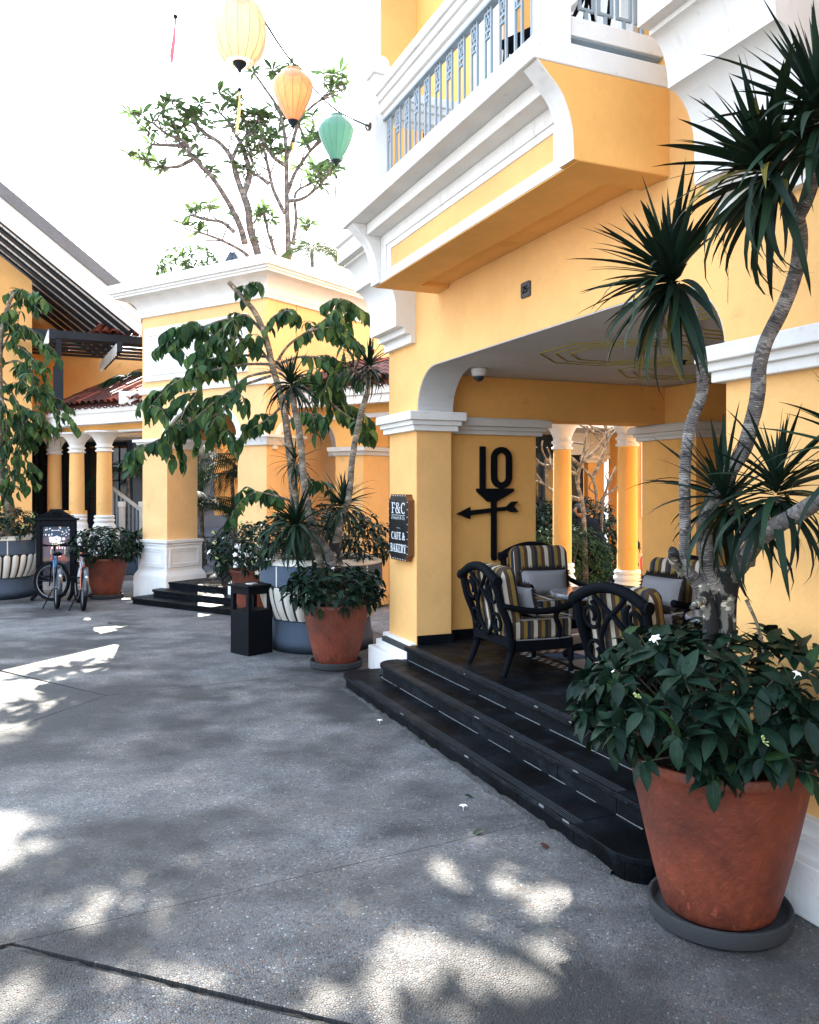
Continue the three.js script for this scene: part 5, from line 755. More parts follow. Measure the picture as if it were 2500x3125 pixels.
{ // the slim pair in the middle pot
  setSeed(22); const o = [2.751, 0.6, -8.552], t = thing('dracaena', 'slim dracaena with two long bare trunks in the middle pot', 'dracaena', o, 0, 'dracaenas in pots'); const L = pts => pts.map(p => [p[0] - o[0], p[1] - o[1], p[2] - o[2]]);
  part('trunk', limb(L([[2.70, 0.62, -8.60], [2.63, 0.98, -8.61], [2.53, 1.35, -8.64], [2.46, 1.73, -8.66], [2.42, 2.12, -8.67], [2.38, 2.51, -8.67], [2.32, 2.79, -8.69], [2.29, 2.95, -8.69]]), q => 0.042 - 0.010 * q, 50, 12, true, 0.06), M.barkPale, t);
  part('trunk', limb(L([[2.75, 0.62, -8.55], [2.75, 0.98, -8.55], [2.74, 1.31, -8.56]]), [0.052, 0.062], 16, 12, true, 0.14), M.barkFis, t);
  part('branch', limb(L([[2.74, 1.27, -8.56], [2.80, 1.54, -8.53], [2.87, 1.77, -8.50], [2.91, 2.22, -8.48], [2.99, 2.66, -8.45], [3.06, 2.93, -8.42], [3.07, 3.13, -8.42]]), q => 0.036 - 0.007 * q, 44, 12, true, 0.08), M.barkPale, t);
  part('branch', limb(L([[3.05, 3.03, -8.43], [2.98, 3.07, -8.40], [2.93, 3.10, -8.37]]), 0.026, 10, 10), M.barkPale, t);
  part('branch', limb(L([[2.70, 0.9, -8.52], [2.69, 1.05, -8.51], [2.64, 1.22, -8.49], [2.50, 1.38, -8.49], [2.35, 1.48, -8.50]]), [0.05, 0.04], 24, 12, true, 0.06), M.barkRing, t);
  part('branch', limb(L([[2.75, 1.2, -8.58], [2.79, 1.38, -8.59], [2.80, 1.54, -8.59], [2.82, 1.66, -8.58]]), [0.045, 0.04], 16, 12, true, 0.06), M.barkRing, t);
  part('branch', limb(L([[2.44, 1.9, -8.68], [2.43, 2.0, -8.74], [2.40, 2.14, -8.86]]), [0.026, 0.024], 10, 10), M.barkPale, t);
  const list = [], O = V(...o), sub = (x, y, z) => V(x, y, z).sub(O);
  head(list, sub(2.29, 2.98, -8.69), V(-0.1, 1, 0), 85, 0.40, { droop: 1.25 }); head(list, sub(3.07, 3.17, -8.42), V(0.05, 1, 0), 55, 0.40, { G: G_bl }); head(list, sub(2.90, 3.12, -8.36), V(-0.8, 0.5, 0.1), 30, 0.28);
  head(list, sub(2.32, 1.50, -8.50), V(-0.5, 0.55, 0.15), 90, 0.48, { droop: 1.5, wide: 1.1 }); head(list, sub(2.83, 1.70, -8.58), V(0.1, 1, 0), 80, 0.42, { droop: 1.2 }); head(list, sub(2.395, 2.17, -8.88), V(-0.1, 0.8, -0.1), 40, 0.34);
  leaves(t, list, G_bl, L_blade, 300);
}
// ---------------------------------------------------------------- broad-leaved trees in the planters
function broadTree(label, o, trunk, rt, br, rb, opt) {
  setSeed(opt.seed); const t = thing('broadleaf_tree', label, 'tree', o, 0, 'broad-leaved trees in the planters'), L = pts => pts.map(p => [p[0] - o[0], p[1] - o[1], p[2] - o[2]]), list = [];
  part('trunk', limb(L(trunk), rt, trunk.length * 7, 12, true, 0.12), M.barkTree, t);
  for (const b of br) {
    const c = curve(L(b)), len = c.getLength(); part('branch', limb(L(b), [rb, 0.005], b.length * 5, 7, true, 0.1), M.barkTree, t);
    const twigs = []; const along = (cv, ln, f0) => { const n = Math.round(ln / opt.gap); for (let i = 0; i <= n; i++) { const q = f0 + (1 - f0) * i / n, p = cv.getPointAt(clamp(q, 0, 1)), tn = cv.getTangentAt(clamp(q, 0, 1)), sd = tn.clone().cross(V(0, 1, 0)).normalize(); for (const s of [-1, 1]) { if (rnd() < 0.12) continue; const dir = sd.clone().multiplyScalar(s * rr(0.35, 0.8)).addScaledVector(tn, rr(-0.1, 0.7)).addScaledVector(V(0, -1, 0), rr(0.1, 1.5)); const k = rnd(); list.push({ m: frame(p, dir, rr(-0.5, 0.5), rr(0.72, 1.15) * opt.s), g: rnd() < 0.5 ? 0 : 1, k: k < 0.38 ? 0 : k < 0.76 ? 1 : 2 }); } } };
    along(c, len * 0.72, 0.28);
    const nt = Math.round(len * opt.tw); for (let i = 0; i < nt; i++) { const q = rr(0.3, 0.95), p = c.getPointAt(q), tn = c.getTangentAt(q); const d = tn.clone().multiplyScalar(0.5).add(V(rr(-1, 1), rr(-0.4, 0.5), rr(-1, 1))).normalize(), ln = rr(0.2, 0.42) * opt.ts; const cv = curve([p, p.clone().addScaledVector(d, ln * 0.5).add(V(0, 0.01, 0)), p.clone().addScaledVector(d, ln).add(V(0, -ln * 0.35, 0))]); twigs.push(limb([0, 0.5, 1].map(z => cv.getPointAt(z)), [0.005, 0.003], 5, 4)); along(cv, ln, 0.25); }
    for (const w of twigs) part('twig', w, M.barkTree, t);
  }
  leaves(t, list, G_big, L_tree, 300); return t;
}
broadTree('broad-leaved tree with drooping dark leaves growing in the ribbed planter before the white cornice', [2.967, 1.0, -9.79],
  [[2.80, 1.0, -9.90], [2.69, 1.58, -9.94], [2.61, 2.37, -9.95], [2.53, 2.92, -9.97], [2.42, 3.34, -10.00], [2.34, 3.69, -10.02], [2.21, 4.01, -10.06], [2.07, 4.18, -10.10], [1.92, 4.36, -10.15]], q => 0.060 - 0.032 * q, [
  [[2.43, 3.39, -10.04], [2.10, 3.38, -10.14], [1.69, 3.29, -10.27], [1.32, 3.15, -10.38], [1.07, 2.89, -10.44], [1.01, 2.80, -10.42]],
  [[2.39, 3.48, -10.06], [2.01, 3.50, -10.26], [1.71, 3.44, -10.42], [1.47, 3.27, -10.55]], [[2.29, 3.87, -10.10], [1.95, 3.94, -10.27], [1.63, 3.84, -10.44], [1.30, 3.71, -10.60], [1.12, 3.58, -10.70]],
  [[2.33, 3.74, -10.08], [2.42, 3.95, -9.99], [2.61, 4.03, -9.86]], [[2.46, 3.39, -10.03], [2.61, 3.62, -10.01], [2.84, 3.80, -9.96], [3.12, 4.01, -9.88], [3.26, 4.21, -9.87], [3.52, 4.07, -9.80]],
  [[2.48, 3.39, -10.02], [2.76, 3.48, -9.90], [3.02, 3.43, -9.79], [3.17, 3.15, -9.73], [3.25, 2.90, -9.70]], [[2.41, 3.25, -10.05], [2.01, 3.09, -10.13], [1.72, 2.89, -10.17], [1.42, 2.62, -10.21], [1.12, 2.46, -10.25], [0.85, 2.33, -10.27]],
  [[2.41, 3.30, -10.05], [2.09, 3.20, -10.08], [1.87, 2.90, -10.06], [1.81, 2.51, -9.98]], [[2.55, 2.90, -9.99], [2.36, 2.72, -10.02], [2.19, 2.61, -10.04]], [[2.59, 2.68, -9.98], [2.77, 2.81, -9.85], [2.89, 2.72, -9.74]],
  [[2.82, 3.79, -9.88], [3.11, 3.82, -9.70], [3.24, 3.70, -9.60]], [[3.02, 2.97, -9.79], [3.13, 2.85, -9.69], [3.34, 2.67, -9.55]], [[2.67, 1.71, -9.94], [2.50, 1.78, -9.96], [2.19, 1.86, -10.04]],
  [[2.31, 3.79, -10.09], [2.10, 3.98, -10.14], [1.87, 3.82, -10.21], [1.73, 3.68, -10.23]], [[2.43, 3.39, -10.04], [2.63, 3.25, -9.92], [2.86, 3.25, -9.79], [3.00, 3.02, -9.70]], [[2.39, 3.43, -10.06], [2.20, 3.65, -10.10], [1.97, 3.69, -10.16], [1.81, 3.59, -10.20]],
  [[1.70, 3.30, -10.35], [1.56, 3.02, -10.27], [1.42, 2.83, -10.18], [1.32, 2.61, -10.07]], [[2.63, 2.26, -9.96], [2.75, 2.11, -9.86], [2.85, 1.93, -9.76]], [[2.12, 4.08, -10.10], [2.10, 4.22, -10.10], [2.07, 4.32, -10.08]],
], 0.019, { seed: 31, gap: 0.056, s: 1.06, tw: 5.0, ts: 1.1 });
broadTree('broad-leaved tree with drooping leaves in the planter at the left edge', [-0.95, 1.0, -16.32],
  [[-0.75, 1.0, -16.2], [-0.73, 1.58, -16.14], [-0.84, 1.95, -16.14], [-0.89, 2.56, -16.11], [-0.87, 3.37, -16.04], [-0.87, 4.18, -15.99], [-0.79, 4.82, -15.90], [-0.64, 5.21, -15.78]], q => 0.10 - 0.075 * q, [
  [[-0.77, 4.95, -16.16], [-0.50, 5.17, -15.88], [-0.27, 5.21, -15.63]], [[-0.88, 4.21, -16.21], [-0.65, 4.61, -16.00], [-0.38, 4.59, -15.78], [-0.20, 4.29, -15.60]], [[-0.88, 4.01, -16.21], [-0.57, 4.07, -15.97], [-0.31, 3.77, -15.75], [-0.20, 3.52, -15.60]],
  [[-0.88, 3.60, -16.21], [-0.50, 3.62, -15.94], [-0.12, 3.45, -15.67], [0.10, 3.04, -15.47]], [[-0.88, 3.39, -16.21], [-0.70, 3.13, -16.00], [-0.52, 2.9, -15.85], [-0.45, 2.45, -15.75]], [[-0.88, 3.18, -16.21], [-0.70, 2.6, -15.95], [-0.56, 2.2, -15.8]],
  [[-0.88, 2.77, -16.21], [-0.72, 2.15, -15.98], [-0.57, 1.83, -15.75]], [[-0.88, 4.62, -16.21], [-0.68, 4.84, -15.96], [-0.53, 4.89, -15.73]], [[-0.92, 3.80, -16.23], [-1.02, 4.19, -16.11], [-1.16, 3.96, -16.00]],
  [[-0.88, 4.38, -16.21], [-0.65, 4.36, -16.00], [-0.42, 4.18, -15.80], [-0.27, 3.96, -15.63]], [[-0.88, 3.80, -16.21], [-0.69, 3.54, -16.02], [-0.53, 3.12, -15.85], [-0.46, 2.55, -15.70]], [[-0.88, 3.47, -16.21], [-0.54, 3.30, -15.96], [-0.23, 3.12, -15.72], [-0.01, 2.92, -15.52]],
  [[-0.9, 3.0, -16.2], [-1.1, 3.3, -16.0], [-1.3, 3.0, -15.9]], [[-0.9, 3.5, -16.1], [-0.8, 3.3, -15.8], [-0.75, 2.8, -15.6]],
], 0.022, { seed: 32, gap: 0.066, s: 1.1, tw: 4.6, ts: 1.2 });
// ---------------------------------------------------------------- the frangipani behind the pavilion
{
  setSeed(41); const t = thing('frangipani_tree', 'sunlit frangipani tree with forking bare limbs behind the white cornice', 'tree', [4.9, 0, -21.3]); const o = [4.9, 0, -21.3], L = pts => pts.map(p => [p[0] - o[0], p[1] - o[1], p[2] - o[2]]), list = [];
  const B = [[[4.9, 0, -21.3], [4.7, 3, -21.3], [4.8, 6, -21.3], [4.77, 7.83, -21.32], [4.60, 8.44, -21.39], [4.53, 9.06, -21.42], [4.43, 9.35, -21.46]], [[4.43, 9.35, -21.46], [4.26, 9.86, -21.53], [4.16, 10.26, -21.57], [3.90, 10.66, -21.69], [3.59, 10.88, -21.81], [3.33, 11.10, -21.93], [3.19, 11.35, -21.98]],
    [[4.43, 9.35, -21.46], [4.57, 9.82, -21.40], [4.43, 10.51, -21.46], [4.26, 10.88, -21.53], [4.06, 11.24, -21.61], [3.86, 11.46, -21.70]], [[4.45, 8.1, -21.4], [4.36, 8.52, -21.49], [4.13, 9.06, -21.59], [3.91, 9.38, -21.55], [3.62, 9.77, -21.55], [3.17, 10.20, -21.61], [2.99, 10.51, -21.56], [2.55, 10.67, -21.62], [2.21, 10.90, -21.63]],
    [[5.3, 0, -21.1], [5.4, 4, -21.0], [5.49, 7.68, -21.02], [5.47, 8.52, -21.02], [5.45, 9.24, -21.03], [5.44, 10.15, -21.04], [5.40, 10.88, -21.05], [5.24, 11.57, -21.12], [4.93, 12.08, -21.25], [4.67, 12.48, -21.36]], [[5.44, 10.08, -21.04], [5.13, 10.33, -21.16], [4.87, 10.77, -21.28], [4.67, 10.95, -21.36], [4.46, 11.28, -21.45]],
    [[5.47, 9.42, -21.02], [5.61, 9.86, -20.86], [5.95, 10.40, -20.61], [6.15, 10.64, -20.41]], [[5.44, 10.3, -21.0], [5.57, 10.66, -20.98], [5.77, 11.28, -20.90], [6.07, 11.64, -20.77], [6.47, 11.93, -20.60]], [[5.40, 8.88, -21.05], [5.13, 9.50, -21.16], [5.03, 9.97, -21.21], [4.90, 10.62, -21.26], [4.77, 11.42, -21.32]],
    [[4.75, 7.4, -21.35], [4.50, 7.83, -21.43], [3.93, 8.19, -21.67], [3.39, 8.41, -21.90]], [[5.3, 7.3, -21.1], [5.20, 7.79, -21.14], [5.00, 8.44, -21.22], [4.93, 8.88, -21.25]], [[5.6, 8.1, -21.0], [5.67, 8.70, -20.94], [5.67, 9.42, -20.94], [6.01, 9.64, -20.80]], [[3.23, 10.26, -21.97], [2.89, 10.08, -22.11], [2.56, 10.06, -22.25]], [[3.06, 10.5, -21.7], [2.72, 10.55, -22.0], [2.25, 10.64, -22.38]],
    [[4.2, 8.4, -21.5], [3.93, 8.66, -21.67], [3.53, 8.73, -21.84], [3.19, 8.84, -21.98]], [[4.16, 10.26, -21.57], [4.36, 10.70, -21.49], [4.63, 10.95, -21.38]], [[5.03, 9.64, -21.21], [4.80, 9.82, -21.30], [4.57, 9.93, -21.40]], [[6.01, 10.48, -20.80], [5.87, 10.77, -20.85], [5.74, 11.13, -20.91]], [[5.24, 11.57, -21.1], [5.5, 12.1, -20.9], [5.5, 12.6, -20.9]], [[5.5, 9.2, -21.0], [5.7, 9.1, -20.4], [6.0, 9.3, -19.9]]];
  const rosette = (p, ax) => { const m = Math.round(rr(7, 11)); const e1 = ax.clone().cross(V(0.3, 0.2, 1)).normalize(), e2 = ax.clone().cross(e1); for (let j = 0; j < m; j++) { const b = j / m * 6.283 + rr(-.3, .3), d = e1.clone().multiplyScalar(Math.cos(b)).addScaledVector(e2, Math.sin(b)).addScaledVector(ax, rr(0.1, 0.9)); const k = rnd(); list.push({ m: frame(p, d, rr(-.4, .4), rr(0.65, 1.05)), g: rnd() < 0.5 ? 0 : 1, k: k < 0.45 ? 0 : k < 0.85 ? 1 : 2 }); } };
  B.forEach((b, i) => { const big = b.length > 6 || i === 4, pts = L(b); const r0 = i === 0 || i === 4 ? 0.15 : b.length > 5 ? 0.085 : 0.055; part(i === 0 || i === 4 ? 'trunk' : 'branch', limb(pts, q => r0 * (1 - q) + (i === 0 ? 0.09 : 0.028) * q, pts.length * 6, 9, true, 0.1), M.barkFrang, t);
    const c = curve(pts); const n = i === 0 ? 3 : i === 4 ? 7 : Math.max(3, Math.round(c.getLength() * 2.4)); const tw = [];
    for (let k = 0; k < n; k++) { const q = i === 0 ? rr(0.8, 1) : i === 4 ? rr(0.62, 1) : rr(0.35, 1); const p = c.getPointAt(q), tn = c.getTangentAt(q); const d = tn.clone().multiplyScalar(0.7).add(V(rr(-.9, .9), rr(-.1, 0.8), rr(-.9, .9))).normalize(), ln = rr(0.3, 0.75); const e = p.clone().addScaledVector(d, ln), e2 = e.clone().add(V(rr(-.15, .15), rr(0.05, 0.22), rr(-.15, .15))); if (e2.y > 12.5 - o[1]) continue; tw.push(limb([p, e, e2], [0.022, 0.015], 6, 5)); rosette(e2, V(rr(-.3, .3), 1, rr(-.3, .3)).normalize()); if (rnd() < 0.6) { const e3 = e.clone().add(V(rr(-.35, .35), rr(0.0, 0.2), rr(-.35, .35))); tw.push(limb([e, e3], [0.016, 0.013], 2, 5)); rosette(e3, V(rr(-.5, .5), 1, rr(-.5, .5)).normalize()); } }
    if (i !== 0) rosette(c.getPointAt(1), c.getTangentAt(1).clone().add(V(0, .5, 0)).normalize()); for (const w of tw) part('twig', w, M.barkFrang, t); });
  leaves(t, list, G_fr, L_frang, 300);
}
// ---------------------------------------------------------------- palms
function palm(label, pos, h, nf, fl, s, mats = L_palm) {
  setSeed(s); const t = thing('palm', label, 'palm', pos, 0); part('trunk', limb([[0, 0, 0], [0.03, h * 0.5, 0.02], [0, h, 0]], [0.05, 0.035], 12, 8), M.barkRing, t);
  for (let i = 0; i < nf; i++) { const a = i * 2.4 + rr(-.3, .3), el = rr(0.1, 1.1), L = fl * rr(0.8, 1.15), d = V(Math.cos(a), 0, Math.sin(a)); const P = []; for (let k = 0; k <= 5; k++) { const q = k / 5; P.push(V(d.x * L * q * Math.cos(el * 0.6), h + L * (Math.sin(el) * q - 0.75 * q * q), d.z * L * q * Math.cos(el * 0.6))); } const c = curve(P), g = [limb(P, [0.012, 0.003], 10, 5)];
    const lf = leafGeo(0.30 * fl, 0.022, { blade: true, seg: 3, droop: 0.5, flat: true }); for (let k = 2; k < 26; k++) { const q = k / 26, p = c.getPointAt(q), tn = c.getTangentAt(q), sd = tn.clone().cross(V(0, 1, 0)).normalize(); for (const w of [-1, 1]) g.push(lf.clone().applyMatrix4(frame(p, sd.clone().multiplyScalar(w).addScaledVector(tn, 0.7).add(V(0, -0.15, 0)), 0, 0.5 + 0.7 * Math.sin(q * 3)))); }
    part('frond', g, mats[i % 4 === 0 ? 1 : 0], t); }
  return t;
}
palm('palm with arching fronds inside the left gateway of the pavilion', [3.2, 0.25, -16.6], 1.9, 13, 1.25, 51);
palm('taller palm standing deeper inside the pavilion gateway', [2.75, 0.25, -17.6], 2.4, 12, 1.3, 52);
palm('low palm at the back of the pavilion gateway', [3.9, 0.25, -18.2], 1.0, 12, 1.2, 53);
palm('broad palm just inside the pavilion gateway, left of the others', [2.55, 0.25, -16.3], 1.3, 15, 1.15, 57);
palm('tall palm at the right of the pavilion gateway', [3.55, 0.25, -17.1], 2.2, 14, 1.3, 58);
palm('slender palm in the dark behind the stair rail', [1.55, 0.4, -20.6], 1.9, 11, 1.0, 54);
palm('small palm on the roof terrace under the grey pergola', [1.45, 3.9, -19.6], 0.45, 12, 0.75, 55);

// ---------------------------------------------------------------- the pavilion with the white cornice (its own axes: x into it from the gateway side, z along the gateway)
const ring = (x0, x1, z0, z1, prof) => { // profile [out, y] mitred round a rectangle
  const pos = [], idx = [], n = prof.length; const cs = [[-1, -1], [1, -1], [1, 1], [-1, 1]];
  for (let s = 0; s < 4; s++) { const b = pos.length / 3; for (const c of [cs[s], cs[(s + 1) % 4]]) for (const [p, y] of prof) pos.push((c[0] < 0 ? x0 : x1) + c[0] * p, y, (c[1] < 0 ? z0 : z1) + c[1] * p); for (let i = 0; i < n - 1; i++) idx.push(b + i, b + i + 1, b + n + i, b + n + i, b + i + 1, b + n + i + 1); }
  const g = new THREE.BufferGeometry(); g.setAttribute('position', new THREE.Float32BufferAttribute(pos, 3)); g.setIndex(idx); const q = wuv(g); q.computeVertexNormals(); return cr(q, 0.5);
};
{
  const p = thing('pavilion', 'yellow pavilion with heavy white cornice and square gateway piers, left of the cafe', 'building', [1.755, 0, -14.809], 0.5812);
  const pier = (z0, z1, x1, pan) => {
    const s = part('pier', bx(0, x1, 0.95, 2.60, z0, z1, 0.01), M.yellowGlare, p);
    part('pedestal', [ring(0, x1, z0, z1, [[0.105, 0], [0.105, 0.36], [0.09, 0.40], [0.055, 0.46], [0.05, 0.48], [0.05, 0.90], [0.06, 0.905], [0.06, 0.915], [0.045, 0.93], [0.075, 0.95], [0.075, 0.995], [0, 1.0]])], M.white, s);
    if (pan) for (const f of [0, 1]) { const W2 = f ? x1 / 2 - 0.07 : (z1 - z0) / 2 - 0.07, g = []; for (const [i, t] of [[0, 0.012], [0.035, 0.007]]) { const w = W2 - i + 0.06, y0 = 0.53 + i, y1 = 0.86 - i; g.push([[-w, w, y1 - 0.03, y1], [-w, w, y0, y0 + 0.03], [-w, -w + 0.03, y0 + 0.03, y1 - 0.03], [w - 0.03, w, y0 + 0.03, y1 - 0.03]].map(([a, b, c, d]) => f ? bx((x1) / 2 + a, x1 / 2 + b, c, d, z1 + 0.045, z1 + 0.05 + t, 0.003) : bx(-0.05 - t, -0.045, c, d, (z0 + z1) / 2 + a, (z0 + z1) / 2 + b, 0.003))); } part('panel_moulding', g, M.white, s); }
    part('capital', ring(0, x1, z0, z1, [[0, 2.555], [0.04, 2.56], [0.05, 2.60], [0.075, 2.65], [0.08, 2.675], [0.12, 2.68], [0.12, 2.725], [0.0, 2.73]]), M.white, s);
  };
  pier(-0.64, 0, 0.682, true); pier(1.673, 2.30, 0.7, true);
  const el = (a, b, n, rev) => { const o = []; for (let i = 0; i <= n; i++) { const t = Math.PI - Math.PI * i / n; o.push([0.8365 + a * Math.cos(t), 2.73 + b * Math.sin(t)]); } return rev ? o.reverse() : o; };
  const fw = part('front_wall', ext([[-0.64, 2.73], [0, 2.73], ...el(0.8365, 0.50, 24), [2.30, 2.73], [2.30, 4.85], [-0.64, 4.85]], 0, 0.682, 'x'), M.yellowGlare, p);
  part('archivolt', ext([[-0.10, 2.732], [0, 2.732], ...el(0.8365, 0.50, 24), [1.773, 2.732], ...el(0.93, 0.60, 24, true)], -0.022, 0.02, 'x'), M.white, fw);
  part('arch_soffit', ext([...el(0.8365, 0.50, 24), ...el(0.826, 0.49, 24, true)], 0.004, 0.678, 'x'), M.ceiling, fw);
  part('string_course', ring(0, 4, -0.64, 2.30, [[0, 3.50], [0.04, 3.505], [0.05, 3.54], [0.05, 3.60], [0, 3.615]]), M.white, p);
  const pq = part('plaque', bx(-0.035, 0.002, 3.72, 4.64, -0.56, 1.92, 0.006), M.white, p);
  part('plaque_moulding', [bx(-0.05, -0.033, 4.50, 4.54, -0.43, 1.79, 0.004), bx(-0.05, -0.033, 3.82, 3.86, -0.43, 1.79, 0.004), bx(-0.05, -0.033, 3.86, 4.50, -0.43, -0.39, 0.004), bx(-0.05, -0.033, 3.86, 4.50, 1.75, 1.79, 0.004)], M.white, pq);
  const rw = part('right_wall', bx(0.70, 4, 0.0, 4.85, 2.0, 2.30, 0.004), M.yellowGlare, p);
  const el2 = (a, b) => { const o = []; for (let i = 0; i <= 20; i++) { const t = Math.PI - Math.PI * i / 20; o.push([0.92 + a * Math.cos(t), 2.50 + b * Math.sin(t)]); } return o; };
  part('blind_arch', ext([...el2(0.80, 0.62), ...el2(0.70, 0.52).reverse()], 2.28, 2.33), M.white, rw); part('arch_impost', bx(1.5, 1.78, 2.42, 2.50, 2.28, 2.37, 0.005), M.white, rw);
  part('left_wall', bx(0.69, 4, 2.73, 4.85, -0.64, -0.34, 0.004), M.yellowGlare, p); part('left_pier', bx(3.3, 4, 0, 2.73, -0.64, -0.30, 0.01), M.yellowGlare, p);
  part('back_wall', bx(3.7, 4, 0.0, 4.85, -0.30, 2.0, 0), M.yellowDeep, p); part('ceiling', bx(0.69, 3.7, 3.4, 3.5, -0.34, 2.0, 0), M.offwhite, p);
  const co = []; for (let i = 0; i <= 8; i++) { const a = i / 8 * Math.PI / 2; co.push([0.06 + 0.27 * (1 - Math.cos(a)), 4.95 + 0.20 * Math.sin(a)]); }
  part('cornice', ring(0, 4, -0.64, 2.30, [[0, 4.83], [0.045, 4.835], [0.05, 4.90], [0.06, 4.91], ...co, [0.345, 5.15], [0.345, 5.185], [0.37, 5.19], [0.37, 5.225], [0.41, 5.23], [0.415, 5.375], [0.30, 5.40], [-0.3, 5.42]]), M.white, p);
  part('roof', bx(0.1, 3.9, 5.15, 5.40, -0.5, 2.2, 0), M.white, p);
  // landing and its three dark steps
  const la = new THREE.Group(); la.name = 'landing'; p.add(la);
  part('landing_base', bx(0.0, 3.7, -0.02, 0.27, -0.2, 2.0, 0), M.groutDark, la);
  part('landing_edge', planPoly([[-0.06, 0.06], [-0.06, 1.60], [0.62, 1.60], [0.62, 0.06]], 0.26, 0.30), M.granite, la);
  for (let i = 0; i < 22; i++) part('deck_board', bx(0.625 + i * 0.14, 0.755 + i * 0.14, 0.27, 0.298, -0.3, 1.98, 0.004), M.steel, la);
  for (const [x, y, z0, z1] of [[-0.74, 0.10, -0.10, 2.40], [-0.40, 0.20, 0.0, 2.05]]) {
    const r = 0.16, mid = (z0 + z1) / 2; part('tread', planPoly([...arcPts(x + r, z0 + r, r, -Math.PI / 2, -Math.PI), [x, mid - 0.002], [-0.06, mid - 0.002], [-0.06, z0]], y - 0.03, y), M.granite, la); part('tread', planPoly([[x, mid + 0.002], ...arcPts(x + r, z1 - r, r, Math.PI, Math.PI / 2), [-0.06, z1], [-0.06, mid + 0.002]], y - 0.03, y), M.granite, la);
    for (let i = 0; i < 4; i++) part('riser', bx(x + 0.025, x + 0.05, y - 0.11, y - 0.03, z0 + r + (z1 - z0 - 2 * r) * i / 4 + 0.002, z0 + r + (z1 - z0 - 2 * r) * (i + 1) / 4 - 0.002, 0.002), M.granite, la);
    part('riser', planPoly([...arcPts(x + r, z0 + r, r - 0.025, -Math.PI / 2, -Math.PI), [x + 0.05, z0 + r], [-0.06, z0 + r], [-0.06, z0 + 0.025]], y - 0.11, y - 0.03), M.granite, la); part('riser', planPoly([...arcPts(x + r, z1 - r, r - 0.025, Math.PI, Math.PI / 2), [-0.06, z1 - 0.025], [-0.06, z1 - r], [x + 0.05, z1 - r]], y - 0.11, y - 0.03), M.granite, la);
  }
  part('riser', bx(-0.04, -0.01, 0.19, 0.26, 0.06, 1.6, 0.002), M.granite, la);
}
{ const g = thing('added_dark_wall', 'added dark grey wall in place of the shade behind the palms, seen through the pavilion gateway', 'wall', [1.755, 0, -14.809], 0.5812); part('wall', bx(3.2, 9, 0, 3.0, -5.2, -5.0, 0), M.slate, g); part('coping', bx(3.1, 9, 3.0, 3.1, -5.3, -4.9, 0.02), M.slate, g); part('yellow_pier', bx(1.2, 1.7, 0, 1.4, -4.9, -4.6, 0.01), M.yellowDeep, g); }  // wall added behind the palms; its dark colour stands for shade there
shrub('hedge', 'low dark hedge inside the pavilion gateway under the palms', 'hedge', [3.3, 0, -17.2], [0, 0.5, 0], [0.9, 0.5, 0.7], { n: 200, seed: 76, lo: -0.3, geos: [G_small[0]], s: 0.8, most: 0 });
// ---------------------------------------------------------------- the arcade wing between the pavilion and the cafe
function barrel(w, L) { const g = new THREE.CylinderGeometry(w, w * 0.86, L, 10, 1, true, -Math.PI / 2, Math.PI); g.rotateX(Math.PI / 2); const c = new THREE.RingGeometry(w * 0.8, w, 10, 1, 0, Math.PI); c.translate(0, 0, L / 2); const inn = new THREE.CylinderGeometry(w * 0.8, w * 0.7, L, 10, 1, true, -Math.PI / 2, Math.PI); inn.rotateX(Math.PI / 2); return merge([fixUp(g), c, fixUp(inn)]); }
function fixUp(g) { return g; }
const tileTop = (() => { const g = []; for (const [w, s] of [[0.085, 1], [0.07, -1]]) { const pos = [], idx = []; for (let k = 0; k <= 1; k++) for (let i = 0; i <= 8; i++) { const a = Math.PI * i / 8, q = w * (k ? 0.86 : 1); pos.push(q * Math.cos(a), q * Math.sin(a) * 0.85, k ? -0.36 : 0); } for (let i = 0; i < 8; i++) s > 0 ? idx.push(i, i + 9, i + 1, i + 1, i + 9, i + 10) : idx.push(i, i + 1, i + 9, i + 1, i + 10, i + 9); const b = new THREE.BufferGeometry(); b.setAttribute('position', new THREE.Float32BufferAttribute(pos, 3)); b.setIndex(idx); b.computeVertexNormals(); g.push(b); } const pos = [], idx = []; for (let i = 0; i <= 8; i++) { const a = Math.PI * i / 8; pos.push(0.085 * Math.cos(a), 0.085 * Math.sin(a) * 0.85, 0, 0.07 * Math.cos(a), 0.07 * Math.sin(a) * 0.85, 0); } for (let i = 0; i < 8; i++) { const q = i * 2; idx.push(q, q + 2, q + 1, q + 1, q + 2, q + 3); } const b = new THREE.BufferGeometry(); b.setAttribute('position', new THREE.Float32BufferAttribute(pos, 3)); b.setIndex(idx); b.computeVertexNormals(); g.push(b); return wuv(merge(g)); })();
const tilePan = (() => { const g = tileTop.clone(); g.rotateZ(Math.PI); g.computeVertexNormals(); return g; })();
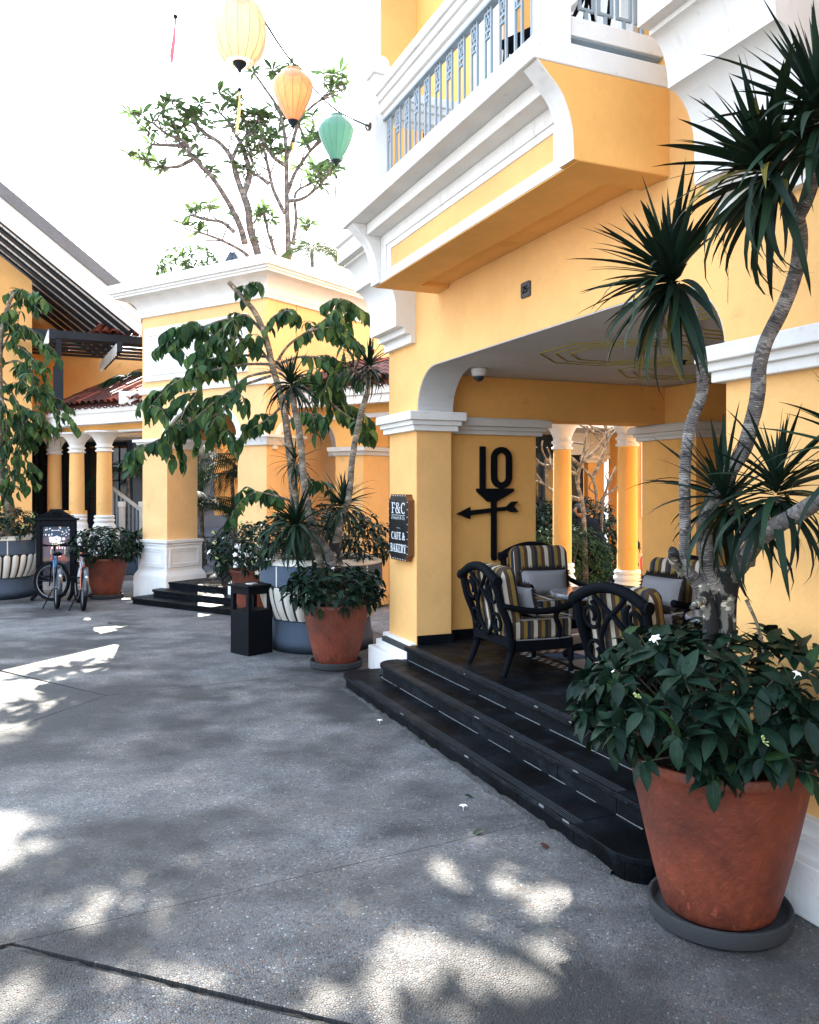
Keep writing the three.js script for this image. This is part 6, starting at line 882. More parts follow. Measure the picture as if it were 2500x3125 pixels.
function tileRoof(parent, edge, pitch, rows, mats) { // edge: list of points along the eave; tiles climb away from it (away is a unit vector)
  setSeed(61); const c = edge.length > 2 ? curve(edge) : new THREE.LineCurve3(A3(edge[0]), A3(edge[1])); const n = Math.floor(c.getLength() / 0.19);
  for (let i = 0; i <= n; i++) { const q = i / n, p = c.getPointAt(q), tn = c.getTangentAt(q); let a = tn.clone().cross(V(0, 1, 0)); if (a.z > 0) a.negate(); a.normalize(); for (let k = 0; k < rows; k++) for (const w of [0, 1]) { const m = new THREE.Object3D(); m.position.copy(p).addScaledVector(a, k * 0.30 * Math.cos(pitch) - (w ? 0.05 : 0)).add(V(0, k * 0.30 * Math.sin(pitch) + (w ? -0.035 : 0.03) + rr(-.006, .006), 0)).addScaledVector(tn, w ? 0.095 : 0); m.lookAt(m.position.clone().addScaledVector(a, -1).add(V(0, -Math.tan(pitch), 0))); m.updateMatrix(); const o = part('roof_tile', w ? tilePan : tileTop, mats[Math.floor(rnd() * mats.length)], parent); o.applyMatrix4(m.matrix); } }
}
{
  const w = thing('arcade_wing', 'low yellow arcade wing with tiled eave between pavilion and cafe pillar', 'building', [1.755, 0, -14.809], 0.5812);
  const pr = part('pier', bx(0.92, 1.62, 0, 2.42, 2.92, 3.48, 0.01), M.yellow, w); part('capital', ring(0.92, 1.62, 2.92, 3.48, [[0, 2.40], [0.03, 2.405], [0.05, 2.46], [0.09, 2.47], [0.095, 2.535], [0, 2.54]]), M.offwhite, pr);
  const a = []; for (let i = 0; i <= 14; i++) { const t = Math.PI / 2 * i / 14; a.push([2.30 + 0.62 * Math.sin(t), 2.54 + 0.55 * Math.cos(t)]); }
  const wl = part('arcade_wall', ext([...a, [3.48, 2.54], [3.48, 3.2], [2.30, 3.2]], 0.95, 1.6, 'x'), M.yellowDeep, w); part('arch_soffit', ext([...a, ...a.map(([z, y]) => [z - 0.008, y - 0.008]).reverse()], 0.952, 1.598, 'x'), M.ceiling, wl);
  part('arcade_wall', ext([[3.48, 3.0], [4.6, 3.0], [4.6, 3.2], [3.48, 3.2]], 0.95, 1.6, 'x'), M.yellowDeep, w);
  part('rear_wall', bx(2.6, 2.9, 0, 3.2, 2.3, 4.5, 0), M.yellow, w);
  part('wall_band', bx(0.90, 0.96, 2.98, 3.05, 2.31, 4.6, 0.004), M.white, w);
  part('fascia', [bx(0.60, 0.75, 3.17, 3.30, 2.32, 4.6, 0.008), bx(0.57, 0.75, 3.30, 3.44, 2.32, 4.6, 0.008), bx(0.75, 2.9, 3.2, 3.3, 2.32, 4.6, 0)], M.white, w);
  const rf = new THREE.Group(); rf.name = 'roof'; w.add(rf); setSeed(62);
  for (let i = 0; i < 12; i++) for (let k = 0; k < 5; k++) for (const q of [0, 1]) { const o = part('roof_tile', q ? tilePan : tileTop, rnd() < 0.95 ? M.tileOld : M.tileRed, rf); o.rotation.set(0.34, -Math.PI / 2, 0, 'YXZ'); o.position.set(0.56 + k * 0.28 - (q ? 0.04 : 0), 3.50 + k * 0.10 + (q ? -0.03 : 0.03), 2.45 + i * 0.19 + (q ? 0.095 : 0)); }
  part('ridge', bx(1.9, 2.1, 3.95, 4.08, 2.4, 4.6, 0.03), M.tileOld, rf);
}
// ---------------------------------------------------------------- left side, in axes square to the view: x right, z towards the camera
function column(parent, x, z, r, y0, y1, o = {}) {
  const c = part('column', lathe([[r * 1.03, y0 + 0.30], [r * 1.02, (y0 + y1) / 2], [r * 0.96, y1 - 0.40]], 32), M.yellow, parent); c.position.set(x, 0, z);
  const B = y0; part('column_base', lathe([[r * 1.5, B], [r * 1.5, B + 0.10], [r * 1.42, B + 0.12], [r * 1.25, B + 0.16], [r * 1.22, B + 0.18], [r * 1.36, B + 0.19], [r * 1.40, B + 0.215], [r * 1.36, B + 0.24], [r * 1.2, B + 0.25], [r * 1.2, B + 0.26], [r * 1.32, B + 0.27], [r * 1.35, B + 0.29], [r * 1.30, B + 0.315], [r * 1.03, B + 0.325]], 36), M.white, c);
  const T = y1; part('column_capital', lathe([[r * 0.98, T - 0.43], [r * 1.16, T - 0.425], [r * 1.2, T - 0.41], [r * 1.16, T - 0.39], [r, T - 0.385], [r, T - 0.345], [r * 1.16, T - 0.34], [r * 1.2, T - 0.325], [r * 1.16, T - 0.305], [r, T - 0.30], [r, T - 0.26], [r * 1.05, T - 0.25], [r * 1.2, T - 0.2], [r * 1.55, T - 0.12], [r * 2.05, T - 0.06], [r * 2.5, T - 0.035], [r * 2.56, T - 0.03], [r * 2.56, T], [0, T]], 40), M.white, c);
  return c;
}
{
  const b = thing('colonnade_building', 'curved colonnade of round yellow columns under a tiled eave, far left', 'building', [0, 0, 0], -YAW);
  const cs = [[-6.335, -17.5, 0.152], [-7.143, -18.1, 0.152], [-8.0, -19.0, 0.148]];
  for (const [x, z, r] of cs) { column(b, x, z, r, 1.0, 3.06); part('pedestal', bx(x - 0.24, x + 0.24, 0, 1.0, z - 0.24, z + 0.24, 0.01), M.white, b); }
  const path = [[-4.9, -16.35], [-5.4, -16.6], [-6.15, -17.1], [-7.03, -17.65], [-7.89, -18.5], [-8.6, -19.6]];
  const strip = (y0, y1, off, th) => { const c = curve(path.map(([x, z]) => [x, 0, z])), pos = [], idx = [], n = 30; for (let i = 0; i <= n; i++) { const p = c.getPointAt(i / n), t = c.getTangentAt(i / n), nx = t.z, nz = -t.x; const s = nz > 0 ? 1 : -1; for (const [d, y] of [[off, y0], [off, y1], [off - th, y1], [off - th, y0]]) pos.push(p.x + nx * s * d, y, p.z + nz * s * d); } for (let i = 0; i < n; i++) for (let k = 0; k < 4; k++) { const q = i * 4 + k, w = i * 4 + (k + 1) % 4; idx.push(q, q + 4, w, w, q + 4, w + 4); } const g = new THREE.BufferGeometry(); g.setAttribute('position', new THREE.Float32BufferAttribute(pos, 3)); g.setIndex(idx); const o = wuv(g); o.computeVertexNormals(); return o; };
  part('frieze', strip(3.06, 3.21, -0.30, 0.4), M.yellowDeep, b); part('fascia', [strip(3.20, 3.42, 0, 0.5), strip(3.42, 3.54, 0.03, 0.5)], M.white, b); part('lintel_trim', strip(3.035, 3.075, -0.26, 0.4), M.white, b);
  const rf = new THREE.Group(); rf.name = 'roof'; b.add(rf); tileRoof(rf, path.slice(0, 5).map(([x, z]) => [x, 3.60, z + 0.04]), 0.46, 5, [M.tileOld, M.tileOld, M.tileOld, M.tileRed]);
  part('fascia_block', bx(-5.75, -5.25, 3.54, 3.80, -16.95, -16.65, 0.02), M.white, b);
  // terrace base, back wall and glazed doors
  part('terrace_base', bx(-11, -4.6, -0.02, 0.85, -22, -18.6, 0), M.slate, b);
  part('rear_wall', bx(-8.9, -5.2, 3.0, 5.35, -21.9, -21.3, 0), M.yellow, b); part('rear_wall', bx(-7.1, -5.3, 0.8, 3.0, -21.9, -21.5, 0), M.yellowDeep, b);
  const dr = new THREE.Group(); dr.name = 'glazed_doors'; b.add(dr); const dz = -20.6;
  for (let i = 0; i < 8; i++) { const x = -10.15 + i * 0.56; part('door_leaf', [bx(x, x + 0.09, 0.85, 3.0, dz, dz + 0.06), bx(x + 0.45, x + 0.54, 0.85, 3.0, dz, dz + 0.06), bx(x + 0.09, x + 0.45, 0.85, 1.25, dz, dz + 0.05), bx(x + 0.09, x + 0.45, 2.9, 3.0, dz, dz + 0.06), bx(x + 0.255, x + 0.285, 1.25, 2.9, dz, dz + 0.05, 0.003), ...[1.65, 2.05, 2.45].map(y => bx(x + 0.09, x + 0.45, y, y + 0.03, dz, dz + 0.05, 0.003))], M.door, dr); for (let r = 0; r < 4; r++) for (let k = 0; k < 2; k++) part('pane', bx(x + 0.09 + k * 0.195, x + 0.255 + k * 0.195, 1.28 + r * 0.4 - (r ? 0 : 0.03), 1.65 + r * 0.4, dz + 0.01, dz + 0.02, 0), M.glass, dr); }
  part('rear_wall', [bx(-10.4, -5.4, 0.8, 3.1, -21.0, -20.75, 0), bx(-10.4, -8.85, 3.0, 6.2, -21.9, -21.3, 0)], M.yellowDeep, b);
  part('ceiling', bx(-9.5, -4.6, 3.0, 3.06, -21.8, -18.3, 0), M.offwhite, b);
}
{ // stair rail between the colonnade and the pavilion
  const s = thing('stair_rail', 'grey wooden stair rail with square posts behind the colonnade', 'railing', [0, 0, 0], -YAW); const z = -18.9;
  for (const x of [-6.45, -6.42 + 0.43]) { const q = part('post', bx(x - 0.055, x + 0.055, 0.7, 1.46, z - 0.055, z + 0.055, 0.006), M.offwhite, s); part('post_cap', bx(x - 0.07, x + 0.07, 1.46, 1.58, z - 0.07, z + 0.07, 0.01), M.white, q); }
  part('handrail', [bar([-7.0, 2.0, z - 0.5], [-6.03, 1.40, z], 0.06, 0.07), bar([-5.95, 1.38, z], [-4.9, 1.36, z], 0.06, 0.07)], M.offwhite, s);
  for (let i = 0; i < 14; i++) part('baluster', bx(-5.88 + i * 0.075, -5.845 + i * 0.075, 0.75, 1.35, z - 0.012, z + 0.012, 0.003), M.graymetal, s); for (let i = 0; i < 10; i++) part('baluster', bx(-6.95 + i * 0.09, -6.915 + i * 0.09, 0.8, 1.93 - i * 0.055, z - 0.3, z - 0.276, 0.003), M.graymetal, s);
}
{ // tall house with the great sloping eave
  const h = thing('tall_house', 'tall yellow house with a steep dark-raftered eave at the top left', 'building', [-0.966, 0, -17.763], 0.103); const m = -0.753, Y = x => 6.97 + m * x;
  part('wall', ext([[-1, 0], [0.72, 0], [0.72, Y(0.72) - 0.1], [-1, Y(-1) - 0.1]], -2.3, -2.0), M.yellow, h); part('side_wall', bx(0.42, 0.715, 0, 6.35, -7, -2.3, 0), M.yellowDeep, h);
  const sl = (x0, x1, y0, y1, z0, z1) => ext([[x0, Y(x0) + y0], [x1, Y(x1) + y0], [x1, Y(x1) + y1], [x0, Y(x0) + y1]], z0, z1);
  part('barge_board', [sl(-1, 2.62, 0.0, 0.24, -0.05, 0.0), sl(-1, 2.6, 0.24, 0.44, -0.05, 0.03)], M.white, h); part('ridge_band', sl(-1, 2.9, 0.44, 0.71, -0.5, 0.10), paint(0.16, 0.155, 0.155, { bump: 0.02 }), h);
  part('roof_deck', sl(-1, 2.5, 0.12, 0.40, -6.5, -0.06), M.tileOld, h);
  const rz = [-0.06, -0.62, -1.18, -1.74, -2.3, -2.9, -3.5, -4.1, -4.7]; for (const z of rz) part('rafter', sl(-1, 2.5, 0.03, 0.115, z - 0.24, z), M.steel, h);
  for (let r = 0; r < 8; r++) for (let i = 0; i < 24; i++) { const x = -0.4 + i * 0.12; part('soffit_plank', sl(x + 0.004, x + 0.116, 0.085, 0.115, rz[r + 1] + 0.002, rz[r] - 0.242), M.white, h); }
}
{ // steel pergola over the roof terrace, with slat fringes
  const g = thing('pergola', 'dark grey steel pergola with slat fringes on the roof terrace, left', 'pergola', [-0.277, 0, -18.559], 0.06);
  for (let i = 0; i < 7; i++) part('beam', bx(-0.5, 3.2, i ? 5.04 : 4.93, i ? 5.07 : 5.09, -0.1 - i * 0.52, -0.1 - i * 0.52 + (i ? 0.26 : 0.12), 0.006), M.steel, g);
  for (const [x, z0, z1] of [[0.15, -0.3, 1.3], [1.5, -2.7, 0.3]]) { const sb = part('side_beam', bx(x - 0.05, x + 0.05, 4.70, 4.90, z0, z1, 0.008), M.steel, g); const n = Math.round((z1 - z0) / 0.085); for (let i = 0; i < n; i++) part('fringe_slat', bx(x - 0.072, x - 0.052, 4.70 + (i % 3 === 0 ? -0.07 : (i % 2) * 0.02), 4.87, z0 + i * 0.085, z0 + 0.04 + i * 0.085, 0.002), M.white, sb); }
  for (const x of [0.34, 2.4]) { const q = part('post', bx(x - 0.06, x + 0.06, 4.30, 4.95, -0.12, 0.0, 0.006), M.steel, g); part('post_sleeve', bx(x - 0.095, x + 0.095, 3.5, 4.36, -0.155, 0.035, 0.008), M.steel, q); part('brace', bar([x, 4.3, -0.2], [x - 0.0, 4.72, -0.8], 0.09, 0.09), M.steel, q); }
}
{ // small tiled roof beyond the pergola
  const r = thing('tiled_roof', 'small red tiled roof slope between the big eave and the pavilion cornice', 'roof', [0, 0, 0], -YAW); const sl = 0.62; setSeed(63);
  for (let i = 0; i < 9; i++) for (let k = 0; k < 6; k++) for (const q of [0, 1]) { const x = -6.72 + i * 0.185 + k * 0.075; const o = part('roof_tile', q ? tilePan : tileTop, rnd() < 0.85 ? M.tileRed : M.tileOld, r); o.rotation.x = sl; o.position.set(x + (q ? 0.092 : 0), 5.18 + k * 0.155 + (q ? -0.03 : 0.03), -18.1 - k * 0.23 + (q ? .03 : 0)); }
  part('hip', limb([[-6.82, 5.16, -18.0], [-6.3, 6.1, -19.45]], 0.07, 6, 8), M.tileOld, r);
}
single('wall_lamp', [bx(-0.09, 0.09, -0.045, 0.045, 0, 0.05, 0.02), bx(-0.06, 0.06, -0.03, 0.03, 0.05, 0.06, 0.01)], M.dark, 'small dark box on the yellow upper wall under the pergola', 'wall box').position.set(0.33, 4.02, -22.05);
// ---------------------------------------------------------------- the court seen through the terrace
{
  const b = thing('court_building', 'sunlit yellow building with a white-capped pillar across the inner court', 'building', [0, 0, 0], -YAW);
  const p = part('pillar', bx(3.60, 3.93, 0, 2.40, -17.4, -17.0, 0.01), M.yellow, b); part('capital', ring(3.60, 3.93, -17.4, -17.0, [[0, 2.39], [0.04, 2.395], [0.05, 2.46], [0.10, 2.47], [0.10, 2.54], [0, 2.56]]), M.white, p);
  part('upper_wall', bx(3.1, 4.1, 2.56, 4.4, -17.4, -17.05, 0), M.white, b); part('wall', bx(4.05, 4.38, 0, 4.5, -17.2, -16.2, 0.01), M.yellowDeep, b); part('wall', bx(4.38, 9, 0, 4.5, -17.6, -16.6, 0.01), M.yellow, b);
  part('rear_wall', bx(0.5, 4.1, 0, 4.4, -19.2, -18.9, 0), M.yellow, b); part('roof_slab', bx(0.5, 4.1, 4.4, 4.6, -19.2, -16.8, 0), M.white, b); part('wall', bx(-2.0, 1.2, 0, 4.4, -17.4, -17.0, 0), M.yellow, b); part('verandah_roof', bx(0.8, 4.1, 3.0, 3.12, -19, -15.6, 0), M.offwhite, b); part('shade_panel', bx(0.8, 3.6, 0, 3.0, -17.75, -17.6, 0), M.door, b);  // dark panel: deep shade across the court put in as door colour
  const w = new THREE.Group(); w.name = 'window'; b.add(w); part('frame', [bx(4.55, 4.58, 1.3, 2.9, -16.6, -16.55), bx(5.2, 5.23, 1.3, 2.9, -16.6, -16.55), bx(4.58, 5.2, 1.3, 1.34, -16.6, -16.55), bx(4.58, 5.2, 2.86, 2.9, -16.6, -16.55), bx(4.88, 4.90, 1.34, 2.86, -16.6, -16.56), ...[1.7, 2.1, 2.5].map(y => bx(4.58, 5.2, y, y + 0.025, -16.6, -16.56))], M.white, w); part('pane', bx(4.58, 5.2, 1.34, 2.86, -16.598, -16.59, 0), M.glass, w);
  const dd = new THREE.Group(); dd.name = 'glazed_doors'; b.add(dd); for (let i = 0; i < 3; i++) { const x = 2.3 + i * 0.43; part('door_leaf', [bx(x, x + 0.06, 0, 2.6, -17.4, -17.34), bx(x + 0.36, x + 0.42, 0, 2.6, -17.4, -17.34), bx(x + 0.06, x + 0.36, 2.5, 2.6, -17.4, -17.34), bx(x + 0.06, x + 0.36, 0, 0.5, -17.4, -17.34), bx(x + 0.06, x + 0.36, 1.5, 1.54, -17.4, -17.35)], M.door, dd); part('pane', bx(x + 0.06, x + 0.36, 0.5, 2.5, -17.38, -17.37, 0), M.glass, dd); }
  const c = thing('court_colonnade', 'pair of round yellow columns with white bases behind the terrace tables, under an added shade roof', 'columns', [0, 0, 0]);
  for (const [x, z] of [[6.657, -10.219], [6.91, -9.071]]) { column(c, x, z, 0.128, 0.50, 2.86).material = M.yellowDeep; part('pedestal', bx(x - 0.2, x + 0.2, 0, 0.50, z - 0.2, z + 0.2, 0.01), M.white, c); }
  part('beam', bar([6.55, 3.05, -10.75], [7.02, 3.05, -8.5], 0.4, 0.36), M.yellow, c); part('added_shade_roof', ext([[-8.05, 3.24], [-10.9, 3.24], [-10.9, 3.36], [-8.05, 3.36]], 4.6, 7.5, 'x'), M.offwhite, c);  // roof slab added overhead to darken the columns
}
shrub('hedge', 'clipped bright green hedge behind the round columns', 'hedge', [7.22, 0, -10.92], [0, 0.74, 0], [0.82, 0.62, 0.42], { n: 900, mats: L_tree.map((m, i) => i < 2 ? m : L_tree[0]).concat(L_tree[1]), seed: 71, lo: -0.75, geos: [G_small[0]], s: 0.62, most: 0, inner: 0.8, stemEvery: 40 });
shrub('shrub', 'dark leafy shrub beyond the bending man in the court', 'shrub', [8.15, 0, -12.0], [0, 0.9, 0], [1.05, 0.85, 0.7], { n: 520, seed: 72, lo: -0.8, geos: G_small, s: 1.15, most: 0, stemEvery: 30 });
shrub('shrub', 'dark shrub at the left end of the court, beside the 10 wall', 'shrub', [7.5, 0, -12.2], [0, 0.85, 0], [0.9, 0.85, 0.7], { n: 420, seed: 73, lo: -0.8, geos: G_small, s: 1.15, most: 0, stemEvery: 30 });
{
  const t = thing('frangipani_tree', 'leafless pale frangipani branches rising above the shrubs in the court', 'tree', [8.2, 0, -11.8]); const L = pts => pts.map(p => [p[0] - 8.2, p[1], p[2] + 11.8]); setSeed(74);
  const B = [[[8.2, 0, -11.8], [8.25, 1.0, -11.75], [8.29, 1.69, -11.70], [8.23, 2.04, -11.73], [8.13, 2.17, -11.77], [7.93, 2.36, -11.85]], [[8.23, 2.04, -11.73], [8.33, 2.28, -11.69], [8.43, 2.57, -11.64], [8.53, 2.90, -11.60]], [[8.1, 0.2, -11.3], [8.10, 1.70, -11.24], [8.20, 2.01, -11.20], [8.29, 2.24, -11.16]], [[7.6, 0.2, -11.0], [7.50, 1.65, -10.95], [7.43, 1.98, -10.98], [7.50, 2.35, -10.95], [7.57, 2.85, -10.92]], [[7.48, 1.7, -10.97], [7.09, 1.83, -11.12], [6.97, 1.93, -11.17], [6.86, 2.00, -11.22]], [[7.44, 1.95, -10.98], [7.41, 2.10, -10.99], [7.16, 2.15, -11.09], [6.88, 2.28, -11.21]], [[7.5, 2.2, -10.96], [7.2, 2.45, -11.0], [7.0, 2.6, -11.0]], [[7.5, 2.3, -10.95], [7.75, 2.5, -10.9], [7.9, 2.75, -10.9]]];
  for (const b of B) { part('branch', limb(L(b), [b.length > 4 ? 0.05 : 0.035, 0.016], b.length * 5, 8, true, 0.1), M.barkPale, t); const c = curve(L(b)); const tw = []; for (let i = 0; i < 4; i++) { const p = c.getPointAt(rr(0.5, 1)), e = p.clone().add(V(rr(-.3, .3), rr(0.05, .3), rr(-.2, .2))); tw.push(limb([p, e, e.clone().add(V(rr(-.15, .15), rr(.03, .18), rr(-.1, .1)))], [0.016, 0.012], 6, 6)); } for (const w of tw) part('twig', w, M.barkPale, t); }
}
{ // red metal chair among the shrubs
  const c = thing('red_chair', 'red metal garden chair just visible right of the round columns', 'chair', [7.95, 0, -9.62], 0.4), m = new THREE.MeshStandardMaterial({ color: new THREE.Color().setRGB(0.5, 0.02, 0.03), roughness: 0.4 });
  part('seat', bx(-0.2, 0.2, 0.45, 0.48, -0.2, 0.2, 0.01), m, c); part('backrest', [limb([[-0.19, 0.46, -0.19], [-0.2, 0.92, -0.23], [0.2, 0.92, -0.23], [0.19, 0.46, -0.19]], 0.014, 20, 6), ...[-0.1, 0, 0.1].map(x => limb([[x, 0.48, -0.19], [x, 0.92, -0.23]], 0.008, 2, 5)), limb([[-0.2, 0.7, -0.21], [0.2, 0.7, -0.21]], 0.008, 2, 5)], m, c); for (const [x, z] of [[-1, -1], [1, -1], [-1, 1], [1, 1]]) part('leg', limb([[x * 0.18, 0.46, z * 0.18], [x * 0.21, 0, z * 0.21]], 0.013, 2, 6), m, c);
}
// ---------------------------------------------------------------- the man bending in the court
{
  const field = (bones, res, box) => { // smooth union of tapered capsules, meshed
    const mc = new MarchingCubes(res, new THREE.MeshBasicMaterial(), false, false, 60000); mc.isolation = 0; const [c, s] = box, sz = res, k = 0.025; mc.reset();
    for (let z = 0; z < sz; z++) for (let y = 0; y < sz; y++) for (let x = 0; x < sz; x++) { const p = V(c[0] + s * (x / sz * 2 - 1), c[1] + s * (y / sz * 2 - 1), c[2] + s * (z / sz * 2 - 1)); let d = 9; for (const [a, b, ra, rb] of bones) { const ab = [b[0] - a[0], b[1] - a[1], b[2] - a[2]], ap = [p.x - a[0], p.y - a[1], p.z - a[2]]; const t = clamp((ap[0] * ab[0] + ap[1] * ab[1] + ap[2] * ab[2]) / (ab[0] ** 2 + ab[1] ** 2 + ab[2] ** 2 || 1)); const e = Math.hypot(ap[0] - ab[0] * t, ap[1] - ab[1] * t, ap[2] - ab[2] * t) - (ra + (rb - ra) * t); const h = clamp(0.5 + 0.5 * (d - e) / k); d = d + (e - d) * h - k * h * (1 - h); } mc.field[x + y * sz + z * sz * sz] = -d; }
    mc.update(); const n = mc.count, pa = mc.positionArray.slice(0, n * 3), na = mc.normalArray.slice(0, n * 3); for (let i = 0; i < n; i++) for (let q = 0; q < 3; q++) pa[i * 3 + q] = c[q] + s * pa[i * 3 + q]; const g = new THREE.BufferGeometry(); g.setAttribute('position', new THREE.BufferAttribute(pa, 3)); g.setAttribute('normal', new THREE.BufferAttribute(na, 3)); return wuv(g);
  };
  const p = thing('person', 'person in black shirt and trousers seen from behind, bending forward in the court', 'person', [7.98, 0, -11.2], 0.1);
  // +z is behind him (towards us); he leans away and to the left
  const S = { hip: [0, 0.86, 0], chest: [-0.05, 1.22, -0.14], neck: [-0.09, 1.40, -0.22], head: [-0.13, 1.485, -0.28], sL: [-0.24, 1.32, -0.18], sR: [0.13, 1.31, -0.16], eL: [-0.30, 1.06, -0.24], eR: [0.2, 1.05, -0.22], hL: [-0.26, 0.88, -0.42], hR: [0.1, 0.88, -0.42], kL: [-0.1, 0.46, -0.04], kR: [0.11, 0.46, 0.02], fL: [-0.1, 0.07, 0.03], fR: [0.12, 0.07, 0.08] };
  const skin = new THREE.MeshStandardMaterial({ color: new THREE.Color().setRGB(0.32, 0.17, 0.10), roughness: 0.6 }), cloth = new THREE.MeshPhysicalMaterial({ color: new THREE.Color().setRGB(0.009, 0.011, 0.016), roughness: 0.95, specularIntensity: 0.1 });
  const fing = (h, s) => { const o = [[h, [h[0] + s * 0.005, h[1] - 0.05, h[2] - 0.04], 0.034, 0.03]]; for (let i = 0; i < 4; i++) { const x = h[0] + (i - 1.5) * 0.019, L = [0.055, 0.068, 0.064, 0.048][i]; o.push([[x, h[1] - 0.06, h[2] - 0.05], [x, h[1] - 0.06 - L * 0.6, h[2] - 0.05 - L * 0.4], 0.0095, 0.009], [[x, h[1] - 0.06 - L * 0.6, h[2] - 0.05 - L * 0.4], [x, h[1] - 0.06 - L * 1.2, h[2] - 0.05 - L * 0.3], 0.009, 0.0075]); } o.push([[h[0] + s * 0.03, h[1] - 0.02, h[2] - 0.03], [h[0] + s * 0.055, h[1] - 0.06, h[2] - 0.06], 0.012, 0.009]); return o; };
  const core = [[S.hip, S.chest, 0.13, 0.15], [S.chest, S.neck, 0.13, 0.06], [S.neck, S.head, 0.052, 0.06], [S.head, [S.head[0] - 0.01, S.head[1] + 0.05, S.head[2] - 0.03], 0.082, 0.088], [S.sL, S.sR, 0.07, 0.07], [S.sL, S.eL, 0.052, 0.042], [S.eL, S.hL, 0.04, 0.028], [S.sR, S.eR, 0.052, 0.042], [S.eR, S.hR, 0.04, 0.028], [[-0.09, 0.86, 0], S.kL, 0.085, 0.058], [S.kL, S.fL, 0.056, 0.04], [[0.09, 0.86, 0], S.kR, 0.085, 0.058], [S.kR, S.fR, 0.056, 0.04], [S.fL, [-0.11, 0.045, -0.14], 0.045, 0.035], [S.fR, [0.13, 0.045, -0.09], 0.045, 0.035], [[S.head[0] - 0.085, S.head[1] + 0.01, S.head[2] - 0.02], [S.head[0] - 0.088, S.head[1] + 0.04, S.head[2] - 0.02], 0.014, 0.016], [[S.head[0] + 0.075, S.head[1] + 0.01, S.head[2] - 0.02], [S.head[0] + 0.078, S.head[1] + 0.04, S.head[2] - 0.02], 0.014, 0.016], [[S.head[0], S.head[1], S.head[2] - 0.10], [S.head[0], S.head[1] - 0.02, S.head[2] - 0.13], 0.016, 0.012]];
  const body = part('body', field([...core, ...fing(S.hL, 1), ...fing(S.hR, -1)], 110, [[-0.05, 0.80, -0.1], 0.84]), skin, p);
  part('shirt', field([[S.hip, S.chest, 0.155, 0.17], [S.chest, S.neck, 0.15, 0.07], [S.sL, S.sR, 0.085, 0.085], [S.sL, [-0.28, 1.14, -0.21], 0.07, 0.062], [S.sR, [0.175, 1.14, -0.2], 0.07, 0.062]], 70, [[-0.05, 1.12, -0.1], 0.5]), cloth, p);
  part('trousers', field([[[-0.05, 0.88, 0], [0.05, 0.88, 0], 0.135, 0.135], [[-0.09, 0.86, 0], S.kL, 0.105, 0.078], [S.kL, S.fL, 0.076, 0.066], [[0.09, 0.86, 0], S.kR, 0.105, 0.078], [S.kR, S.fR, 0.076, 0.066]], 70, [[0, 0.5, 0], 0.56]), cloth, p);
  part('hair', field([[[S.head[0] - 0.005, S.head[1] + 0.045, S.head[2] + 0.005], [S.head[0] - 0.01, S.head[1] + 0.075, S.head[2] - 0.05], 0.088, 0.08]], 40, [[S.head[0], S.head[1] + 0.05, S.head[2] - 0.02], 0.2]), new THREE.MeshStandardMaterial({ color: 0x0a0908, roughness: 0.7 }), p);
}
// ---------------------------------------------------------------- greenery on the skyline behind the pavilion
palm('yellow-green palm in the sun behind the white cornice, right of the frangipani', [5.35, 0.0, -18.4], 7.3, 14, 1.0, 56, [leafMat(0.20, 0.26, 0.05, { map: bladeT, trans: 0.4 }), leafMat(0.3, 0.33, 0.08, { map: bladeT, trans: 0.4 })]);
shrub('shrub', 'small green roof bush above the left end of the white cornice', 'shrub', [2.8, 5.9, -19.4], [0, 1.0, 0], [0.75, 0.5, 0.5], { n: 70, seed: 75, lo: -0.6, geos: G_small, s: 1.5, most: 0, inner: 0.1, mats: [...L_frang, L_tree[2]] });  // lighter leaf colours picked so the bush looks sunlit
{ const g = thing('gable', 'dark gable end just showing over the white cornice behind the frangipani', 'roof', [3.65, 6.05, -19.1], -YAW); g.scale.setScalar(0.8); g.position.y = 6.15; part('slope', bar([-0.5, 0.2, 0], [0.1, 1.25, 0], 0.5, 0.14), M.slate, g); part('slope', bar([0.1, 1.25, 0], [0.6, 0.2, 0], 0.5, 0.14), M.slate, g); part('wall', ext([[-0.45, 0.1], [0.55, 0.1], [0.1, 1.1]], -0.2, -0.1), M.yellow, g); part('base', bx(-0.45, 0.55, -6.1, 0.1, -0.3, 0.0, 0), M.yellow, g); }
// fallen leaves and blossoms on the paving
{
  const F = [['leaf', 2.306, -4.618, 'green fallen leaf lying near the first step'], ['flower', 2.211, -4.442, 'white fallen blossom beside the green leaf near the first step'], ['leaf', 2.169, -4.124, 'dark fallen leaf on the slab joint by the steps'], ['leaf', 2.367, -3.85, 'small dark fallen leaf close under the corner of the steps'], ['flower', 2.403, -6.33, 'white fallen blossom beside the first step, farther back'], ['leaf', 0.73, -12.43, 'dry curled leaf on the far pale paving by the bicycles']];
  F.forEach(([k, x, z, l], i) => { const o = k === 'leaf' ? part(numbered('fallen_leaf'), G_ov[1], i % 2 ? M.tileOld : L_shrub[1], scene) : part(numbered('fallen_blossom'), flowerG, M.petal, scene); tag(o, l, k === 'leaf' ? 'leaf' : 'blossom'); o.position.set(x, k === 'leaf' ? 0.015 : 0.035, z); o.rotation.y = i * 1.7; o.scale.setScalar(k === 'leaf' ? 0.75 : 1.3); });
}
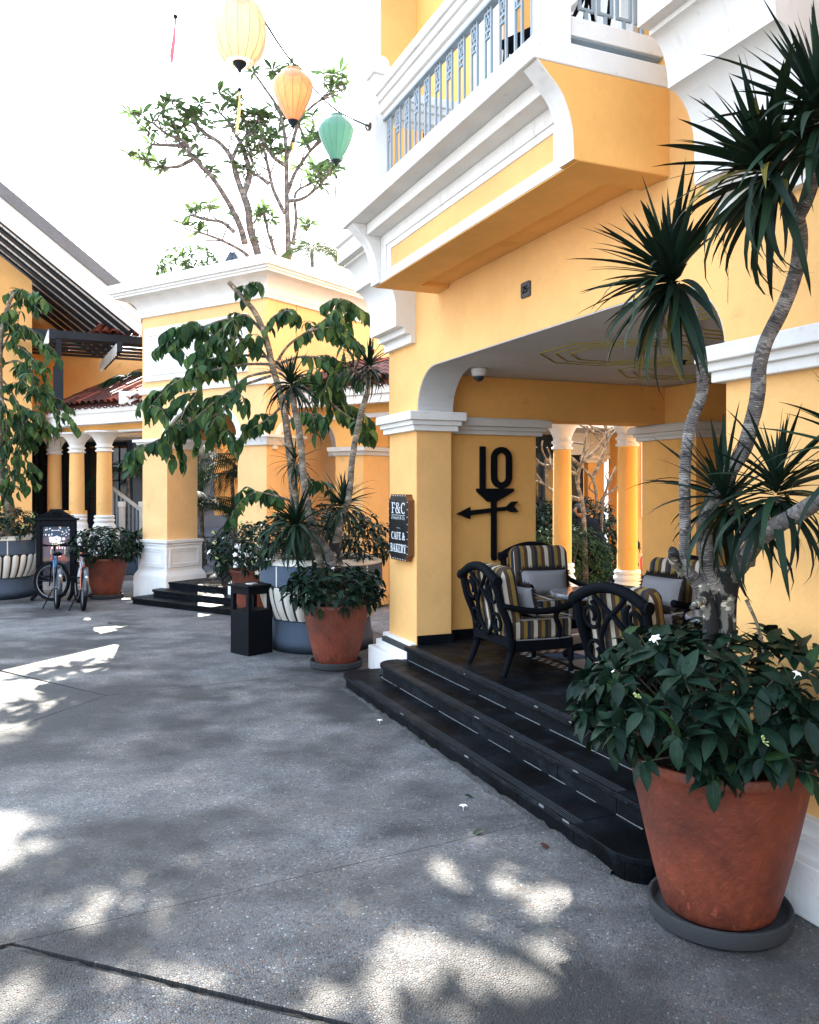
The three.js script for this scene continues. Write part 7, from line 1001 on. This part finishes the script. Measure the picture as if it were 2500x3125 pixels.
// ---------------------------------------------------------------- a very tall tree far behind, above the frame: sunlight reaches the near paving through its crown
{
  setSeed(81); const leafS = leafGeo(0.62, 0.34, { seg: 2, droop: 0.3, flat: true }), kh = 1 / Math.tan(SUN_EL), sx = Math.sin(SUN_AZ) * kh, sz = -Math.cos(SUN_AZ) * kh;
  const base = [12.5, 0, -31], t = thing('shade_tree', 'very tall tree behind the cafe, its crown above the frame', 'tree', base), ms = [], o = new THREE.Object3D();
  const lit = [[-0.18, -4.93, 0.2], [-0.2, -5.4, 0.14], [1.81, -3.79, 0.11], [2.16, -3.66, 0.08], [2.18, -3.5, 0.085], [2.18, -3.34, 0.09], [2.14, -3.2, 0.08], [1.92, -3.45, 0.07], [1.98, -3.3, 0.06], [2.11, -4.1, 0.07], [0.74, -3.16, 0.08], [0.45, -4.02, 0.1]];
  const area = [[0.25, -3.98, 0.50, 0.20], [1.4, -2.98, 0.62, 0.32], [0.15, -3.4, 0.5, 0.28], [2.05, -2.95, 0.14, 0.16]]; // broken light: flecks where the leaves part
  for (let k = 0; k < 22000; k++) {
    const gx = rr(-2.4, 3.2), gz = rr(-9.2, -1.2); const n = vnoise(gx * 5, gz * 5) * 0.6 + vnoise(gx * 11 + 7, gz * 11) * 0.4;
    if (gx < 0.55 - 0.42 * Math.max(0, gz + 8.75) + (n - 0.5) * 0.4 && gz < -6.7) continue; if (gx < -0.05 + (n - 0.5) * 0.3 && gz > -5.4 && gz < -4.5) continue; // the open patch at the left
    if (lit.some(h => Math.hypot(gx - h[0], gz - h[1]) < h[2] * (0.95 + 1.15 * n))) continue;
    { const m = vnoise(gx * 4.6 + gz * 2.4, gz * 7 - gx * 2.6) * 0.72 + vnoise(gx * 15, gz * 15 + 5) * 0.28; if (area.some(h => ((gx - h[0]) / h[2]) ** 2 + ((gz - h[1]) / h[3]) ** 2 < 0.6 + 0.8 * n && m > 0.38)) continue; }
    const y = Math.max(14.5, (1.9 + 0.60 * (-gz)) / 0.262 + 1.2) + rr(0, 2.4); o.position.set(gx + sx * y - base[0], y, gz + sz * y - base[2]); o.rotation.set(rr(-.7, .7), rr(0, 6.3), rr(-.7, .7)); o.scale.setScalar(rr(0.25, 0.5) * y / 20); o.updateMatrix(); ms.push(o.matrix.clone());
  }
  const im = new THREE.InstancedMesh(leafS, L_tree[0], ms.length); ms.forEach((m, i) => im.setMatrixAt(i, m)); im.name = 'foliage'; im.userData.kind = 'stuff'; im.castShadow = true; t.add(im);
  part('trunk', limb([[0, 0, 0], [0.4, 10, 0], [-0.4, 20, 0], [-1.0, 24, 0]], [0.6, 0.3], 20, 12), M.barkTree, t);
  for (let i = 0; i < 7; i++) { const e = V().setFromMatrixPosition(ms[Math.floor(ms.length * (i + 0.5) / 7)]); part('branch', limb([[-0.7, 22.5, 0], [e.x * 0.5 - 0.3, Math.max(24, e.y + 1), e.z * 0.5], e.toArray()], [0.2, 0.05], 12, 7), M.barkTree, t); }
}
renderer.render(scene, camera);
